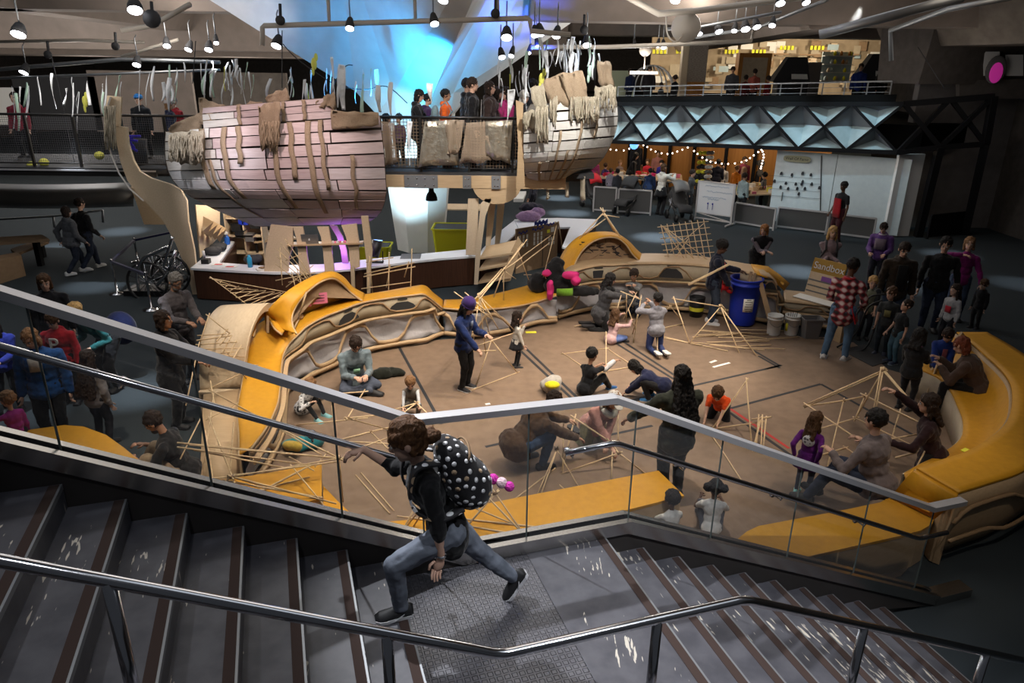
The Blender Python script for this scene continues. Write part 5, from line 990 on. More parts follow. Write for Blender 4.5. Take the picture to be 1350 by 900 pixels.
worktable(806, 214, 1.8, 1.0, 0, 'back workshop table of white trays by the wood wall', 16, 3, ['paper', 'white_plastic', 'cardboard'])
def bin_(px, py, r0, r1, h, m, label, name='waste_bin', rim=True):
    t = thing(name, label, 'bin', G(px, py)); c = t.location; b = MB(); b.lathe([(0, .005), (r0, .005), (r1, h), (r1+.012, h), (r1+.012, h-.04), (r1-.01, h-.04), (r1-.012, h), (r1-.02, h-.01), (r0-.01, .05), (0, .05)], c, 24); b.build('body', [m], t); return t
bin_(893, 240, .2, .25, .75, 'grey_metal', 'grey waste bin against the wood wall of the workshop'); bin_(1003, 272, .2, .26, .5, 'truss_panel', 'pale waste bin behind the barrier at the right of the workshop')
for k, px_ in enumerate([921, 927, 932, 936]):
    c = TPt(px_, 226, 2.2); b = MB()
    for j in range(7): b.ell(c+Vec((0, 0, -.35+.17*j)), (.10, .06, .075), n=8, m=5, mi=j % 2)
    solo(b, 'garland', ['yellow_paper' if k < 2 else 'grey_plastic', 'charcoal' if k < 2 else 'white_plastic'], ['yellow and dark paper garland, leftmost in the workshop', 'yellow and dark paper garland, second in the workshop', 'grey and white paper garland in the workshop', 'grey and white paper garland, rightmost in the workshop'][k], 'garland')
# ------------------------------------------------------------------ far right: upper ledge with screens
b = MB(); b.slab([Y(1265, 106, 22.3), Y(1352, 104, 22.3), Y(1352, 130, 22.3), Y(1265, 130, 22.3)], .2, 0, (0, -1, 0)); struct(b, 'wall_ledge', ['wall_dark'])
ud = thing('upper_display', 'dim upper corner display with a magenta face picture at far right', 'display', Y(1315, 103, 22))
b = MB(); c = Y(1313, 92, 22); b.ell(c, (.30, .04, .38), n=16, m=9); b.build('oval_frame', ['grey_plastic'], ud); b = MB(); b.ell(c+Vec((0, -.04, -.08)), (.19, .04, .28), n=14, m=8); b.build('portrait', [mat('portrait_pink', (.6, .05, .35), .6, emit=((.6, .03, .32), .35))], ud)
for x0, x1, y0, y1 in ((1298, 1318, 68, 100), (1327, 1349, 72, 100)): b = MB(); b.slab([Y(x0, y1, 22.2), Y(x1, y1, 22.2), Y(x1, y0, 22.2), Y(x0, y0, 22.2)], .06, 0, (0, -1, 0)); b.build('panel', ['white_paint'], ud)
spot(Y(1325, 40, 20.5), Y(1325, 85, 22.3), 30, 70, (1, .9, .85))
# ------------------------------------------------------------------ people
def remesh(mb, mats, name, vox, it=4, extra=None, wr=None):
    "fuses overlapping closed shapes into one continuous smooth surface; each face takes the material of the nearest source face"
    me = mb.mesh(name+'_src', [mats[0]]); o = bpy.data.objects.new('tmp', me); col.objects.link(o)
    r = o.modifiers.new('r', 'REMESH'); r.mode = 'VOXEL'; r.voxel_size = vox; r.use_smooth_shade = True
    if it: s_ = o.modifiers.new('s', 'SMOOTH'); s_.factor = .5; s_.iterations = it
    if wr:
        k = 'folds%.3f' % wr[1]; tx = bpy.data.textures.get(k) or bpy.data.textures.new(k, 'CLOUDS'); tx.noise_scale = wr[1]; tx.noise_depth = 1; ds = o.modifiers.new('d', 'DISPLACE'); ds.texture = tx; ds.texture_coords = 'LOCAL'; ds.strength = wr[0]; ds.mid_level = .5 if name == 'hair' else .36
    dg = bpy.context.evaluated_depsgraph_get(); out = bpy.data.meshes.new_from_object(o.evaluated_get(dg))
    bpy.data.objects.remove(o); bpy.data.meshes.remove(me); out.name = name
    if extra is not None and extra.v:  # fine pieces that the voxels would lose (fingers, eyes, lips) join the same mesh
        V = [tuple(v.co) for v in out.vertices]; Fs = [tuple(p.vertices) for p in out.polygons]; k = len(V)
        n0 = len(Fs); V += extra.v; Fs += [tuple(i+k for i in f) for f in extra.f]; bpy.data.meshes.remove(out)
        out = bpy.data.meshes.new(name); out.from_pydata(V, [], Fs)
    out.materials.clear()
    for m_ in mats: out.materials.append(M(m_))
    if extra is not None and extra.v: out.polygons.foreach_set('material_index', [0]*n0+extra.m)
    out.polygons.foreach_set('use_smooth', [True]*len(out.polygons)); out.update(); return out
def ik(a, t, l1, l2, pole):
    d = t-a; L = d.length; mx = (l1+l2)*.999
    if L > mx: t = a+d*(mx/L); d = t-a; L = mx
    if L < abs(l1-l2)+1e-3: L = abs(l1-l2)+1e-3
    u = d.normalized(); c = (l1*l1-l2*l2+L*L)/(2*L); h = math.sqrt(max(0, l1*l1-c*c)); p = pole-u*pole.dot(u)
    p = p.normalized() if p.length > 1e-6 else Vec((0, 0, 1)); return a+u*c+p*h, t
POSES = dict(
    stand=dict(pel=(0, 0, .525), fl=(-.06, 0, .04), fr=(.06, .01, .04)),
    walk=dict(pel=(0, 0, .515), fl=(-.05, .14, .05), fr=(.05, -.15, .07), hl=(-.15, -.08, .5), hr=(.15, .12, .5)),
    cross=dict(pel=(0, -.06, .085), lean=16, fl=(.09, .15, .05), fr=(-.09, .21, .05), kl=(-1, .35, .1), kr=(1, .35, .1), hl=(-.05, .20, .20), hr=(.05, .20, .20), fyl=60, fyr=-60),
    kneel=dict(pel=(0, -.05, .17), lean=10, fl=(-.06, -.20, .03), fr=(.06, -.20, .03), kl=(-.2, 1, -.2), kr=(.2, 1, -.2), toe=-1, hl=(-.1, .25, .3), hr=(.1, .25, .3)),
    kneelup=dict(pel=(0, 0, .30), lean=4, fl=(-.06, -.24, .03), fr=(.06, -.24, .03), kl=(-.1, 1, 0), kr=(.1, 1, 0), toe=-1, hl=(-.1, .22, .5), hr=(.1, .22, .5)),
    crouch=dict(pel=(0, -.14, .2), lean=38, fl=(-.09, 0, .04), fr=(.09, .03, .04), kl=(-.3, 1, .6), kr=(.3, 1, .6), hl=(-.12, .36, .12), hr=(.12, .36, .16)),
    sit=dict(pel=(0, 0, .29), lean=8, fl=(-.07, .27, .04), fr=(.07, .27, .04), hl=(-.08, .2, .36), hr=(.08, .2, .36)),
    floor=dict(pel=(0, 0, .085), lean=10, fl=(-.08, .30, .04), fr=(.08, .33, .04), kl=(-.2, .3, 1), kr=(.2, .3, 1), hl=(-.1, .25, .26), hr=(.1, .25, .26)),
    bend=dict(pel=(0, -.06, .5), lean=62, fl=(-.07, 0, .04), fr=(.07, .04, .04), hl=(-.1, .3, .32), hr=(.1, .3, .32)),
    lean=dict(pel=(0, -.06, .51), lean=30, fl=(-.06, -.04, .04), fr=(.06, -.02, .04), hl=(-.05, .24, .58), hr=(.05, .24, .58)),
)
SKIN = dict(l=(.60, .37, .27), m=(.40, .22, .14), d=(.10, .048, .028), t=(.27, .15, .09))
HAIR = dict(black=(.008, .007, .007), dark=(.018, .011, .008), brown=(.055, .028, .013), light=(.16, .085, .04), blond=(.34, .21, .08), red=(.11, .028, .014), grey=(.20, .19, .18))
def person(loc, H, face, pose, top, bot, hair, skin='l', label='', group=None, head=(0, 0), hs=None, shoe=(.015, .015, .017), sole=None, vox=None, extras=(), fine=None, cat='person', **kw):
    P = dict(POSES[pose]); P.update(kw); kid = H < 1.35
    if hs is None: hs = .150 if H > 1.5 else .165 if H > 1.3 else .185 if H > 1.05 else .21
    K = (1-hs*.98)/(1-.132*.98); far = Vec(loc).y > 19
    vox = vox or (.026 if far else .0135)
    if fine is None: fine = not far
    R3 = Matrix.Rotation(-math.radians(face), 4, 'Z'); MT = R3 @ Matrix.Scale(H, 4)
    root = thing('person', label, cat, loc, group)
    W = lambda v: MT @ Vec(v)
    k3 = lambda v: Vec(v)*K if pose in ('stand', 'walk', 'bend', 'lean') else Vec(v)
    pel = k3(P['pel']); ln = math.radians(P.get('lean', 2)); sd = math.radians(P.get('side', 0)); tw = math.radians(P.get('twist', 0))
    RT = Matrix.Rotation(sd, 3, 'Y') @ Matrix.Rotation(-ln, 3, 'X') @ Matrix.Rotation(-tw, 3, 'Z')
    tx, ty, tz = RT @ Vec((1, 0, 0)), RT @ Vec((0, 1, 0)), RT @ Vec((0, 0, 1))
    w = P.get('wide', 1.0)*1.13; girl = P.get('slim', False)
    waist = pel+tz*(.10*K); ch = pel+tz*(.215*K)+ty*.004; sh = pel+tz*(.285*K); nk = pel+tz*(.325*K)
    swd = (.098 if girl or kid else .112)*(1+.55*(w-1))*K
    SL, SR = sh-tx*swd-tz*.028*K, sh+tx*swd-tz*.028*K
    hp, hy = math.radians(head[0]), math.radians(head[1])
    RH = Matrix.Rotation(-hy, 3, 'Z') @ Matrix.Rotation(-hp-ln*.35, 3, 'X'); hx, hyy, hz = RH @ Vec((1, 0, 0)), RH @ Vec((0, 1, 0)), RH @ Vec((0, 0, 1))
    hc = nk+(tz*.5+hz*.5).normalized()*(.028*K)+hz*(.47*hs)+hyy*(.05*hs)
    HL, HR = P.get('hl'), P.get('hr')
    HL = k3(HL) if HL else sh-tx*swd*1.28-Vec((0, 0, .345*K))+Vec((0, .02, 0)); HR = k3(HR) if HR else sh+tx*swd*1.28-Vec((0, 0, .345*K))+Vec((0, .02, 0))
    ua, fa = .172*K, .150*K
    EL, HL = ik(SL, HL, ua, fa, Vec(P.get('el', (-.5, -1, -.4)))); ER, HR = ik(SR, HR, ua, fa, Vec(P.get('er', (.5, -1, -.4))))
    lx, ly, lz = (Vec((1, 0, 0)),)*1+(Vec((0, 1, 0)), Vec((0, 0, 1)))
    JL, JR = pel-lx*.055*K, pel+lx*.055*K; th_, sn = .248*K, .246*K
    KL, FL = ik(JL, k3(P['fl']), th_, sn, Vec(P.get('kl', (-.12, 1, .05)))); KR, FR = ik(JR, k3(P['fr']), th_, sn, Vec(P.get('kr', (.12, 1, .05))))
    AXS = lambda a, b, c: ((R3.to_3x3() @ a).normalized(), (R3.to_3x3() @ b).normalized(), (R3.to_3x3() @ c).normalized())
    TA_ = AXS(tx, ty, tz); HA = AXS(hx, hyy, hz); PA = AXS(lx, ly, lz)
    def cap(mb, a, b, r0, r1): mb.cap(W(a), W(b), r0*H, r1*H)
    def ell(mb, c, r, ax): mb.ell(W(c), tuple(x*H for x in r), ax)
    def torso(mb, g, low=0.0, sk=1):
        s = K
        ell(mb, pel+tz*.01, ((.088*w+g)*s, (.068*w+g)*s, (.075+g)*s), TA_); ell(mb, waist, ((.076*w+g)*s, (.056*w+g)*s, (.09+g)*s), TA_)
        ell(mb, ch, ((.092*w+g)*s, (.062*w+g)*s, (.10+g)*s), TA_); cap(mb, SL+tx*.012, SR-tx*.012, (.033+g)*s, (.033+g)*s); cap(mb, sh-tz*.03-tx*.05*s, sh-tz*.03+tx*.05*s, (.05+g)*s, (.05+g)*s)
        cap(mb, sh, nk-tz*.012, (.044+g*.6)*s, (.030+g*.6)*s)
        if low and pose not in ('stand', 'walk', 'lean', 'bend'): ell(mb, pel-ty*.022*s, ((.098*w+g)*s, (.082*w+g)*s, (.09+g)*s), TA_)
        if low: ell(mb, pel-Vec((0, 0, low*.5)), ((.092*w+g)*s, (.075*w+g)*s, (low*.5+.05)*s), PA)
    # body: one continuous surface
    bd = MB(); torso(bd, -.012)
    hd = lambda a, b, c: hc+hx*a*hs+hyy*b*hs+hz*c*hs
    ell(bd, hd(0, -.03, .09), (.335*hs, .405*hs, .40*hs), HA); ell(bd, hd(0, .10, -.20), (.245*hs, .26*hs, .28*hs), HA); ell(bd, hd(0, .37, -.10), (.055*hs, .085*hs, .10*hs), HA); ell(bd, hd(0, .22, -.38), (.11*hs, .11*hs, .09*hs), HA)
    cap(bd, nk-tz*.02, hd(0, -.06, -.15), .031*K, .030*K)
    cap(bd, SL, EL, .030*K, .024*K); cap(bd, EL, HL, .025*K, .0165*K); cap(bd, SR, ER, .030*K, .024*K); cap(bd, ER, HR, .025*K, .0165*K)
    cap(bd, JL, KL, .050*K, .034*K); cap(bd, KL, FL, .034*K, .021*K); cap(bd, JR, KR, .050*K, .034*K); cap(bd, KR, FR, .034*K, .021*K)
    ex = MB(); sk_ = SKIN[skin] if isinstance(skin, str) else skin
    for s_, E_, Hn in ((-1, EL, HL), (1, ER, HR)):
        d = P.get('hdl' if s_ < 0 else 'hdr'); d = Vec(d).normalized() if d else ((Hn-E_).normalized()*.8+Vec((0, .25, -.1))).normalized()
        sdv = P.get('hsl' if s_ < 0 else 'hsr'); sdv = Vec(sdv) if sdv else d.cross(Vec((0, 0, 1))) if abs(d.z) < .75 else Vec((0, 1, 0))*(1 if s_ > 0 else -1)
        sdv = (sdv-d*sdv.dot(d)).normalized(); up_ = sdv.cross(d).normalized()
        if up_.z < 0 and abs(d.z) < .75: up_ = -up_
        ax = AXS(sdv, d, up_); pc = Hn+d*(.030*K); hk = K*1.0
        ell(bd, pc, (.023*hk, .034*hk, .013*hk), ax)
        inn = 1 if (s_ < 0) == (sdv.x > 0) else -1
        if fine:
            for f in range(4):
                o_ = (f-1.5)*.0115*hk; ln_ = (.040, .047, .044, .034)[f if inn < 0 else 3-f]*hk; b0 = pc+d*.026*hk+sdv*o_; b1 = b0+(d*.9-up_*.35).normalized()*ln_*.55; b2 = b1+(d*.45-up_*.9).normalized()*ln_*.5
                ex.tube([W(b0), W(b1), W(b2)], [.0058*hk*H, .0052*hk*H, .004*hk*H], 6)
            b0 = pc+sdv*inn*.020*hk-d*.012*hk; b1 = b0+(sdv*inn*.7+d*.7-up_*.2).normalized()*.024*hk; b2 = b1+(d*.9+sdv*inn*.1-up_*.5).normalized()*.020*hk
            ex.tube([W(b0), W(b1), W(b2)], [.0075*hk*H, .0064*hk*H, .005*hk*H], 6)
    if fine:
        for s_ in (-1, 1):
            ex.ell(W(hd(s_*.335, -.04, -.03)), (.05*hs*H, .085*hs*H, .115*hs*H), HA, 8, 6, 0)
            ex.ell(W(hd(s_*.125, .335, .0)), (.06*hs*H, .035*hs*H, .034*hs*H), HA, 8, 6, 1); ex.ell(W(hd(s_*.125, .36, .0)), (.028*hs*H, .018*hs*H, .028*hs*H), HA, 8, 5, 2)
            ex.ell(W(hd(s_*.13, .35, .075)), (.085*hs*H, .03*hs*H, .016*hs*H), HA, 8, 5, 2)
        ex.ell(W(hd(0, .335, -.26)), (.085*hs*H, .03*hs*H, .022*hs*H), HA, 8, 5, 3)
    sm = rgbmat(sk_, .5, 'skin'); me = remesh(bd, [sm, rgbmat((.6, .58, .55), .3, 'eye'), 'ink', rgbmat((sk_[0]*.75, sk_[1]*.5, sk_[2]*.5), .5, 'lip')], 'body', vox*(.8 if fine else 1), 3, ex)
    def put(me_, name, lab=None):
        o = bpy.data.objects.new(name, me_); col.objects.link(o); o.parent = root
        if lab: o['label'] = lab
        return o
    put(me, 'body')
    # hair or hat
    hn, hcol = hair; hm = rgbmat(HAIR[hcol] if isinstance(hcol, str) else hcol, .5, 'hair')
    if hn != 'bald':
        hb = MB(); ell(hb, hd(0, -.075, .15), (.39*hs, .445*hs, .42*hs), HA)
        if hn in ('bob', 'long', 'pony', 'bun', 'bob2'):
            for s_ in (-1, 1): cap(hb, hd(s_*.26, -.06, .05), hd(s_*.27, -.10, -.22), .12*hs, .10*hs)
            ell(hb, hd(0, -.2, -.08), (.33*hs, .26*hs, .36*hs), HA)
        if hn == 'bob':
            for s_ in (-1, 1): cap(hb, hd(s_*.28, -.02, .0), hd(s_*.30, -.02, -.42), .13*hs, .12*hs)
            ell(hb, hd(0, -.22, -.25), (.36*hs, .22*hs, .32*hs), HA)
        if hn == 'long':
            L = P.get('hairlen', .85); hw = 1.0 if L < 1.2 else 1.9
            for s_ in (-.22, 0, .22): cap(hb, hd(s_, -.22, -.1), hd(s_*1.15*hw, -.32, -.1)-(Vec((0, 0, 1))*.5+tz*.5)*(L*hs*1.2)-ty*.035*hw, .2*hs, .13*hs*hw)
            for s_ in (-1, 1): cap(hb, hd(s_*.30, -.02, -.05), hd(s_*.36, -.0, -.1)-tz*(L*hs*.8), .12*hs, .09*hs)
        if hn == 'bun': ell(hb, hd(0, -.56, -.10), (.20*hs, .18*hs, .19*hs), HA); ell(hb, hd(.03, -.66, -.14), (.13*hs, .11*hs, .13*hs), HA)
        if hn == 'pony': ell(hb, hd(0, -.5, .05), (.13*hs, .13*hs, .13*hs), HA); cap(hb, hd(0, -.55, .0), hd(0, -.62, -.65), .12*hs, .07*hs)
        if hn == 'curly':
            r_ = random.Random(int(H*1000))
            for q in range(26): a = r_.uniform(0, 6.28); e = r_.uniform(-.1, 1.4); hb.ell(W(hd(.40*math.cos(a)*math.cos(e), -.10+.42*math.sin(a)*math.cos(e) if math.sin(a) < .5 else .2, .14+.42*math.sin(e))), (.13*hs*H,)*3, n=8, m=6)
        if hn == 'afro': ell(hb, hd(0, -.12, .2), (.46*hs, .50*hs, .46*hs), HA)
        if hn == 'puff':
            for s_ in (-1, 1): ell(hb, hd(s_*.42, -.2, .12), (.24*hs, .24*hs, .24*hs), HA)
        name = 'hair'
        hme = remesh(hb, [hm], 'hair', min(vox, hs*H*.055), 2, None, (hs*H*(.09 if hn in ('bun', 'pony') else .14), .035)); put(hme, 'hair')
    if P.get('hat'):
        hk_, hc_ = P['hat']; q = MB()
        if hk_ == 'beanie': q.ell(W(hd(0, -.08, .24)), (.41*hs*H, .46*hs*H, .42*hs*H), HA, 18, 12); q.ell(W(hd(0, -.06, .06)), (.425*hs*H, .475*hs*H, .12*hs*H), HA, 18, 8)
        if hk_ == 'cap': q.ell(W(hd(0, -.06, .2)), (.40*hs*H, .45*hs*H, .36*hs*H), HA, 18, 10); q.ell(W(hd(0, .42, .20)), (.27*hs*H, .26*hs*H, .04*hs*H), HA, 14, 6)
        if hk_ == 'hood': q.ell(W(hd(0, -.14, .08)), (.44*hs*H, .46*hs*H, .52*hs*H), HA, 16, 10); q.ell(W(hd(0, -.18, -.3)), (.44*hs*H, .40*hs*H, .3*hs*H), HA, 14, 8)
        if hk_ == 'scarf': q.ell(W(hd(0, -.1, .16)), (.42*hs*H, .46*hs*H, .44*hs*H), HA, 16, 10); q.ell(W(hd(0, -.1, -.3)), (.36*hs*H, .36*hs*H, .34*hs*H), HA, 14, 8)
        q.build({'beanie': 'beanie', 'cap': 'cap', 'hood': 'hood', 'scarf': 'headscarf'}[hk_], [rgbmat(hc_)], root, local=True)
    # top
    tk, tc = top; tm = rgbmat(tc) if not isinstance(tc, str) else M(tc); g = {'tee': .004, 'long': .006, 'jacket': .014, 'puffer': .022, 'hoodie': .014, 'dress': .006, 'vest': .012}[tk]
    tb = MB(); low = P.get('hem', {'tee': .05, 'long': .05, 'jacket': .07, 'puffer': .06, 'hoodie': .05, 'dress': .10, 'vest': .04}[tk]); torso(tb, g, low)
    for S_, E_, Hn in ((SL, EL, HL), (SR, ER, HR)):
        if tk == 'vest': continue
        if tk == 'tee': m_ = S_+(E_-S_)*.62; cap(tb, S_, m_, (.032+g)*K, (.031+g)*K)
        else: cap(tb, S_, E_, (.031+g)*K, (.026+g)*K); cap(tb, E_, E_+(Hn-E_)*P.get('sleeve', .9), (.027+g)*K, (.020+g*.8)*K)
    if tk in ('hoodie', 'jacket', 'puffer') and not P.get('nohood'): ell(tb, nk-ty*.035-tz*.012, (.062*K, .038*K, .035*K), TA_)
    nm = {'tee': 'shirt', 'long': 'sweater', 'jacket': 'jacket', 'puffer': 'jacket', 'hoodie': 'hoodie', 'dress': 'dress', 'vest': 'vest'}[tk]
    to = put(remesh(tb, [tm], nm, vox, 2, None, None if far else (.017*H, .075)), nm)
    if tk == 'vest' and P.get('undershirt'):
        ub = MB()
        for S_, E_, Hn in ((SL, EL, HL), (SR, ER, HR)): cap(ub, S_, E_, .036*K, .031*K); cap(ub, E_, E_+(Hn-E_)*.9, .031*K, .024*K)
        cap(ub, SL, SR, .04*K, .04*K); put(remesh(ub, [rgbmat(P['undershirt'])], 'shirt', vox, 3), 'shirt')
    # legs
    bk_, bc = bot; bm = rgbmat(bc, .85, 'denim' if bk_ == 'jeans' else 'cloth'); bb = MB()
    if bk_ in ('jeans', 'trousers', 'leggings', 'shorts'):
        g = {'jeans': .006, 'trousers': .012, 'leggings': .002, 'shorts': .012}[bk_]
        q_ = 1 if pose in ('stand', 'walk') else .86; ell(bb, pel, ((.086*w+g)*K*q_, (.068*w+g)*K*q_, (.07+g)*K*q_), PA)
        for J_, K_, F_ in ((JL, KL, FL), (JR, KR, FR)):
            cap(bb, J_, K_, (.053*w+g)*K, (.037+g)*K)
            if bk_ != 'shorts': cap(bb, K_, K_+(F_-K_)*.93, (.037+g)*K, (.026+g)*K)
        nm = {'jeans': 'jeans', 'trousers': 'trousers', 'leggings': 'leggings', 'shorts': 'shorts'}[bk_]
        put(remesh(bb, [bm], nm, vox, 2, None, None if far else (.011*H, .065)), nm)
    if bk_ == 'skirt' or P.get('skirt'):
        sc_ = P.get('skirt', bc); kb = MB(); z0 = pel.z+.06*K; rr = []
        for i in range(5): t = i/4; rr.append([W(Vec((pel.x, pel.y, z0-t*.20*K))+Vec(((.085+.065*t+.008*t*math.sin(a*7))*K*math.cos(a), (.07+.065*t+.008*t*math.sin(a*7))*K*math.sin(a), 0))) for a in [2*math.pi*q/28 for q in range(28)]])
        kb.rings(rr, 0, True); kb.build('skirt', [rgbmat(sc_)], root, local=True)
        if bk_ == 'skirt':
            for J_, K_, F_ in ((JL, KL, FL), (JR, KR, FR)): cap(bb, J_, K_, .05*K, .036*K); cap(bb, K_, K_+(F_-K_)*.95, .036*K, .025*K)
            put(remesh(bb, [rgbmat(P.get('tights', (.02, .02, .022)))], 'leggings', vox, 3), 'leggings')
    # shoes
    for s_, F_, K_ in ((-1, FL, KL), (1, FR, KR)):
        fy = math.radians(P.get('fyl' if s_ < 0 else 'fyr', s_*8)); fd = Vec((math.sin(fy), math.cos(fy), 0)); fp = P.get('fpl' if s_ < 0 else 'fpr', 0)
        if P.get('toe') == -1: fd = Vec((0, -1, .05)); nrm = Vec((0, -.05, -1)) ; an = F_+Vec((0, 0, .01))
        else:
            a = math.radians(fp); nrm = Vec((0, 0, 1))*math.cos(a)+fd*math.sin(a); fd = fd*math.cos(a)-Vec((0, 0, 1))*math.sin(a); an = F_
        side = fd.cross(nrm).normalized(); q = MB(); sk2 = K*(1.08 if kid else 1.0)
        prof = [(-.048, .020, .045), (-.035, .028, .052), (-.005, .028, .056), (.03, .030, .044), (.065, .036, .033), (.09, .034, .026), (.108, .022, .018)]
        rr, r2 = [], []
        for y_, w_, h_ in prof:
            c = an+fd*y_*sk2-nrm*.038*sk2; rr.append([W(c+side*(w_*sk2*math.cos(t))*(.8 if math.sin(t) > .5 else 1)+nrm*(h_*sk2*max(0, math.sin(t))+.006*sk2)) for t in [math.pi*2*i/12 for i in range(12)]])
            r2.append([W(c+side*w_*1.08*sk2*x+nrm*z*sk2) for x, z in ((-1, 0), (1, 0), (1, .013), (-1, .013))])
        q.rings(rr, 0, True); q.rings(r2, 1, False)
        q.build('shoe', [rgbmat(shoe, .6, 'shoe'), rgbmat(sole or [min(1, x*1.2) for x in shoe], .6, 'sole')], root, local=True)
    # extras fixed to the clothing
    for e in extras:
        if e[0] == 'apron':
            q = MB(); q.sheet([[W(c_+TAx*x+ty*.082*w*K-ty*.10*abs(x)) for x in (-.07, -.035, 0, .035, .07)] for c_, TAx in ((sh-tz*.06*K, tx), (ch, tx*1.1), (waist, tx*1.2), (pel, tx*1.25), (pel-Vec((0, 0, .10*K)), tx*1.25))], .006*H); q.build('apron', [rgbmat(e[1])], root, local=True)
        if e[0] == 'apron_side':
            q = MB(); q.sheet([[W(pel+tx*(.07+.02*j)*K+Vec((0, y_, z_))) for y_ in (.07, 0, -.06)] for j, z_ in enumerate((.06*K, 0, -.06*K, -.11*K))], .006*H); q.build('apron', [rgbmat(e[1])], root, local=True)
        if e[0] == 'front':  # open jacket showing the shirt, or a print panel
            w0, z0_, z1_ = e[2]; q = MB(); q.sheet([[W(pel+tz*z*K+tx*x*w0*K+ty*(e[3]+.016-1.4*(x*w0)**2*K/.1*.1)*K) for x in (-1, -.5, 0, .5, 1)] for z in (z0_, (z0_+z1_)/2, z1_)], .005*H); q.build(e[4] if len(e) > 4 else 'shirt_front', [rgbmat(e[1]) if not isinstance(e[1], str) else M(e[1])], to, local=True)
            
        if e[0] == 'scarf':
            q = MB(); q.tube([W(nk+tz*.0+tx*.055*K*math.cos(a)+ty*(.02+.06*math.sin(a))*K-Vec((0, 0, .02*max(0, math.sin(a))))) for a in [2*math.pi*i/14 for i in range(15)]], .026*H*K, 8); q.build('scarf', [rgbmat(e[1])], root, local=True)
        if e[0] == 'collar':
            q = MB(); q.tube([W(nk-tz*.014+tx*.047*K*math.cos(a)+ty*.047*K*math.sin(a)) for a in [2*math.pi*i/14 for i in range(15)]], .012*H*K, 6); q.build('collar', [rgbmat(e[1])], root, local=True)
        if e[0] == 'beard':
            q = MB(); ell(q, hd(0, .16, -.34), (.23*hs, .22*hs, .18*hs), HA); q.build('beard', [hm], root, local=True)
        if e[0] == 'glasses':
            q = MB()
            for s_ in (-1, 1): q.tube([W(hd(s_*.14+.10*math.cos(a), .41, .0+.08*math.sin(a))) for a in [2*math.pi*i/12 for i in range(13)]], .012*hs*H, 4); q.tube([W(hd(s_*.24, .40, .01)), W(hd(s_*.34, .05, .02))], .012*hs*H, 4)
            q.build('glasses', ['black_metal'], root, local=True)
        if e[0] == 'pack':
            t2 = thing('backpack', e[2], 'backpack', Vec(loc)+W(ch)); L0 = Vec(loc); o_ = L0; c_ = W(ch-ty*(.062*w+.075)*K-tz*.05*K); q = MB(); q.ell(L0+c_, (.085*H*K, .055*H*K, .13*H*K), TA_, 14, 10); q.ell(L0+c_-TA_[1]*.03*H*K-TA_[2]*.05*H*K, (.065*H*K, .045*H*K, .06*H*K), TA_, 12, 8); q.build('pack_body', [rgbmat(e[1])], t2)
            for s_ in (-1, 1): q = MB(); q.tube([L0+W(sh+tx*s_*.06*K-ty*.055*K), L0+W(sh+tx*s_*.062*K+tz*.052*K), L0+W(ch+tx*s_*.068*K+ty*.082*K), L0+W(waist+tx*s_*.10*K+ty*.0)], .014*H*K, 6); q.build('strap', [rgbmat(e[1])], t2)
    root['_dbg'] = 0; del root['_dbg']
    return dict(root=root, W=lambda v: Vec(loc)+W(v), HL=Vec(loc)+W(HL), HR=Vec(loc)+W(HR), ch=ch, sh=sh, nk=nk, tx=tx, ty=ty, tz=tz, TA=TA_, K=K, H=H, hd=lambda a, b, c: Vec(loc)+W(hd(a, b, c)), HA=HA, hs=hs)
def plaid():
    m, N, L, b = _new('plaid'); tc = N.new('ShaderNodeTexCoord'); sx = N.new('ShaderNodeSeparateXYZ'); L.new(tc.outputs['Object'], sx.inputs[0])
    def band(s):
        a = N.new('ShaderNodeMath'); a.operation = 'MULTIPLY'; a.inputs[1].default_value = 55; L.new(s, a.inputs[0]); c = N.new('ShaderNodeMath'); c.operation = 'SINE'; L.new(a.outputs[0], c.inputs[0]); return c.outputs[0]
    ad = N.new('ShaderNodeMath'); ad.operation = 'ADD'; L.new(band(sx.outputs['X']), ad.inputs[0]); L.new(band(sx.outputs['Z']), ad.inputs[1])
    r = N.new('ShaderNodeValToRGB'); e = r.color_ramp.elements; e[0].position = .2; e[0].color = (.022, .012, .016, 1); e[1].position = .85; e[1].color = (.60, .50, .50, 1); q = e.new(.5); q.color = (.25, .02, .035, 1)
    mr = N.new('ShaderNodeMapRange'); mr.inputs[1].default_value = -2; mr.inputs[2].default_value = 2; L.new(ad.outputs[0], mr.inputs[0]); L.new(mr.outputs[0], r.inputs['Fac']); L.new(r.outputs['Color'], b.inputs['Base Color']); b.inputs['Roughness'].default_value = .9
plaid()
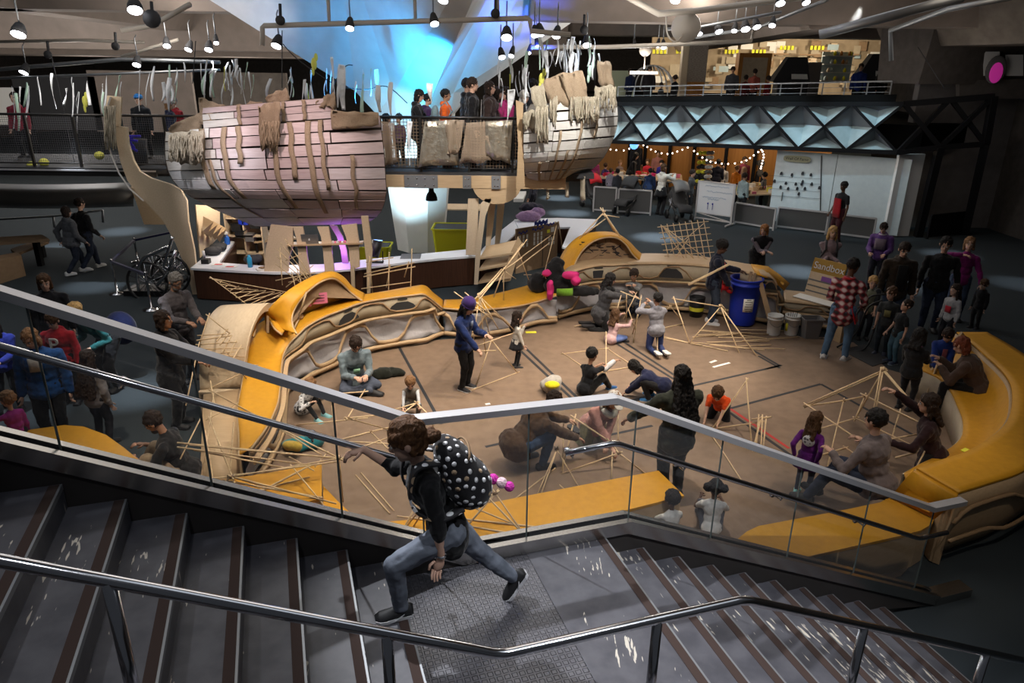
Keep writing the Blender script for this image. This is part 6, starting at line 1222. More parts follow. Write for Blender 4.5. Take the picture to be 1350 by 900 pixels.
def dots(name, scale, thr, base, c1, c2=None):
    m, N, L, b = _new(name); tc = N.new('ShaderNodeTexCoord'); v = N.new('ShaderNodeTexVoronoi'); v.inputs['Scale'].default_value = scale; v.inputs['Randomness'].default_value = .35; L.new(tc.outputs['Object'], v.inputs['Vector'])
    lt = N.new('ShaderNodeMath'); lt.operation = 'LESS_THAN'; lt.inputs[1].default_value = thr; L.new(v.outputs['Distance'], lt.inputs[0])
    sx = N.new('ShaderNodeSeparateColor'); L.new(v.outputs['Color'], sx.inputs[0]); g = N.new('ShaderNodeMath'); g.operation = 'GREATER_THAN'; g.inputs[1].default_value = .72; L.new(sx.outputs[0], g.inputs[0])
    m1 = N.new('ShaderNodeMix'); m1.data_type = 'RGBA'; m1.inputs['A'].default_value = (*c1, 1); m1.inputs['B'].default_value = (*(c2 or c1), 1); L.new(g.outputs[0], m1.inputs['Factor'])
    m2 = N.new('ShaderNodeMix'); m2.data_type = 'RGBA'; m2.inputs['A'].default_value = (*base, 1); L.new(m1.outputs['Result'], m2.inputs['B']); L.new(lt.outputs[0], m2.inputs['Factor']); L.new(m2.outputs['Result'], b.inputs['Base Color']); b.inputs['Roughness'].default_value = .75
dots('polka', 15.5, .36, (.012, .011, .013), (.72, .72, .74), (.42, .30, .19))
dots('animal_print', 22, .38, (.62, .62, .64), (.12, .12, .13))
# the girl on the stairs
girl = person(ST(.75, 3.5, 1.5), 1.5, 252, 'stand', ('long', (.008, .008, .009)), ('jeans', (.115, .13, .16)), ('bun', (.075, .034, .014)), 'l',
    'girl in black striding up the stairs with one hand on the rail', head=(12, 12), vox=.0075, fine=True, slim=True, lean=19, hem=.09, sleeve=.32,
    pel=(0, 0, .482), fl=(-.033, .207, .143), fr=(.06, -.325, .085), fpr=52, fyl=0, fyr=0, hl=(-.10, .04, .335), hr=(.280, .285, .724), el=(-.4, -1, -.2), er=(.3, -.4, -1), hdl=(0, .35, -1), hdr=(0, 1, -.15), hsr=(1, .2, 0), sole=(.5, .5, .52), hs=.168, shoe=(.012, .012, .013))
def girl_extras():
    g = girl; L0 = g['root'].location; T = g['TA']; H = g['H']; W_ = g['W']; bp = thing('backpack', 'black backpack with white and tan polka dots on the girl\'s back', 'backpack', W_(g['ch']))
    c = W_(g['ch']-g['ty']*.125-g['tz']*.01); b = MB()
    b.ell(c, (.185, .12, .24), T, 20, 14); b.ell(c-T[1]*.04-T[2]*.08, (.175, .125, .16), T, 18, 12); b.ell(c+T[2]*.13+T[1]*.01, (.16, .085, .12), T, 18, 10); b.box(c, (.05, .05, .05))
    me = remesh(b, [rgbmat((.012, .011, .013))], 'pack_body', .012, 5); o = bpy.data.objects.new('pack_body', me); col.objects.link(o); o.parent = bp; o.location = -Vec(bp.location)
    pts = [(v.co.copy(), v.normal.copy()) for v in me.vertices]; rd = random.Random(3); rd.shuffle(pts); kept = []; dm_ = MB()
    for p, n in pts:
        if len(kept) > 130: break
        if any((p-q).length < .043 for q in kept): continue
        kept.append(p); x, y = frame_for(n); r = rd.uniform(.0125, .0155); mi = 1 if rd.random() < .22 else 0
        dm_.rings([[p+n*h+(x*math.cos(a)+y*math.sin(a))*r for a in [2*math.pi*i/12 for i in range(12)]] for h in (-.002, .0022)], mi+1)
    o.data = remesh(b, [rgbmat((.012, .011, .013)), rgbmat((.74, .74, .76)), rgbmat((.42, .30, .19))], 'pack_body', .012, 5, dm_)
    for s_ in (-1, 1):
        b = MB(); pts = smooth_path([W_(g['sh']+g['tx']*s_*.055-g['ty']*.07+g['tz']*.03), W_(g['sh']+g['tx']*s_*.072+g['tz']*.062), W_(g['sh']+g['tx']*s_*.082+g['ty']*.045+g['tz']*.03), W_(g['ch']+g['tx']*s_*.088+g['ty']*.075), W_(g['ch']+g['tx']*s_*.108+g['ty']*.01-g['tz']*.08), W_(g['ch']+g['tx']*s_*.085-g['ty']*.09-g['tz']*.10)], 4)
        b.sheet([[p-T[0]*.032, p, p+T[0]*.032] for p in pts], .012); q = b.build('strap', ['polka'], bp)
    b = MB(); b.tube([c+T[2]*.2-T[1]*.0+T[0]*x for x in (-.03, 0, .03)]+[c+T[2]*.17], .008, 6); b.build('grab_loop', ['charcoal'], bp)
    b = MB(); z = [c-T[1]*(.118+.004)+T[2]*(.05+.10*math.cos(a))*1.0+T[0]*.10*math.sin(a) for a in [(-1.2+.24*k) for k in range(11)]]; b.tube([c+T[0]*.13*math.sin(a)-T[1]*(.115*math.cos(a*.6)-.005)+T[2]*.165*math.cos(a*.5) for a in [(-1.3+.26*k) for k in range(11)]], .007, 5); b.build('zip_piping', ['cardboard'], bp)
    kc = thing('pompom_charm', 'pink and white pompom charm dangling from the polka dot backpack', 'charm', c-T[1]*.17-T[2]*.14); q = kc.location
    for d, r, m_ in (((0, 0, 0), .032, 'pompom_pink'), ((.05, -.02, -.012), .033, 'pompom_pale'), ((.095, -.03, -.03), .03, 'pompom_pink')):
        b = MB(); b.ell(q+Vec(d), (r, r, r), n=14, m=10); b.build('pompom', [mat('pompom_pink', (.75, .05, .45), .95, 0, None, (90, 1)) if 'pink' in m_ else mat('pompom_pale', (.85, .60, .66), .95, 0, None, (90, 1))], kc)
    b = MB(); b.tube([c-T[1]*.12, q], .004, 5); b.build('cord', ['pink_paper'], kc)
    b = MB(); h = g['HL']; e = Vec((0, 0, .03)); b.tube([h+Vec((.026*math.cos(a), .026*math.sin(a), .02)) for a in [2*math.pi*k/12 for k in range(13)]], .008, 6); o = b.build('bracelet', ['chrome'], g['root'])
    sh = [o for o in g['root'].children if o.name.startswith('shoe')]
    for o in sh:  # pale curved check mark and laces on each shoe
        vs = [v.co for v in o.data.vertices]; c = sum(vs, Vec())/len(vs); f = (vs[12*6]-vs[0]).normalized(); sd = Vec((-f.y, f.x, 0)).normalized(); sd = sd if sd.y < 0 else -sd; up = f.cross(sd).normalized(); up = up if up.z > 0 else -up
        b = MB(); P_ = [c+sd*.047+f*x+up*z for x, z in ((.045, -.002), (.02, -.016), (-.01, -.010), (-.055, .022))]; b.tube(smooth_path(P_, 4), [.003]*3+[.006]*3+[.0055]*4+[.004, .003, .002], 6); m_ = b.build('side_mark', [rgbmat((.5, .5, .52), .5, 'mark')], o, local=True); m_.location = (0, 0, 0)
        b = MB()
        for k in range(3): p = c+f*(.03-.022*k)+up*(.022+.012*k); b.tube([p-sd*.022, p+up*.008, p+sd*.022], .0035, 5)
        b.build('laces', ['charcoal'], o, local=True)
girl_extras()
N0 = (.012, .018, .07); BLK = (.011, .011, .012); JN = (.07, .10, .16); DJN = (.022, .030, .052); GR = (.13, .13, .135)
PP = {}
def pp(key, px, py, H, face, pose, *a, z=0.0, off=(0, 0, 0), **k):
    PP[key] = person(G(px, py, z)+Vec(off), H, face, pose, *a, **k); return PP[key]
# inside the sandbox
pp('beanie', 612, 512, 1.50, 118, 'stand', ('jacket', (.010, .024, .10)), ('jeans', BLK), ('long', 'black'), 'l', 'teen in a purple beanie and navy jacket holding up a stick', head=(28, 0), hat=('beanie', (.045, .022, .13)), hl=(-.03, .25, .66), hr=(.10, .26, .50), sole=(.6, .6, .6), hairlen=.6, extras=[('front', (.30, .36, .5), (.02, .22, .27), .085, 'chest_lettering')])
pp('toddler', 680, 484, .98, 75, 'stand', ('long', (.66, .62, .55)), ('skirt', (.018, .018, .022)), ('long', 'dark'), 'l', 'small girl in a white top and dark skirt with her hand at her mouth', hl=(-.02, .16, .80), hr=(.14, .12, .42), hairlen=.7, sole=(.03, .03, .03))
pp('sitman', 470, 512, 1.72, 155, 'cross', ('long', (.17, .22, .25)), ('jeans', (.05, .06, .085)), ('short', 'dark'), 'l', 'man in a grey blue sweater sitting cross legged by the white fabric panels', head=(38, 0), extras=[('glasses',), ('front', (.30, .55, .35), (.03, .12, .17), .08, 'chest_print')])
pp('seatgirl', 400, 545, 1.10, 120, 'floor', ('long', 'animal_print'), ('leggings', BLK), ('long', 'light'), 'l', 'child with long light brown hair on the floor beside the yellow bench end', head=(15, 0), shoe=(.2, .42, .45), hairlen=.6, lean=25)
pp('toddlerboy', 543, 552, .95, 172, 'crouch', ('vest', (.16, .135, .11)), ('trousers', (.10, .09, .08)), ('short', 'light'), 'l', 'toddler boy in a brown vest and striped sleeves crouching over sticks', head=(25, 0), lean=14, undershirt=(.5, .52, .55), hl=(-.12, .22, .3), hr=(.12, .22, .26), shoe=(.1, .1, .11))
pp('greywoman', 797, 433, 1.62, 78, 'kneel', ('jacket', (.055, .055, .06)), ('trousers', BLK), ('long', 'black'), 'l', 'woman in a charcoal cardigan kneeling and reaching towards the boys', slim=True, hl=(-.08, .30, .42), hr=(.05, .34, .40), hairlen=.55, pel=(0, -.05, .2), hem=.11, head=(12, 0), extras=[('scarf', (.012, .012, .013))])
pp('pinkgirl', 808, 452, 1.12, 40, 'cross', ('long', (.55, .36, .36)), ('jeans', (.10, .15, .34)), ('long', 'brown'), 'l', 'girl in a pale pink top sitting cross legged with a stick in her hand', hr=(.16, .26, .36), hl=(-.05, .28, .42), hairlen=.7, head=(-5, 10))
pp('greyboy', 833, 420, 1.30, 205, 'kneelup', ('long', (.15, .155, .16)), ('jeans', DJN), ('short', 'dark'), 'm', 'boy in a grey sweater kneeling upright at the back of the group', hl=(-.02, .26, .60), hr=(-.08, .30, .64), head=(15, 5))
pp('hoodieboy', 862, 462, 1.34, -12, 'kneelup', ('hoodie', (.25, .25, .285)), ('jeans', (.02, .03, .09)), ('short', 'black'), 'm', 'boy in a light grey hoodie kneeling with his back to the stairs', hl=(-.10, .22, .58), hr=(.0, .24, .60), head=(-5, -12), shoe=(.55, .55, .52), sole=(.6, .6, .58), extras=[('collar', (.03, .03, .11))])
pp('apronman', 935, 426, 1.68, 100, 'stand', ('jacket', (.010, .013, .03)), ('jeans', (.03, .042, .065)), ('afro', 'black'), 'd', 'staff member in a navy sweater and red apron holding a bundle of sticks', head=(20, 8), hl=(-.05, .28, .66), hr=(.06, .17, .50), shoe=(.6, .6, .62), sole=(.65, .65, .65), extras=[('apron', (.50, .012, .02))], nohood=True)
pp('blackboy', 772, 520, 1.28, 50, 'floor', ('tee', (.010, .011, .014)), ('trousers', (.011, .011, .012)), ('short', 'black'), 'm', 'boy in a black tee with white sleeves sitting by the square stick frame', hr=(.14, .34, .40), hl=(-.05, .25, .30), head=(10, -20), shoe=(.02, .10, .28), sole=(.5, .5, .5))
b = MB(); h_ = PP['blackboy']; e0 = h_['HR']; s0 = h_['W'](h_['sh']+h_['tx']*.118); b.cap(vl(s0, e0, .45)-Vec((0, 0, .05)), vl(s0, e0, .9), .05, .04); b.build('sleeve', [rgbmat((.62, .62, .64))], h_['root'])
pp('pufferkid', 858, 526, 1.22, -62, 'crouch', ('puffer', (.012, .016, .05)), ('trousers', BLK), ('bob', 'black'), 'l', 'child in a navy puffer jacket bending low over the floor tape', lean=66, head=(30, 0), hl=(-.1, .3, .06), hr=(.1, .32, .06), shoe=(.05, .22, .5), sole=(.55, .6, .65))
pp('orangeboy', 946, 553, 1.22, 205, 'kneel', ('tee', (.78, .085, .012)), ('trousers', (.012, .012, .014)), ('short', 'brown'), 'l', 'boy in a bright orange tee kneeling and bending over a stick joint', lean=48, head=(30, 0), hl=(-.03, .34, .03), hr=(.10, .36, .06), hdl=(0, .6, -.8), hdr=(0, .6, -.8), hem=.03)
pp('olivewoman', 884, 652, 1.64, -14, 'stand', ('jacket', (.032, .036, .026)), ('trousers', (.03, .03, .028)), ('long', 'black'), 'm', 'woman with long black hair in an olive jacket standing with her back to the stairs', wide=1.2, hl=(-.30, .20, .55), hr=(.10, .24, .62), hairlen=1.6, hem=.13, nohood=True)
pp('brownman', 702, 612, 1.70, 62, 'crouch', ('jacket', (.085, .048, .026)), ('jeans', (.03, .055, .11)), ('short', 'dark'), 'm', 'man in a brown jacket crouching over a stick pyramid behind the stair glass', lean=44, head=(35, 0), hl=(-.04, .36, .26), hr=(.12, .38, .16), wide=1.15)
pp('scarfwoman', 785, 588, 1.60, 150, 'kneel', ('long', (.46, .24, .21)), ('trousers', (.20, .19, .11)), ('long', 'light'), 'l', 'woman in a pink top and white knit scarf kneeling behind the glass', lean=34, head=(30, 0), hat=('cap', (.62, .60, .56)), hl=(.14, .28, .1), hr=(.02, .30, .06), extras=[('scarf', (.62, .62, .57))])
pp('purplegirl', 1056, 652, 1.08, 40, 'stand', ('dress', (.11, .012, .16)), ('leggings', (.05, .05, .08)), ('long', 'brown'), 'l', 'girl in a purple ruffled dress watching the big stick cube', hl=(-.12, -.10, .52), hr=(.12, -.10, .52), skirt=(.11, .012, .16), hairlen=.8, head=(8, 20), shoe=(.28, .62, .60), sole=(.5, .7, .68))
b = MB(); h_ = PP['purplegirl']; c = h_['W'](h_['ch']-h_['ty']*.088); b.ell(c, (.07, .015, .07), h_['TA']); b.build('heart_print', ['animal_print'], h_['root'])
pp('benchman', 1150, 648, 1.74, -38, 'floor', ('long', (.155, .125, .125)), ('jeans', (.028, .036, .06)), ('short', 'black'), 'l', 'man in a mauve grey sweater sitting with his back to the stairs', z=.44, off=(.05, .1, 0), pel=(0, 0, .03), fl=(-.22, .30, -.14), fr=(-.05, .33, -.15), kl=(-.4, .3, 1), wide=1.22, hl=(-.16, .22, .2), hr=(.16, .18, .2))
pp('maroonwoman', 1218, 640, 1.66, -62, 'kneel', ('long', (.022, .008, .010)), ('trousers', (.010, .010, .011)), ('long', 'dark'), 'l', 'woman in a dark maroon sweater stretching an arm across the big stick cube', pel=(0, 0, .24), lean=14, hr=(.02, .38, .72), hl=(-.16, .28, .36), hairlen=.7, head=(0, -8), hem=.16, slim=True)
pp('redhair', 1272, 560, 1.66, -50, 'sit', ('jacket', (.065, .040, .030)), ('trousers', (.012, .012, .013)), ('bob', 'red'), 'l', 'woman with red bobbed hair in a brown jacket sitting on the right yellow bench', lean=30, hl=(-.12, .30, .46), hr=(.02, .34, .48), head=(15, -20), wide=1.2, hem=.12, off=(.18, .15, .0), nohood=True)
pp('pinkhood', 1190, 540, 1.28, 52, 'stand', ('hoodie', (.010, .010, .011)), ('leggings', (.010, .010, .012)), ('long', 'black'), 'l', 'girl in a black jacket with pink hood lining facing the red haired woman', hr=(.05, .26, .62), hl=(-.08, .22, .60), hairlen=.5, wide=1.12, extras=[('collar', (.75, .08, .40))])
pp('blueboy', 1228, 522, 1.16, 195, 'stand', ('puffer', (.010, .030, .17)), ('trousers', (.012, .013, .02)), ('short', 'dark'), 'm', 'small boy in a blue puffer jacket holding a stick upright', hl=(-.06, .2, .5), hr=(.1, .2, .5), head=(30, 0), nohood=True, extras=[('front', (.20, .05, .06), (.03, .02, .24), .098, 'shirt_front')])
pp('plaidman', 1100, 474, 1.80, 35, 'stand', ('long', 'plaid'), ('jeans', (.075, .135, .22)), ('short', 'black'), 'd', 'man in a red plaid shirt and blue jeans standing beside the sign, back turned', fl=(-.10, -.02, .04), fr=(.08, .04, .04), hl=(-.10, .16, .56), hr=(.14, .16, .54), hem=.12, shoe=(.65, .64, .63), sole=(.7, .7, .7), head=(10, 25), extras=[('apron_side', (.50, .012, .02)), ('collar', (.45, .02, .03))])
pp('raglan', 1136, 446, 1.22, 190, 'stand', ('tee', (.20, .21, .15)), ('jeans', (.02, .02, .028)), ('short', 'blond'), 'l', 'blond boy in a pale tee with dark sleeves beside the plaid man', hl=(-.06, .16, .52), hr=(.1, .18, .55), head=(8, 12))
for s_, hk in ((-1, 'HL'), (1, 'HR')):
    h_ = PP['raglan']; b = MB(); s0 = h_['W'](h_['sh']+h_['tx']*s_*.1); b.cap(s0, vl(s0, h_[hk], .35)-Vec((0, .0, .09)), .062, .05); b.build('sleeve', [rgbmat((.03, .033, .04))], h_['root'])
pp('darktee', 1160, 466, 1.24, 215, 'stand', ('tee', (.045, .05, .052)), ('jeans', (.022, .028, .036)), ('short', 'brown'), 'l', 'boy in a dark grey tee with a yellow print looking towards the plaid man', head=(6, 25), shoe=(.03, .035, .06), extras=[('front', (.26, .24, .10), (.045, .10, .2), .083, 'chest_print')])
pp('blacktee', 1176, 478, 1.14, 262, 'stand', ('tee', (.016, .019, .022)), ('jeans', (.06, .12, .16)), ('short', 'dark'), 'l', 'boy in a black tee and jeans seen in profile looking up', head=(-14, 0), lean=-3, hr=(.14, .1, .5), shoe=(.02, .03, .06), sole=(.3, .35, .4))
pp('brownjacket', 1178, 446, 1.80, 192, 'stand', ('jacket', (.030, .020, .013)), ('jeans', (.022, .035, .06)), ('short', 'dark'), 'l', 'man in a dark brown jacket over a black shirt standing behind the boys', wide=1.06, head=(22, 5), hem=.11, extras=[('front', (.010, .010, .011), (.045, .0, .27), .1, 'shirt_front')], off=(0, .3, 0))
pp('blacksweater', 1228, 440, 1.86, 200, 'stand', ('long', (.008, .008, .009)), ('jeans', (.018, .026, .05)), ('short', 'black'), 'l', 'big man in a black sweater looking down at the children', wide=1.14, head=(18, 12), off=(0, .2, 0), hl=(-.20, .04, .44))
pp('magenta', 1266, 432, 1.70, 205, 'stand', ('long', (.20, .012, .13)), ('jeans', (.03, .045, .08)), ('bob', 'light'), 'l', 'woman in a magenta sweater raising a phone at the right edge of the crowd', hr=(.06, .16, .84), hl=(-.20, .12, .5), slim=True, off=(.1, .5, 0))
pp('redprint', 1243, 456, 1.18, 245, 'stand', ('long', (.42, .42, .44)), ('jeans', (.015, .015, .02)), ('long', 'dark'), 'l', 'girl in a pale top with a red print beside the man in black', hairlen=.8, extras=[('front', (.55, .03, .05), (.05, .08, .19), .084, 'chest_print')], head=(0, 15))
pp('smallboy', 1284, 432, 1.0, 240, 'stand', ('jacket', (.010, .010, .012)), ('trousers', (.012, .012, .014)), ('short', 'brown'), 'l', 'small child in a black coat held by the hand at far right of the crowd', head=(10, 0))
pp('purplejacket', 1150, 380, 1.56, 215, 'stand', ('hoodie', (.11, .05, .20)), ('trousers', (.02, .02, .03)), ('short', 'dark'), 'l', 'person in a purple and grey hooded jacket standing behind the crowd', head=(28, 0), hl=(-.1, .18, .58), hr=(.1, .18, .58), extras=[('front', (.20, .15, .19), (.075, .10, .26), .088, 'grey_panel'), ('collar', (.55, .53, .5))])
pp('blonde', 1082, 398, 1.66, 190, 'stand', ('long', (.26, .19, .205)), ('trousers', (.02, .02, .022)), ('long', 'blond'), 'l', 'blonde woman in a lilac sweater with folded arms behind the sign', hl=(.08, .16, .62), hr=(-.08, .18, .60), slim=True, extras=[('pack', (.05, .05, .055), 'grey backpack on the blonde woman behind the sign')], hairlen=.7)
pp('redapron2', 1101, 318, 1.74, 250, 'stand', ('tee', (.010, .010, .012)), ('trousers', (.05, .01, .015)), ('short', 'black'), 'd', 'staff member in black with a red apron standing at the mesh barriers', fine=True, extras=[('apron', (.30, .008, .015))], hr=(.12, .1, .5))
pp('leanwoman', 1000, 385, 1.62, 178, 'lean', ('vest', (.016, .015, .018)), ('trousers', (.02, .02, .022)), ('bob', (.20, .085, .028)), 'l', 'woman in a black vest and lilac sleeves leaning on the plywood wall', lean=32, hl=(.03, .26, .60), hr=(-.03, .26, .60), undershirt=(.21, .18, .21), head=(0, 40), off=(0, .35, 0))
pp('afrochild', 944, 722, 1.08, 10, 'floor', ('tee', (.66, .64, .60)), ('trousers', (.1, .1, .12)), ('puff', 'black'), 'd', 'child with hair in two dark puffs and a white top below the stairs', lean=4, off=(0, .25, 0), z=.05)
pp('braidchild', 886, 722, 1.0, -15, 'floor', ('tee', (.66, .64, .60)), ('trousers', (.3, .25, .28)), ('short', 'black'), 'd', 'child with smooth dark hair and white straps just right of the long front bench', lean=8, off=(0, .1, 0), z=.0)
# outside, lower left behind the glass
pp('bluegirl', 20, 540, 1.46, 165, 'stand', ('hoodie', (.022, .035, .26)), ('leggings', BLK), ('long', 'dark'), 'l', 'girl in a blue hoodie standing at the far left looking down', head=(28, 0), hl=(-.06, .2, .6), hr=(.06, .2, .6))
pp('redhoodie', 97, 530, 1.42, 175, 'stand', ('hoodie', (.40, .012, .022)), ('trousers', BLK), ('short', 'brown'), 'l', 'boy in a red hoodie with a big white letter', head=(22, 0), wide=1.1)
h_ = PP['redhoodie']; c = h_['W'](h_['ch']+h_['ty']*.108-h_['tz']*.03)
tx_ = curve_text('P', .27, c, (math.pi/2, 0, math.pi-math.radians(175)), rgbmat((.62, .58, .55)), 'chest_letter', h_['root'], ext=.012)
pp('behindwoman', 86, 492, 1.66, 150, 'stand', ('jacket', (.010, .011, .015)), ('trousers', BLK), ('bob', 'brown'), 'l', 'woman in black with a hair clip standing behind the boy in red', head=(10, 0))
pp('tealman', 150, 512, 1.66, 205, 'bend', ('long', (.02, .13, .14)), ('trousers', (.012, .012, .014)), ('short', 'blond'), 'l', 'blond person in a teal top bending forward with a navy shoulder bag', lean=40, pel=(0, -.05, .5), hl=(-.1, .2, .5), hr=(.1, .22, .52), head=(10, 0))
b = MB(); h_ = PP['tealman']; c = h_['W'](Vec((.05, -.22, .52))); b.ell(c, (.24, .17, .27), n=14, m=10); bg = solo(b, 'shoulder_bag', [rgbmat((.012, .018, .07))], 'navy shoulder bag hanging from the person in teal', 'bag')
pp('beardman', 247, 500, 1.78, 120, 'stand', ('long', (.09, .08, .085)), ('trousers', (.03, .03, .035)), ('short', (.10, .095, .09)), 'm', 'grey haired bearded man holding out both hands beside the wood tunnel', head=(28, 0), hl=(-.05, .24, .62), hr=(.08, .24, .62), extras=[('beard',)])
pp('darkwoman', 236, 560, 1.66, 85, 'stand', ('jacket', (.010, .010, .012)), ('trousers', (.012, .012, .014)), ('bob', 'dark'), 'm', 'woman in a long black jacket standing beside the stick tower', hem=.16, wide=1.1, hr=(.05, .24, .6), hl=(-.05, .26, .58))
pp('khakiman', 244, 636, 1.74, 262, 'floor', ('tee', (.018, .017, .018)), ('trousers', (.30, .22, .14)), ('short', 'dark'), 'm', 'bearded man in a dark tee and khaki trousers sitting on the carpet', head=(28, 0), lean=14, extras=[('beard',)], wide=1.1)
pp('longhairgirl', 122, 600, 1.32, 15, 'stand', ('hoodie', (.30, .28, .29)), ('jeans', (.02, .02, .025)), ('long', 'dark'), 'l', 'girl with very long dark hair and a pale hood seen from behind', hairlen=1.7, off=(0, .3, 0))
pp('bluewoman', 48, 610, 1.64, 165, 'stand', ('jacket', (.014, .075, .26)), ('trousers', BLK), ('bob', (.20, .105, .05)), 'l', 'woman in a bright blue jacket looking down behind the rounded bench', wide=1.2, head=(25, 15), extras=[('front', (.5, .48, .46), (.04, .17, .28), .108, 'shirt_front')], off=(0, .5, 0), nohood=True)
pp('magentachild', 40, 610, 1.05, -60, 'stand', ('long', (.33, .03, .22)), ('trousers', BLK), ('short', 'light'), 'l', 'light haired child in magenta sleeves beside the woman in blue', hl=(-.25, .25, .75), off=(.05, -.15, 0))
# far left couple
pp('couplegrey', 103, 362, 1.62, 35, 'walk', ('jacket', (.085, .09, .10)), ('jeans', (.012, .016, .028)), ('bob', 'dark'), 'l', 'woman in a grey hoodie walking away at the far left with a dark bag', wide=1.2, fine=True, shoe=(.5, .5, .5))
pp('coupledark', 121, 356, 1.74, 30, 'walk', ('long', (.010, .010, .012)), ('jeans', (.016, .022, .04)), ('short', 'dark'), 'l', 'companion in black walking away at the far left', fine=True, wide=1.1, shoe=(.5, .5, .5))
# on the bridge
def bridge_p(px, py_head, yb, face, top, hair, label, skin='l', pose='stand', H=1.72, bot=('trousers', (.012, .012, .014)), **k):
    c = Y(px, py_head, yb); k.setdefault('fine', True); zf = 2.61; h = max(.9, min(1.9, c.z-zf)); return person((c.x, yb, zf), h, face, pose, top, bot, hair, skin, label, vox=.016, **k)
bridge_p(548, 118, 16.1, 88, ('jacket', (.012, .012, .014)), ('bob', 'black'), 'woman in a black hoodie on the bridge looking right', head=(18, 0), hr=(.05, .22, .62), hl=(-.05, .24, .6), extras=[('collar', (.30, .30, .32))], hem=.12)
bridge_p(561, 124, 16.6, 70, ('jacket', (.055, .025, .09)), ('short', 'black'), 'child in a purple jacket on the bridge beside the woman in black', head=(10, 0))
bridge_p(586, 118, 16.3, 90, ('jacket', (.78, .13, .02)), ('short', 'black'), 'boy in an orange and grey jacket on the bridge', 'm', extras=[('pack', (.20, .30, .34), 'grey blue backpack on the boy in orange on the bridge')])
bridge_p(614, 104, 16.9, 80, ('jacket', (.010, .011, .014)), ('short', 'dark'), 'bespectacled man in a black coat at the back of the bridge group', extras=[('glasses',)])
bridge_p(621, 103, 16.1, 85, ('jacket', (.010, .010, .012)), ('short', 'dark'), 'man in a black coat with a pale scarf at the bridge railing', extras=[('front', (.4, .38, .36), (.02, .0, .27), .095, 'scarf_end')], hem=.14)
bridge_p(644, 108, 16.4, 95, ('puffer', (.030, .018, .016)), ('bob', 'dark'), 'person in a brown puffer coat at the bridge railing', hem=.14, wide=1.1)
bridge_p(654, 116, 16.8, 80, ('jacket', (.05, .04, .04)), ('bob', 'dark'), 'dark haired person behind the brown puffer coat on the bridge', hem=.14)
bridge_p(668, 116, 16.5, 240, ('puffer', (.42, .03, .16)), ('bob', 'dark'), 'person in a magenta coat near the right pod on the bridge', hem=.12)
bridge_p(688, 120, 16.2, 120, ('jacket', (.02, .018, .02)), ('short', 'dark'), 'person in a cream knit hat and scarf beside the right pod', hat=('scarf', (.62, .58, .52)), head=(15, 0))
bridge_p(702, 105, 17.2, 60, ('jacket', (.02, .02, .024)), ('short', 'black'), 'dark haired visitor standing inside the right pod')
bridge_p(744, 100, 17.2, 20, ('jacket', (.010, .012, .016)), ('short', 'black'), 'visitor in black deeper inside the right pod')
bridge_p(508, 150, 16.2, 60, ('jacket', (.03, .03, .16)), ('bob', 'black'), 'small child in a blue jacket behind the bridge netting', H=1.0)
bridge_p(526, 150, 16.8, 200, ('long', (.12, .07, .11)), ('short', 'dark'), 'small child in plum behind the bridge netting', H=1.0)
bridge_p(220, 131, 16.6, 60, ('puffer', (.012, .017, .05)), ('bob', 'light'), 'person in a navy jacket and pale cap left of the left pod', hat=('cap', (.45, .42, .42)))
bridge_p(228, 128, 17.2, 200, ('jacket', (.33, .02, .03)), ('short', 'grey'), 'person in red behind the navy jacket left of the left pod')
bridge_p(182, 124, 17.4, 180, ('jacket', (.012, .014, .018)), ('short', 'black'), 'person in a bright blue cap standing on the left part of the bridge', hat=('cap', (.02, .18, .50)))
bridge_p(18, 122, 17.3, 180, ('jacket', (.25, .02, .04)), ('short', 'dark'), 'person in dark red at the far left end of the bridge')
# gallery silhouettes
for px, py, yy, h, top, lab in [(832, 90, 31, 1.6, (.012, .02, .06), 'visitor in navy at the left end of the upper gallery'), (857, 88, 30, 1.7, (.012, .010, .012), 'dark silhouette in front of the dome on the upper gallery'), (891, 99, 30, 1.5, (.010, .010, .012), 'visitor in black bending beside the brick pier on the gallery'), (967, 88, 29.5, 1.75, (.05, .05, .055), 'man in grey standing at the gallery rail'), (984, 99, 30.5, 1.3, (.12, .02, .02), 'small child in dark red at the gallery rail'), (996, 91, 31, 1.5, (.40, .10, .07), 'child in coral held up near the gallery cabinet'), (1014, 100, 30.5, 1.3, (.30, .02, .02), 'person in red right of the gallery cabinet'), (872, 109, 29.8, 1.0, (.03, .03, .035), 'small child beside the dome on the gallery'), (1136, 84, 30, 1.7, (.015, .03, .16), 'person in blue leaning over the exhibit case at the end of the gallery'), (1166, 85, 30.5, 1.6, (.012, .012, .014), 'person in black at the far right end of the gallery')]:
    c = Y(px, py, yy); zz = 3.26; person((c.x, yy, zz), max(.8, c.z-zz), random.choice((20, 160, 200, -30)), 'stand' if px != 891 else 'stand', ('jacket', top), ('trousers', (.012, .012, .014)), ('short', 'dark'), 'm', lab, vox=.03)
# workshop visitors
def shop(px, py, H, face, top, hair, lab, pose='stand', skin='l', bot=('trousers', (.02, .02, .024)), **k): return person(G(px, py), H, face, pose, top, bot, hair, skin, lab, vox=k.pop('vox', .022), **k)
shop(780, 262, 1.62, -10, ('long', (.38, .04, .13)), ('short', 'dark'), 'woman in a magenta coat at the left end of the barriers, back turned', hem=.14)
shop(869, 283, 1.72, 60, ('jacket', (.62, .60, .54)), ('bob', 'brown'), 'woman in a cream jacket and black skirt photographing the workshop', hr=(.08, .26, .80), hl=(-.04, .28, .80), hem=.04, skirt=(.012, .012, .014), fine=True)
shop(836, 244, 1.92, 150, ('jacket', (.012, .014, .022)), ('short', 'grey'), 'tall man in black under the blue lantern', head=(20, 0))
shop(828, 256, 1.66, 100, ('jacket', (.011, .011, .012)), ('long', 'black'), 'woman with long black hair leaning at the left workshop table', lean=20)
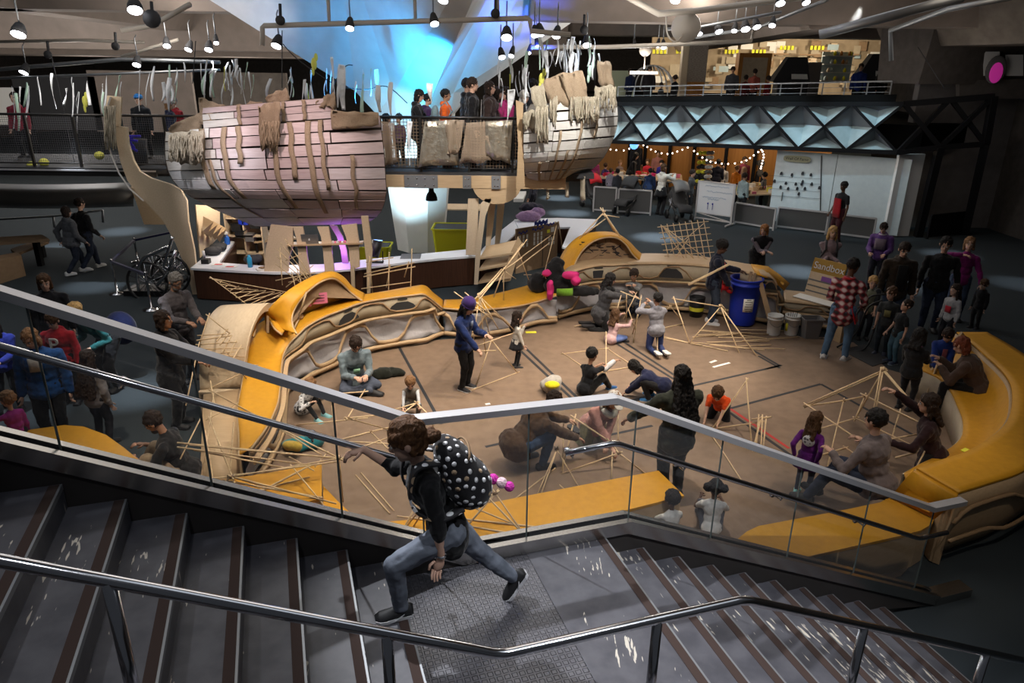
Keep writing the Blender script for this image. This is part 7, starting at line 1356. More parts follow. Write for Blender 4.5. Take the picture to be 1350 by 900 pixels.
for px, py, H, f, c, hc, lab in [(796, 255, 1.2, 40, (.05, .03, .10), 'brown', 'child in purple at the left workshop table, nearest the magenta coat'), (803, 262, 1.15, 20, (.30, .28, .36), 'brown', 'child in pale lilac at the left workshop table'), (812, 265, 1.2, 0, (.04, .045, .06), 'black', 'child in slate at the left workshop table with back turned'), (827, 268, 1.2, 0, (.05, .055, .08), 'black', 'child in grey blue at the front of the left workshop table'), (815, 250, 1.2, 160, (.22, .16, .15), 'light', 'fair haired child across the left workshop table'), (854, 271, 1.35, 10, (.02, .04, .11), 'black', 'boy with a blue backpack at the left workshop table'), (851, 252, 1.3, 200, (.45, .02, .04), 'brown', 'child in red across the left workshop table'), (864, 246, 1.5, 190, (.45, .20, .18), 'brown', 'woman in coral standing behind the left workshop table'), (869, 252, 1.25, 200, (.03, .03, .35), 'black', 'child in bright blue behind the cream jacket'), (907, 281, 1.5, 120, (.06, .06, .065), 'dark', 'slim person in grey by the whiteboard\'s left side'), (920, 268, 1.45, 30, (.03, .03, .035), 'dark', 'dark clad person behind the whiteboard\'s left edge')]:
    shop(px, py, H, f, ('jacket', c), ('short', hc), lab)
for px, py, H, f, c, hc, lab in [(942, 262, 1.5, 20, (.015, .016, .03), 'black', 'dark haired person in navy just above the whiteboard'), (949, 262, 1.35, 200, (.5, .48, .47), 'dark', 'child in white just above the whiteboard'), (966, 268, 1.4, 60, (.70, .22, .02), 'light', 'person in orange beside the whiteboard\'s right top corner'), (976, 262, 1.55, 120, (.25, .16, .11), 'brown', 'person in tan at the right workshop table'), (975, 262, 1.6, 180, (.15, .02, .04), 'dark', 'person in dark red at the back of the right workshop'), (999, 256, 1.7, 200, (.13, .125, .12), 'brown', 'person in grey standing at the back right of the workshop'), (1003, 275, 1.3, -60, (.10, .10, .11), 'black', 'child in grey seated at the right workshop table'), (975, 284, 1.45, 60, (.32, .42, .45), 'dark', 'person in a pale blue top beside the whiteboard')]:
    shop(px, py, H, f, ('jacket', c), ('short', hc), lab)
# behind the counter and by the desk
c = G(342, 338); person(c, 1.7, 60, 'sit', ('jacket', (.03, .028, .028)), ('trousers', (.015, .015, .017)), ('bob', 'black'), 'm', 'person in dark clothes seated at the desk behind the counter', vox=.016, hl=(-.06, .26, .46), hr=(.06, .26, .46), pel=(0, 0, .34))
st_ = thing('stool', 'black stool under the seated person behind the counter', 'stool', c); b = MB(); b.tube([c+Vec((0, 0, .42)), c+Vec((0, 0, .49))], .2, 16); b.build('seat', ['black_plastic'], st_)
for k in range(4): a = math.pi/4+k*math.pi/2; b = MB(); b.tube([c+Vec((.2*math.cos(a), .2*math.sin(a), 0)), c+Vec((.13*math.cos(a), .13*math.sin(a), .43))], .014, 6); b.build('leg', ['black_metal'], st_)
c = G(705, 290); person((c.x-.05, c.y+.5, 0), 1.45, 300, 'stand', ('long', (.05, .05, .07)), ('trousers', (.02, .02, .03)), ('short', 'black'), 'm', 'boy leaning over the white desk behind the lettered board', vox=.018, head=(25, 0), fine=True)
# ------------------------------------------------------------------ stick structures
def NP(q): return G(*q) if q[2] < 4 else Y(*q)
def sticks(label, segs, r=.0085, joints=True, name='stick_structure', m='dowel'):
    S = [(NP(a), NP(b)) for a, b in segs]; low = min((p for s in S for p in s), key=lambda p: p.z); t = thing(name, label, 'stick frame', low); seen = []
    rnd = random.Random(len(label))
    for a, b in S:
        d = (b-a).normalized()*.05; q = MB(); q.tube([a-d, b+d], r*rnd.uniform(.85, 1.2), 6); q.build('dowel', [m], t)
        for p in (a, b):
            n = sum(1 for s in S for e in s if (e-p).length < .03)
            if joints and n >= 3 and not any((p-k).length < .03 for k in seen):
                seen.append(p.copy()); q = MB(); q.tube([p-Vec((.02, 0, .012)), p+Vec((.02, 0, .012))], r*2.1, 6); q.build('rubber_band', ['cardboard'], t)
    return t
h1 = (632, 390, 10.5); h2 = (664, 356, 11.5)
sticks('tall stick frame between the teen in the beanie and the small girl', [((602, 387, 10.3), (645, 418, 10.3)), ((616, 388, 10.45), (643, 412, 10.45)), (h1, (623, 457, 10.25)), (h1, (640, 462, 10.6)), (h1, (676, 433, 10.8)), (h1, (655, 430, 10.5)), (h1, h2), ((634, 392, 10.5), (666, 352, 11.5)), ((628, 392, 10.6), (660, 356, 11.5)), (h2, (688, 322, 12.3)), (h2, (693, 318, 12.3)), (h2, (664, 392, 11.5)), (h2, (652, 388, 11.4)), (h2, (678, 366, 11.7)), (h2, (686, 341, 11.9)),
    ((682, 491, .02), (625, 513, .02)), ((682, 491, .02), (648, 448, 10.6)), ((648, 448, 10.6), (628, 507, .02)), ((625, 457, 10.3), (674, 440, 10.8)), ((648, 448, 10.6), h1), ((613, 463, 10.3), (650, 462, 10.5))])
sticks('sticks leaning between the lettered board and the yellow bench with black coats', [((717, 362, .95), (747, 413, .05)), ((692, 362, .7), (717, 362, .95)), ((705, 366, .7), (727, 380, .62)), ((683, 342, 12.4), (724, 312, 13.2)), ((683, 352, 12.4), (722, 322, 13.2)), ((683, 330, 12.4), (696, 366, 12.6)), ((717, 362, .95), (733, 300, 13.9))])
sticks('low wedge shaped stick frame on the floor by the blue barrel', [((889, 394, 12.9), (950, 404, 12.7)), ((889, 394, 12.9), (909, 452, .02)), ((950, 404, 12.7), (909, 452, .02)), ((950, 404, 12.7), (997, 468, .02)), ((950, 404, 12.7), (974, 464, .02)), ((909, 452, .02), (877, 444, .02)), ((909, 452, .02), (956, 462, .02)), ((864, 443, .02), (909, 452, .02)), ((868, 434, .02), (899, 427, .02)), ((868, 418, .02), (884, 404, 13.3)), ((884, 404, 13.3), (900, 424, .02))], .011)
sticks('upright sticks held by the kneeling group at the back of the floor', [((838, 388, 12.6), (823, 418, 12.5)), ((818, 392, 12.8), (812, 413, 12.6)), ((845, 392, 12.6), (835, 451, .02)), ((829, 409, 12.5), (837, 433, 12.5)), ((842, 408, 12.4), (834, 440, .02)), ((821, 385, 12.8), (843, 394, 12.6)), ((826, 390, 12.9), (826, 424, .02))])
sticks('open square stick frame on the lit floor beside the boy in the black tee', [((743, 466, .02), (800, 459, .02)), ((800, 459, .02), (836, 483, .02)), ((836, 483, .02), (781, 492, .02)), ((743, 466, .02), (770, 484, .02)), ((799, 440, 11.6), (799, 508, 10.7)), ((867, 448, 11.9), (866, 482, 11.5))])
sticks('pointed stick pyramid beside the boy in orange', [((984, 502, 9.2), (937, 568, .02)), ((984, 502, 9.2), (991, 590, .02)), ((942, 565, .02), (1003, 556, 8.9)), ((1003, 552, 8.9), (993, 592, .02)), ((1005, 550, 8.9), (1003, 594, .02)), ((1000, 550, 8.9), (997, 588, .02)), ((1010, 552, 8.9), (1006, 590, .02)), ((996, 552, 8.9), (1012, 550, 8.9)), ((935, 569, .02), (951, 592, .02)), ((951, 592, .02), (978, 634, .02))], .010)
sticks('stick pyramid being joined by the man in the brown jacket', [((734, 592, 7.9), (709, 650, .02)), ((734, 592, 7.9), (715, 647, .02)), ((734, 592, 7.9), (762, 640, .02)), ((724, 627, 7.8), (742, 643, .02)), ((758, 550, 8.4), (741, 618, .02)), ((743, 552, 8.4), (742, 622, .02)), ((756, 550, 8.4), (804, 582, 8.0)), ((744, 623, .02), (816, 597, 7.9)), ((816, 597, 7.9), (848, 622, .02)), ((812, 520, 8.9), (860, 545, 8.6)), ((814, 521, 8.9), (815, 576, 8.3)), ((807, 600, 7.9), (806, 630, .02)), ((804, 582, 8.0), (816, 597, 7.9))])
sticks('big stick cube with a pointed top held by the woman in maroon', [((1164, 488, 8.7), (1063, 533, 8.7)), ((1165, 490, 8.7), (1065, 535, 8.7)), ((1164, 488, 8.7), (1152, 556, 8.2)), ((1161, 488, 8.7), (1149, 556, 8.2)), ((1164, 488, 8.7), (1233, 568, 7.9)), ((1166, 488, 8.7), (1235, 568, 7.9)), ((1063, 533, 8.7), (1141, 586, 7.7)), ((1140, 522, 9.0), (1233, 568, 7.9)), ((1138, 520, 9.0), (1231, 566, 7.9)), ((1233, 568, 7.9), (1160, 581, 7.8)), ((1233, 568, 7.9), (1207, 618, .45)), ((1140, 522, 9.0), (1112, 528, 8.9)), ((1112, 528, 8.9), (1070, 534, 8.7)), ((1140, 522, 9.0), (1128, 551, .3)), ((1164, 488, 8.7), (1128, 551, 8.9)), ((1128, 551, 8.9), (1217, 594, 7.9)), ((1128, 551, 8.9), (1084, 564, 8.8)), ((1112, 528, 8.9), (1090, 617, .02)), ((1115, 590, .02), (1081, 600, .02)), ((1115, 590, .02), (1134, 603, .02)), ((1081, 585, .1), (1118, 607, .02)), ((1217, 594, 7.9), (1185, 602, 7.8)), ((1186, 543, 8.6), (1172, 590, 8.3))], .010)
TL, TR, BR, BL = (872, 299), (928, 292), (938, 346), (884, 350); gs = []
for i in range(8): t = i/7; gs.append(((lerp(TL[0], TR[0], t), lerp(TL[1], TR[1], t), 15.0), (lerp(BL[0], BR[0], t), lerp(BL[1], BR[1], t), 14.6)))
for i in range(7): t = i/6*.9; gs.append(((lerp(TL[0], BL[0], t)-2, lerp(TL[1], BL[1], t), 15.0-.4*t), (lerp(TR[0], BR[0], t)+3, lerp(TR[1], BR[1], t), 15.0-.4*t)))
gs += [((880, 302, 14.9), (930, 340, 14.6)), ((886, 330, 14.7), (926, 296, 14.9)), ((884, 349, 14.6), (905, 318, 14.9)), ((875, 300, 14.95), (905, 345, 14.6)), ((878, 302, 14.9), (918, 344, 14.6))]
sticks('square lattice of sticks standing on the back wall beside the staff member', gs, .009, False)
sticks('pointed stick tripod on top of the hood with the scribbled cardboard', [((796, 280, 15.0), (766, 312, 14.9)), ((796, 280, 15.0), (820, 315, 14.8)), ((793, 276, 15.1), (812, 306, 15.0)), ((796, 280, 15.0), (808, 302, 15.05)), ((795, 276, 15.1), (797, 284, 14.95)), ((772, 308, 14.95), (796, 290, 15.2)), ((795, 283, 15.0), (814, 286, 15.2))], .012)
sticks('upright rectangular stick frame standing on the yellow bench before the counter', [((487, 341, 12.6), (484, 404, 12.2)), ((513, 336, 12.6), (512, 400, 12.3)), ((543, 331, 12.7), (541, 390, 12.4)), ((484, 360, 12.45), (543, 347, 12.6)), ((483, 364, 12.4), (544, 352, 12.6)), ((480, 380, 12.3), (538, 372, 12.45)), ((510, 375, 12.7), (514, 352, 12.8)), ((486, 345, 12.6), (515, 340, 12.6)), ((534, 362, 12.8), (538, 348, 12.8)), ((487, 341, 12.6), (492, 395, 12.8))], .010)
ns = []; A0, A1, A2 = (280, 367), (330, 385), (394, 388); B0, B1 = (300, 376), (344, 415)
for i in range(11):
    t = i/10; a = (lerp(A0[0], A2[0], t), lerp(A0[1], A2[1], t)+5*math.sin(math.pi*t)); b_ = (lerp(A0[0], B1[0], t**.8), lerp(A0[1], B1[1], t)+1)
    ns.append(((a[0], a[1], 11.35), (b_[0], b_[1], 10.7)))
for i in range(9): t = i/8; ns.append(((lerp(285, 344, t), lerp(369, 414, t), 10.75), (lerp(318, 396, t), lerp(380, 386+t*6, t), 11.3)))
ns += [((280, 367, 11.0), (394, 388, 11.35)), ((280, 367, 11.0), (344, 415, 10.7)), ((344, 415, 10.7), (394, 388, 11.35))]
sticks('curved net of thin sticks sweeping up over the plywood tunnel', ns, .0065, False)
sticks('fan of sticks bristling above the yellow cove hood', [((368, 331, 12.1), (402, 364, 11.9)), ((372, 323, 12.1), (406, 365, 11.9)), ((378, 318, 12.1), (412, 366, 11.9)), ((367, 340, 12.1), (400, 368, 11.9)), ((366, 350, 12.1), (396, 372, 11.9)), ((367, 369, 11.9), (412, 360, 11.95)), ((384, 371, 11.9), (434, 358, 12.0)), ((385, 360, 12.0), (390, 382, 11.6)), ((392, 356, 12.0), (400, 382, 11.6)), ((398, 358, 12.0), (412, 382, 11.6)), ((404, 360, 12.0), (424, 375, 11.7)), ((369, 330, 12.1), (372, 372, 11.9)), ((380, 342, 12.1), (394, 336, 12.1)), ((410, 352, 12.0), (380, 376, 11.8))], .008, False)
sticks('ladder like stick tower in front of the plywood tunnel', [((275, 417, 9.4), (258, 468, 9.0)), ((275, 417, 9.4), (264, 450, 9.1)), ((275, 417, 9.4), (299, 436, 9.3)), ((265, 442, 9.2), (294, 440, 9.2)), ((264, 448, 9.1), (299, 443, 9.2)), ((263, 454, 9.1), (308, 451, 9.2)), ((261, 460, 9.1), (316, 459, 9.2)), ((258, 469, 9.0), (304, 464, 9.1)), ((258, 466, 9.0), (318, 470, 9.1)), ((288, 447, 9.1), (298, 436, 9.3)), ((292, 452, 9.1), (301, 441, 9.3)), ((296, 460, 9.1), (304, 445, 9.3)), ((301, 470, 9.0), (310, 452, 9.2)), ((308, 472, 9.0), (316, 458, 9.2)), ((262, 455, 9.0), (246, 530, 8.3)), ((278, 506, 8.9), (290, 570, 8.4)), ((280, 510, 8.9), (322, 490, 9.3)), ((276, 551, 8.2), (315, 530, 8.6)), ((300, 465, 9.1), (322, 495, 9.1)), ((310, 480, 9.1), (336, 481, 9.3))], .0085, False)
hr, hl = (447, 604, .8), (306, 628, .85)
sticks('long bundled stick structure lying over the raised yellow block at lower left', [((240, 584, 1.0), hr), ((240, 590, 1.0), (402, 612, .8)), ((256, 587, 1.0), hr), ((262, 594, .95), (372, 616, .8)), (hl, hr), ((312, 626, .85), (440, 609, .8)), ((240, 634, .8), hl), (hl, (266, 655, .64)), (hl, (320, 668, .64)), (hl, (345, 640, .64)), (hl, (437, 662, .64)), ((300, 634, .8), (420, 655, .64)), ((386, 616, .8), (424, 662, .64)), ((330, 655, .64), (404, 616, .8)), ((318, 652, .64), (402, 630, .64)), (hr, (452, 660, .02)), ((280, 516, 1.2), (360, 560, .9)), ((360, 560, .9), hr), ((282, 520, 1.2), (262, 650, .6)), ((271, 572, 1.0), (286, 660, .6)), ((262, 556, 1.05), (240, 600, .9)), ((276, 552, 1.0), (306, 628, .85)), ((308, 560, 1.0), (304, 615, .85)), ((420, 597, .8), (360, 560, .9)), ((385, 604, .8), (410, 618, .8)), ((430, 598, .8), (418, 612, .8))], .0085)
sticks('star of crossing sticks over the front bench behind the girl', [((653, 650, .8), (692, 706, .46)), ((643, 655, .8), (700, 714, .46)), ((600, 690, .46), (692, 706, .46)), ((556, 653, .75), (527, 706, .46)), ((562, 660, .75), (536, 694, .46)), ((565, 663, .75), (546, 692, .46)), ((530, 681, .46), (577, 687, .46)), ((653, 650, .8), (577, 687, .46)), ((653, 650, .8), (608, 702, .46)), ((612, 684, .46), (760, 700, .46)), ((632, 672, .6), (676, 690, .46))])
sticks('spread stick frame on the floor in front of the crouching toddler', [((392, 560, .02), (481, 551, .4)), ((443, 581, .02), (438, 538, 9.0)), ((480, 515, 9.4), (458, 551, .4)), ((428, 520, 9.6), (481, 516, 9.6)), ((458, 551, .4), (512, 566, .02)), ((443, 581, .02), (489, 569, .02)), ((516, 541, 8.9), (549, 531, 9.0)), ((549, 531, 9.0), (568, 549, 8.7)), ((549, 531, 9.0), (524, 550, 8.7)), ((489, 569, .02), (512, 592, .02)), ((489, 569, .02), (527, 560, .02)), ((443, 581, .02), (520, 585, .02)), ((458, 551, .4), (520, 545, .3)), ((568, 549, 8.7), (572, 566, .02)), ((475, 590, .02), (530, 570, .02))], .0085)
rnd = random.Random(4)
for k in range(16):
    a = G(lerp(908, 985, rnd.random()), lerp(432, 462, rnd.random()), .022+.004*k); an = rnd.uniform(-.5, .3); l = rnd.uniform(.5, 1.3); q = MB(); q.tube([a, a+Vec((l*math.cos(an), l*math.sin(an), .0))], .009, 6); solo(q, 'dowel', ['dowel'], 'loose stick in the scattered pile at the foot of the blue barrel', 'stick', 'loose sticks by the blue barrel')
for i, (a, b) in enumerate([((469, 626), (514, 677)), ((476, 623), (519, 673)), ((757, 430), (789, 424)), ((812, 418), (805, 428)), ((660, 672), (732, 617))]):
    q = MB(); q.tube([G(*a, .02), G(*b, .02)], .009, 6); solo(q, 'dowel', ['dowel'], ['loose stick on the floor left of the girl, the left of a parallel pair', 'loose stick on the floor left of the girl, the right of a parallel pair', 'loose stick lying in front of the kneeling woman in charcoal', 'short loose stick by the kneeling group', 'loose stick lying behind the pompom charm'][i], 'stick')
q = MB()
for k in range(5): q.tube([Y(908, 376, 13.1)+Vec((0, .01*k, .012*(k % 3))), Y(961, 349, 13.15)+Vec((0, .01*k, .012*(k % 2)))], .014, 6)
solo(q, 'stick_bundle', ['dowel'], 'bundle of sticks held by the staff member in the red apron', 'sticks')
q = MB(); c = PP['blueboy']['HR']; q.tube([c+Vec((.02, -.02, .18)), c+Vec((-.12, -.12, -.62))], .014, 6); solo(q, 'dowel', ['dowel'], 'stick held upright by the small boy in blue', 'stick')
# ------------------------------------------------------------------ tubs and buckets
def ground_obj(px, py): return G(px, py)
c = G(977, 427); bl = thing('barrel', 'big blue plastic barrel with a paper label holding boards', 'barrel', c); b = MB()
hB = zat(c.x, c.y-.3, 372); b.lathe([(0, .03), (.235, .03), (.25, .06), (.27, .4), (.29, hB-.12), (.305, hB-.12), (.305, hB-.09), (.29, hB-.09), (.295, hB-.02), (.318, hB-.02), (.318, hB+.01), (.285, hB+.01), (.28, hB-.1), (.24, .1), (0, .1)], c, 36); b.build('body', ['blue_plastic'], bl)
for s_ in (-1, 1): b = MB(); b.box(c+Vec((s_*.31, 0, hB-.16)), (.08, .14, .10)); b.build('handle', ['blue_plastic'], bl)
b = MB(); R = [[c+Vec(((.272+.024*z/hB+.004)*math.sin(a), -(.272+.024*z/hB+.004)*math.cos(a), z)) for a in (-.35, -.17, 0, .17, .35)] for z in (hB*.36, hB*.5, hB*.64)]; b.sheet(R, .002); lb_ = b.build('paper_label', ['paper'], bl)
b = MB()
for k in range(6): w_ = (.12, .2, .16, .2, .2, .14)[k]; z = hB*.61-.045*k; R = .272+.024*z/hB+.007; b.sheet([[c+Vec((R*math.sin(a), -R*math.cos(a), z+dz)) for a in (-w_*1.2, 0, w_*1.2)] for dz in (0, .014)], .001)
b.build('print', ['grey_plastic'], lb_)
for k in range(3): b = MB(); b.bar(c+Vec((-.05+.08*k, .02*k, .12)), c+Vec((.08+.08*k, .05, hB+.12-.03*k)), .05, .02); solo(b, 'wood_board', ['plywood'], ['short board leaning in the blue barrel, leftmost', 'short board in the middle of the blue barrel', 'short board leaning in the blue barrel, nearest the right rim'][k], 'board')
b = MB(); b.bar(G(1017, 436)+Vec((0, -.05, .05)), G(1006, 436)+Vec((-.15, .2, 1.0)), .09, .025, 0, (0, 1, 0)); solo(b, 'wood_board', ['plywood'], 'long board leaning out of the left white bucket', 'board')
def bucket(px, py, label, r=.135, h=.40):
    c = G(px, py); t = thing('bucket', label, 'bucket', c); b = MB(); b.lathe([(0, .004), (r*.86, .004), (r*.88, .03), (r, h*.8), (r*1.06, h*.8), (r*1.06, h*.85), (r*1.0, h*.85), (r*1.01, h*.92), (r*1.07, h*.92), (r*1.07, h), (r*.96, h), (r*.84, .03), (0, .03)], c, 28); b.build('body', ['white_plastic'], t)
    b = MB(); b.tube([c+Vec((r*1.06*math.cos(a), -r*.9*math.sin(a)-.02, h*.85-.14*math.sin(a))) for a in [math.pi*k/12 for k in range(13)]], .005, 5); b.build('wire_handle', ['grey_metal'], t); return c
c = bucket(1019, 441, 'white bucket nearest the blue barrel'); c = bucket(1042, 441, 'white bucket between the other bucket and the grey bin')
b = MB(); b.sheet([[c+Vec((.137*math.sin(a), -.137*math.cos(a), z)) for a in (-1.3, -1.1, -.9)] for z in (.1, .25)], .002); o = b.build('sticker', ['yellow_paper'], [x for x in col.objects if x.name.startswith('bucket')][-1])
for k in range(5): b = MB(); b.tube([c+Vec((.02*k-.04, .02*(k % 2), .05)), c+Vec((.04*k-.08, .03, .42+.02*(k % 3)))], .007, 5); solo(b, 'marker', ['charcoal'], 'dark marker standing in the right white bucket', 'marker', 'markers in the white bucket')
c = G(1067, 445); t = thing('bin', 'grey rectangular waste bin right of the white buckets', 'bin', c); b = MB(); rr = lambda w, d, z: [c+Vec((x*w/2, y*d/2, z)) for x, y in ((-.85, -1), (.85, -1), (1, -.8), (1, .8), (.85, 1), (-.85, 1), (-1, .8), (-1, -.8))]
b.rings([rr(.27, .2, 0), rr(.36, .27, .40), rr(.39, .30, .40), rr(.39, .30, .37), rr(.35, .26, .37), rr(.26, .19, .03)], 0, False, True); b.build('body', ['grey_plastic'], t)
c = G(917, 417); t = thing('bucket', 'black bucket with a yellow band behind the staff member', 'bucket', c); b = MB(); b.lathe([(0, .01), (.13, .01), (.16, .42), (.145, .42), (.12, .05), (0, .05)], c, 20); b.build('body', ['black_plastic'], t); b = MB(); b.lathe([(.1415, .14), (.1475, .22)], c, 20); b.build('band', ['yellow_paper'], t)
b = MB(); c = Y(957, 378, 13.5); b.ell(c, (.16, .06, .07)); b.ell(c+Vec((.12, -.02, -.06)), (.12, .05, .07)); solo(b, 'red_cloth', ['red_cloth'], 'red apron cloth hanging between the staff member and the barrel', 'cloth')
# sign
c = G(1080, 402, .5); sg = thing('sign_board', 'mustard and beige sign board reading Sandbox on the corner bench', 'sign', c); a0, a1 = G(1059, 390, .5), G(1101, 402, .5); u = (a1-a0).normalized(); nn = Vec((u.y, -u.x, 0)); L_ = (a1-a0).length; back = -nn*.18
hS = zat(a0.x, a0.y, 341)-.5; P_ = lambda s, h, o=0: a0+u*(s*L_)+Vec((0, 0, h*hS))+back*h+nn*o
b = MB(); b.slab([P_(0, .66), P_(1, .66), P_(1, 1), P_(0, 1)], .03, 0, nn); b.build('header', ['mustard'], sg); b = MB(); b.slab([P_(0, .02), P_(1, .02), P_(1, .66), P_(0, .66)], .03, 0, nn); pn = b.build('text_panel', ['plywood_pale'], sg)
tl_ = math.atan2(.18, hS); curve_text('Sandbox', .19, P_(.52, .83, .012), (math.pi/2-tl_, 0, math.atan2(u.y, u.x)), 'white_paint', 'sign_lettering', sg, ext=.004)
b = MB(); b.slab([P_(.38, .48), P_(.72, .48), P_(.72, .6), P_(.38, .6)], .004, 0, nn); b.v = [tuple(Vec(p)+nn*.006) for p in b.v]; b.build('purple_block', ['purple_print'], pn)
for h in (.44, .3, .16): b = MB(); b.slab([P_(.02, h), P_(.98, h), P_(.98, h+.035), P_(.02, h+.035)], .004, 0, nn); b.v = [tuple(Vec(p)+nn*.006) for p in b.v]; b.build('printed_line', ['grey_plastic'], pn)
b = MB(); q0 = G(1045, 390, .545); b.slab([q0, G(1100, 405, .545), G(1104, 399, .545), G(1055, 386, .545)], .012, 0, (0, 0, 1)); solo(b, 'paper_sheet', ['paper'], 'long white paper lying at the foot of the sign board', 'paper')
# black hose frame by the boys
hf = thing('hose_rig', 'black bent tube rig standing beside the plaid man', 'rig', G(1128, 462)); c = hf.location
for k, pts in enumerate([[(-.25, 0, .02), (-.1, .1, .5), (.1, .12, .95), (.35, .05, 1.05)], [(-.25, .0, .02), (.1, -.05, .03), (.3, .1, .3), (.32, .12, .7)], [(-.3, .1, .02), (0, .1, .3), (.1, .05, .8), (.3, .0, .95)]]): b = MB(); b.tube([c+Vec(p) for p in smooth_path(pts, 6)], .017, 6); b.build('hose', ['black_plastic'], hf)
b = MB(); b.prism([(p.x, p.y) for p in (G(1108, 462), G(1150, 484), G(1175, 476), G(1140, 455))], .013, .02); solo(b, 'floor_mat', ['charcoal'], 'dark mat under the boys beside the black tube rig', 'mat')
b = MB(); b.box(G(1110, 452)+Vec((0, .1, .3)), (.22, .25, .6), .3); solo(b, 'plywood_box', ['plywood'], 'plywood post box behind the plaid man\'s legs', 'box')
# coats, bags on benches and floor
def heap(px, py, z, parts, label, cat, name, m):
    c = G(px, py, z); b = MB()
    for d, r in parts: b.ell(c+Vec(d), r, n=14, m=9)
    me = remesh(b, [M(m) if isinstance(m, str) else rgbmat(m)], name, .018, 2, None, (.07, .14)); o = bpy.data.objects.new(name, me); col.objects.link(o)
    for v in me.vertices: v.co -= c
    o.location = c; return tag(o, label, cat)
cz = G(742, 382, .75)
heap(738, 385, .62, [((0, .1, .12), (.32, .25, .2)), ((-.1, .2, .32), (.2, .16, .25)), ((.42, .0, .03), (.35, .16, .09)), ((-.38, .25, .12), (.25, .2, .2)), ((-.05, .25, .5), (.13, .12, .13))], 'heap of black coats on the yellow bench at the back', 'coat', 'coat_heap', (.010, .010, .011))
b = MB()
for d, r in (((-.24, -.02, .12), (.06, .10, .2)), ((.14, .06, .40), (.16, .10, .07)), ((.24, .02, .30), (.09, .10, .10)), ((-.30, .15, .40), (.09, .1, .06))): b.ell(cz+Vec(d)-Vec((0, 0, .12)), r, n=12, m=8)
me = remesh(b, ['magenta'], 'pink_jacket', .018, 2, None, (.06, .12)); o = bpy.data.objects.new('pink_jacket', me); col.objects.link(o); tag(o, 'hot pink jacket showing from under the black coats', 'jacket')
b = MB(); b.sheet([[cz+Vec((.02+x, -.20-.03*math.cos(x*9+z*14), .02+z)) for x in (-.15, -.08, 0, .08, .15)] for z in (-.07, 0, .07)], .02); solo(b, 'green_lining', [rgbmat((.12, .26, .02))], 'lime green lining among the black coats', 'lining')
heap(726, 517, .0, [((0, 0, .12), (.15, .12, .12)), ((.05, .03, .17), (.12, .11, .08))], 'white and yellow bag on the floor tape in mid floor', 'bag', 'bag', (.45, .42, .38))
b = MB(); c = G(728, 507, .2); b.ell(c, (.12, .10, .05)); solo(b, 'yellow_cloth', [rgbmat((.70, .60, .02))], 'yellow cloth draped over the white bag', 'cloth')
heap(506, 497, .0, [((0, 0, .07), (.16, .12, .09)), ((.15, .06, .06), (.2, .10, .07)), ((-.08, -.05, .07), (.1, .08, .08))], 'dark olive jacket lying beside the man sitting cross legged', 'jacket', 'jacket', (.012, .014, .010))
b = MB(); b.box(G(700, 439)+Vec((0, 0, .018)), (.2, .09, .008), .1); solo(b, 'note', ['yellow_paper'], 'bright yellow note on the floor in front of the fabric panels', 'note')
b = MB(); b.box(G(1273, 594, .87)+Vec((0, .0, .006)), (.1, .06, .008), .6); solo(b, 'note', ['yellow_paper'], 'small yellow note on the right curved bench', 'note')
heap(392, 593, .0, [((0, 0, .08), (.2, .1, .08)), ((.2, .05, .1), (.12, .1, .1))], 'bag in teal on the floor left of the upper handrail', 'bag', 'bag', (.02, .20, .24))
heap(386, 590, .14, [((0, 0, .03), (.13, .08, .06))], 'mustard cloth on the teal bag', 'cloth', 'cloth', (.40, .28, .05))
heap(697, 290, .74, [((0, 0, .1), (.35, .2, .15)), ((.25, .1, .2), (.2, .15, .12))], 'pile of lilac and dark coats on the white desk', 'coat', 'coat_heap', (.30, .18, .30)); heap(700, 282, .80, [((0, .1, .16), (.35, .2, .14))], 'dark coat thrown on top of the lilac coats on the desk', 'coat', 'coat', (.02, .018, .03))
b = MB(); b.slab([G(677, 262, .9), G(690, 262, .9), G(694, 252, .9), G(680, 252, .9)], .1, 0, (0, 0, 1)); solo(b, 'white_tub', ['white_plastic'], 'white rounded tub at the far end of the desk', 'tub')
# ------------------------------------------------------------------ far left: stanchions, chrome bike sculpture, benches
def stanchion(px, py, py_top, label):
    c = G(px, py); h = zat(c.x, c.y, py_top); t = thing('stanchion', label, 'stanchion', c); b = MB(); b.lathe([(0, 0), (.17, 0), (.17, .015), (.05, .04), (.025, .05), (.025, h), (.03, h), (.03, h+.03), (0, h+.03)], c, 20); b.build('post', ['chrome'], t); return c+Vec((0, 0, h-.03))
s1 = stanchion(155, 387, 343, 'chrome stanchion left of the bike sculpture'); s2 = stanchion(200, 408, 360, 'chrome stanchion in front of the bike sculpture'); s3 = stanchion(182, 345, 315, 'chrome stanchion behind the bike sculpture')
for a, b_, lb in ((s1, s2, 'navy belt between the two front stanchions'), (s1, s3, 'navy belt from the left stanchion to the rear one'), (s3, Y(226, 306, s3.y+.3), 'navy belt running from the rear stanchion towards the curved leg')): b = MB(); b.bar(a, b_, .05, .05); solo(b, 'barrier_belt', [rgbmat((.010, .012, .05))], lb, 'belt')
bk_ = thing('bicycle_sculpture', 'chrome framed bicycle like sculpture inside the belt barrier', 'sculpture', G(208, 392)); c = bk_.location
yb = c.y; sp = lambda l: [Y(x, y, yb) for x, y in l]
for pts, nm in (([(183, 384), (181, 360), (188, 342), (205, 333), (222, 325)], 'frame_arc'), ([(228, 312), (217, 348), (222, 356), (207, 376)], 'frame_arc'), ([(232, 330), (222, 356)], 'frame_arc')): b = MB(); b.tube(smooth_path(sp(pts), 5) if nm == 'frame_arc' and len(pts) > 3 else sp(pts), .035, 8); b.build(nm, ['chrome'], bk_)
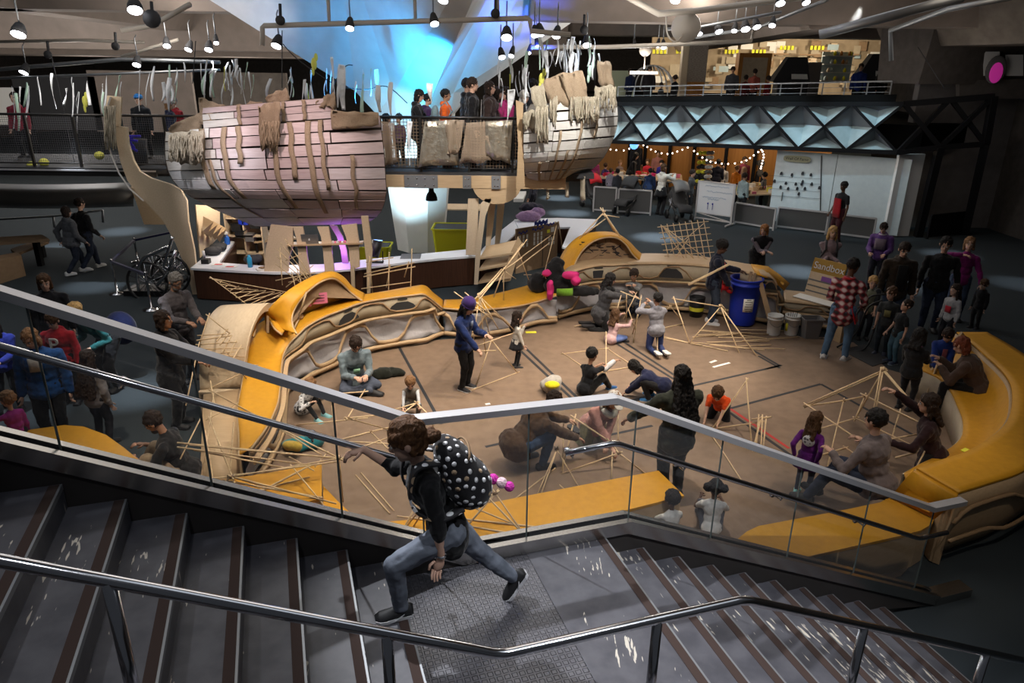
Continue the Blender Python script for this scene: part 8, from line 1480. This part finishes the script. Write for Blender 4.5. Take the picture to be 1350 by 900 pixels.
for k, (x, y, r) in enumerate([(194, 372, .42), (225, 362, .40), (203, 352, .26), (232, 352, .34)]):
    q = Y(x, y, yb+.15*k); b = MB(); b.tube([q+Vec((r*math.cos(a), .05*math.sin(a), r*math.sin(a))) for a in [2*math.pi*i/22 for i in range(23)]], .03, 6); w_ = b.build('wheel', ['black_plastic'], bk_); b = MB()
    for i in range(8): a = math.pi*i/8; b.tube([q-Vec((r*math.cos(a), 0, r*math.sin(a))), q+Vec((r*math.cos(a), 0, r*math.sin(a)))], .006, 4)
    b.build('spokes', ['chrome'], w_)
b = MB(); b.box(G(195, 388)+Vec((0, .1, .06)), (.9, .5, .12)); b.build('base', ['black_plastic'], bk_)
def longbench(pts, z, label):
    P = [G(x, y, z) for x, y in pts]; t = thing('wood_bench', label, 'bench', (sum(p.x for p in P)/4, sum(p.y for p in P)/4, 0)); b = MB(); b.prism([(p.x, p.y) for p in P], z-.06, z); b.build('seat', ['cardboard'], t); m_ = sum(P, Vec())/4
    for p in P[:2]: q = vl(p, m_, .25); b = MB(); b.box((q.x, q.y, z/2-.03), (.12, .12, z-.06)); b.build('leg', ['black_metal'], t)
longbench([(-30, 314), (55, 309), (65, 315), (-30, 322)], .75, 'long wooden table top at the far left in the dark'); longbench([(14, 328), (56, 314), (64, 318), (22, 334)], .45, 'wooden bench beside the long table at far left')
b = MB(); P = [G(x, y, .5) for x, y in ((-30, 342), (22, 332), (28, 336), (-30, 352))]; b.prism([(p.x, p.y) for p in P], .0, .5); solo(b, 'wood_block', ['cardboard'], 'low wooden block seat at the far left edge', 'seat')
# curved glossy hull under the left walkway
b = MB(); b.sheet([[Y(lerp(-60, 176, i/10), y+3*math.sin(i*.31), yy) for i in range(11)] for y, yy in ((240, 18.2), (256, 17.6), (268, 17.9), (272, 19))], .03, 0); solo(b, 'hull_soffit', [mat('hull_grey', (.13, .13, .13), .6, .1)], 'long rounded grey hull under the left walkway', 'hull')
b = MB(); b.tube([Y(-20, 290, 19), Y(70, 285, 19), Y(135, 277, 19)], .03, 6); b.tube([Y(135, 277, 19), Y(136, 293, 19)], .03, 6); b.tube([Y(70, 285, 19), Y(72, 300, 19)], .03, 6); solo(b, 'guard_rail', ['grey_metal'], 'grey guard rail in the dark at the far left', 'railing')
# ------------------------------------------------------------------ ceiling services
def pipe(pts, r, label, m='white_paint', name='pipe'):
    b = MB(); b.tube([Y(*p) for p in pts], r, 8); solo(b, name, [m], label, 'pipe')
mat('pipe_cream', (.40, .36, .31), .5)
pipe([(346, 60, 15.5), (346, 36, 15.5), (348, 34, 15.5), (520, 29, 15.5), (696, 24, 15.5), (699, 27, 15.5), (700, 41, 15.5), (752, 46, 15.5)], .05, 'cream sprinkler pipe running across above the bridge', 'pipe_cream')
for x in (434, 548, 657): pipe([(x, 30 if x < 600 else 26, 15.5), (x-2, -12, 15.6)], .035, 'cream drop pipe at %s of the sprinkler run' % ('the left' if x < 440 else 'the middle' if x < 600 else 'the right end'), 'pipe_cream')
pipe([(824, -6, 17), (868, 18, 17.5), (920, 14, 18), (1060, -4, 18)], .07, 'cream curved conduit at the top centre of the hall', 'pipe_cream')
pipe([(1080, 46, 17), (1170, 22, 16.5), (1270, -4, 16)], .10, 'long grey duct pipe slanting across the dark right ceiling', 'grey_metal'); pipe([(1175, 80, 20), (1174, 40, 20), (1250, 12, 17.5), (1345, -6, 16)], .06, 'thinner grey pipe beside the long duct at right', 'grey_metal')
pipe([(0, 55, 20), (110, 53, 20), (190, 56, 20)], .04, 'cream pipe under the left ceiling', 'pipe_cream'); pipe([(-10, 92, 18.5), (160, 78, 18.5), (290, 82, 18.5)], .045, 'long light track above the left walkway', 'grey_metal', 'light_track'); pipe([(0, 103, 18.2), (290, 92, 18.2)], .03, 'second thin track above the left walkway', 'grey_metal', 'light_track')
pipe([(700, 62, 18), (800, 62, 18.5), (900, 58, 20), (990, 54, 21), (994, 40, 21)], .05, 'pale pipe below the ceiling right of centre', 'pipe_cream'); pipe([(880, 38, 19.5), (920, 36, 19.5), (1030, 16, 18)], .035, 'lamp track with spot lamps right of centre', 'grey_metal', 'light_track'); pipe([(900, 52, 22), (1000, 36, 20), (1090, 0, 17)], .04, 'second lamp track slanting up to the right', 'grey_metal', 'light_track')
pipe([(160, 40, 16), (200, 34, 16), (250, 6, 15)], .05, 'cream pipe by the big lamp at upper left', 'pipe_cream'); pipe([(160, 75, 19), (235, 52, 19)], .04, 'short cream pipe angled up at upper left', 'pipe_cream')
b = MB(); b.tube([Y(904, 36, 18), Y(905, 36, 18.35)], .33, 20); solo(b, 'round_cover', ['pipe_cream'], 'round pale box on the ceiling at the centre right', 'box'); b = MB(); b.tube(smooth_path([Y(878, 22, 18), Y(880, 45, 18), Y(890, 55, 18), Y(900, 46, 18)], 6), .02, 6); solo(b, 'cable_loop', ['pipe_cream'], 'cream cable loop beside the round box', 'cable')
LAMPS = [(24, 46, 15, .17), (178, 14, 14.5, .17), (31, 96, 18.3, .13), (180, 86, 18.3, .12), (220, 61, 18.5, .11), (248, 66, 18.5, .11), (275, 66, 18.5, .12), (285, 57, 18.5, .08), (364, 61, 15.4, .13), (461, 38, 15.4, .11), (573, 32, 15.4, .11), (584, 1, 15, .13), (668, 50, 15.4, .14), (662, 76, 17, .10), (674, 74, 17, .08), (705, 47, 16.5, .10), (713, 45, 16.5, .12), (733, 48, 16.5, .12), (774, 60, 17, .12), (709, 62, 18, .08), (697, 70, 18.5, .07), (875, 63, 21, .09), (838, 62, 21, .06), (867, 61, 21.5, .07), (922, 45, 19.5, .10), (948, 42, 19.3, .12), (968, 41, 19.2, .09), (983, 39, 19.0, .14), (998, 36, 18.8, .12), (1018, 34, 18.6, .10), (1029, 5, 17.5, .13), (1063, 4, 17, .11), (890, 1, 17, .14)]
for i, (px, py, y, r) in enumerate(LAMPS):
    c = Y(px, py, y); t = thing('spot_lamp', '', 'lamp', c); d = Vec((.25*math.sin(i*2.1), -.62, -1)).normalized(); 
    b = MB(); r *= .82; b.tube([c-d*.01, c-d*.10, c-d*.22, c-d*.25], [r, r*.95, r*.6, r*.35], 14); b.build('housing', ['charcoal'], t)
    b = MB(); b.tube([c-d*.012, c+d*.004], [r*.92, r*.90], 14); b.build('lens', ['lamp_glow'], t)
    b = MB(); b.tube([c-d*.2, c-d*.2+Vec((0, 0, .42)), c-d*.2+Vec((0, .1, .5))], .015, 5); b.build('stem', ['grey_metal'], t)
    where = 'above the left walkway' if px < 300 else 'on the sprinkler pipe above the bridge' if px < 690 else 'above the right pod' if px < 800 else 'on the tracks right of centre'
    t['label'] = 'small lit spot lamp hanging ' + where; t['group'] = 'spot lamps ' + where
for k, p in enumerate([(201, 25, 14.6), (370, 27, 15.4), (653, 18, 15.4), (153, 61, 18), (770, 39, 17), (64, 72, 18.4)]):
    c = Y(*p); b = MB(); b.tube([c, c+Vec((0, -.05, 0))], .16 if k == 0 else .09, 14); b.tube([c, c+Vec((0, .06, .3))], .03, 6); solo(b, 'speaker', ['charcoal'], ['round dark speaker beside the big lamp at upper left', 'round dark fitting on the left part of the sprinkler pipe', 'round dark fitting near the right end of the sprinkler pipe', 'dark fitting above the left walkway', 'dark spot housing above the right pod', 'small dark box over the far left walkway'][k], 'fitting')
b = MB(); c = Y(851, 66, 22); b.tube([c, c+Vec((0, .05, 0))], .17, 18); b.tube([c+Vec((0, 0, -.15)), c+Vec((0, 0, -.5))], .02, 5); b.box(c+Vec((.0, 0, -.6)), (.8, .03, .08)); solo(b, 'hanging_sign', ['pipe_cream'], 'pale round hanging sign above the left end of the gallery', 'sign')
# ------------------------------------------------------------------ ribbons and strips hanging over the bridge
rnd = random.Random(21)
def ribbon(px, py0, py1, y, w, m, label, grp, curl=0.0):
    b = MB(); n = 7; ph = rnd.uniform(0, 6); sx = rnd.uniform(-1, 1)*(py1-py0)*.12; rows = []
    for j in range(n+1):
        t = j/n; p = Y(px+sx*t+curl*math.sin(math.pi*t)+1.2*math.sin(ph+t*4), lerp(py0, py1, t), y+.05*math.sin(ph+t*5)); a = ph+t*1.5; d = Vec((math.cos(a), math.sin(a)*.6, .1))*w*(.6+.4*math.sin(math.pi*min(1, t+.25))); rows.append([p-d, p+d])
    b.sheet(rows, .004); solo(b, 'ribbon', [m], label, 'ribbon', grp)
for x0, x1, y0, y1, n, lab in [(15, 150, 100, 165, 16, 'above the far left walkway'), (155, 265, 88, 150, 13, 'left of the left pod'), (268, 335, 85, 130, 24, 'bunched over the left end of the left pod'), (350, 500, 95, 148, 22, 'over the right half of the left pod'), (650, 700, 85, 140, 14, 'beside the left edge of the right pod'), (695, 790, 55, 105, 34, 'bunched over the right pod')]:
    for k in range(n):
        x = rnd.uniform(x0, x1); a = rnd.uniform(y0-8, y0+(y1-y0)*.35); l = rnd.uniform(.35, .9)*(y1-y0); w = rnd.choice((.012, .02, .02, .035, .05)); m = rnd.choice(['ribbon']*8+['ribbon_green', 'ribbon_green', 'ribbon_yellow' if k % 3 == 0 else 'ribbon'])
        nm_ = {'ribbon': 'white', 'ribbon_green': 'pale green', 'ribbon_yellow': 'yellow'}[m]; ribbon(x, a, a+l, rnd.uniform(15.3, 16.4), w, m, '%s strip of cloth hanging %s' % (nm_, lab), '%s strips %s' % (nm_, lab), rnd.uniform(-3, 3))
for px, a, c_, w, lab in [(541, 160, 230-12, .06, 'long white strip hanging against the bridge netting under the woman in black'), (567, 110, 138, .07, 'white figure like strip hanging beside the boy in orange'), (674, 118, 168, .09, 'broad white strip hanging at the left edge of the right pod'), (515, 108, 152, .05, 'bright white strip beside the column over the bridge'), (498, 112, 148, .06, 'white ghost shaped strip over the end of the left pod'), (436, 75, 148, .05, 'long white strip rising highest over the left pod'), (450, 85, 145, .09, 'pale sheer strip right of the highest strip'), (478, 98, 150, .07, 'pale green sheer strip over the left pod')]:
    ribbon(px, a, c_, 15.35, w, 'ribbon' if 'green' not in lab else 'ribbon_green', lab, None)
def cable(pts, y, label, r=.010): b = MB(); b.tube(smooth_path([Y(px, py, y) for px, py in pts], 5), r, 5); solo(b, 'wire', ['charcoal'], label, 'wire')
cable([(373, 58), (390, 76), (420, 98), (445, 112), (480, 118), (510, 114), (537, 136)], 15.6, 'dark wire sagging over the left pod towards the bridge'); cable([(372, 40), (372, 116)], 15.4, 'vertical wire down to the left pod'); cable([(258, 54), (254, 110)], 16, 'vertical wire left of the left pod'); cable([(765, 62), (762, 112)], 16, 'vertical dark wire over the right pod'); cable([(785, 70), (784, 112)], 16, 'second vertical dark wire over the right pod'); cable([(68, 74), (85, 150), (100, 225)], 16.4, 'long wire slanting down past the left railing'); cable([(1210, 62), (1246, 118)], 21, 'thin wire down to the black steel frame'); cable([(440, 110), (455, 88), (465, 86)], 15.7, 'short dark wire loop over the left pod')
for k, p in enumerate([(414, 84, 15.6, 'ribbon_yellow'), (112, 134, 16.2, 'ribbon_yellow'), (714, 104, 15.8, 'ribbon_yellow'), (778, 94, 15.9, 'ribbon_green')]):
    c = Y(*p[:3]); b = MB(); b.ell(c, (.06, .03, .12), n=8, m=6); b.ell(c+Vec((.05, 0, .12)), (.04, .02, .08), n=8, m=6); b.ell(c+Vec((-.03, 0, -.14)), (.03, .02, .09), n=8, m=6); solo(b, 'paper_bird', [p[3]], ['yellow and green paper bird hanging over the left pod', 'yellow paper shape hanging above the left walkway', 'yellow fabric piece on the right pod', 'green cluster hanging over the right pod'][k], 'ornament')
for k, (px, py) in enumerate([(131, 205), (58, 214), (42, 218)]):
    c = Y(px, py, 15.9); b = MB(); b.ell(c, (.10, .10, .09), n=10, m=7); solo(b, 'paper_ball', ['ribbon_yellow'], ['yellow paper ball on the left railing nearest the curved leg', 'yellow paper ball on the left railing, middle one', 'yellow paper ball on the left railing, farthest left'][k], 'ball')
b = MB(); c = Y(174, 186, 15.8)
for k in range(6): b.tube([c+Vec((-.2+.08*k, 0, .1*(k % 2))), c+Vec((.1-.05*k, -.05, -.2+.06*k))], .03, 5)
solo(b, 'rope_tangle', [rgbmat((.05, .03, .75))], 'tangle of bright blue cord on the left railing by the curved leg', 'cord')
b = MB(); c = Y(180, 222, 16.2); b.lathe([(0, 0), (.24, 0), (.30, .62), (.27, .62), (.22, .05), (0, .05)], c, 16); solo(b, 'basket', ['charcoal'], 'dark basket standing behind the curved leg on the bridge', 'basket')
# far dark hall at left: lit booths so that the black is not empty
for k, (px, py, w, h, m) in enumerate([(8, 140, 2.2, 1.6, 'paper'), (78, 136, 3.7, 2.3, 'charcoal'), (190, 134, 4.6, 2.6, 'concrete'), (330, 124, 3.4, 1.8, 'concrete_dark')]):
    c = Y(px, py, 34); t = thing('exhibit_wall', ['pale exhibit panel in the distance at far left', 'black exhibit wall in the distance behind the left railing', 'brown exhibit panel in the distance left of the left pod', 'beige exhibit panel in the distance behind the left pod'][k], 'panel', (c.x, 34, 0)); b = MB(); b.box((c.x, 34, c.z), (w, .2, h)); b.build('panel', [m], t)
    for s_ in (-1, 1): b = MB(); b.box((c.x+s_*w*.45, 34.05, (c.z-h/2)/2), (.12, .12, c.z-h/2)); b.build('leg', ['black_metal'], t)

# repeats of one kind share a group
_st = {}
for o in bpy.data.objects:
    if o.parent is None and 'label' in o and 'group' not in o and o.name.split('.')[0] != 'person': _st.setdefault(o.name.split('.')[0], []).append(o)
for k, v in _st.items():
    if len(v) > 1:
        n = k.replace('_', ' '); n = n+('es' if n[-1] in 'sxh' else 's')
        for o in v: o['group'] = n+' in the hall'
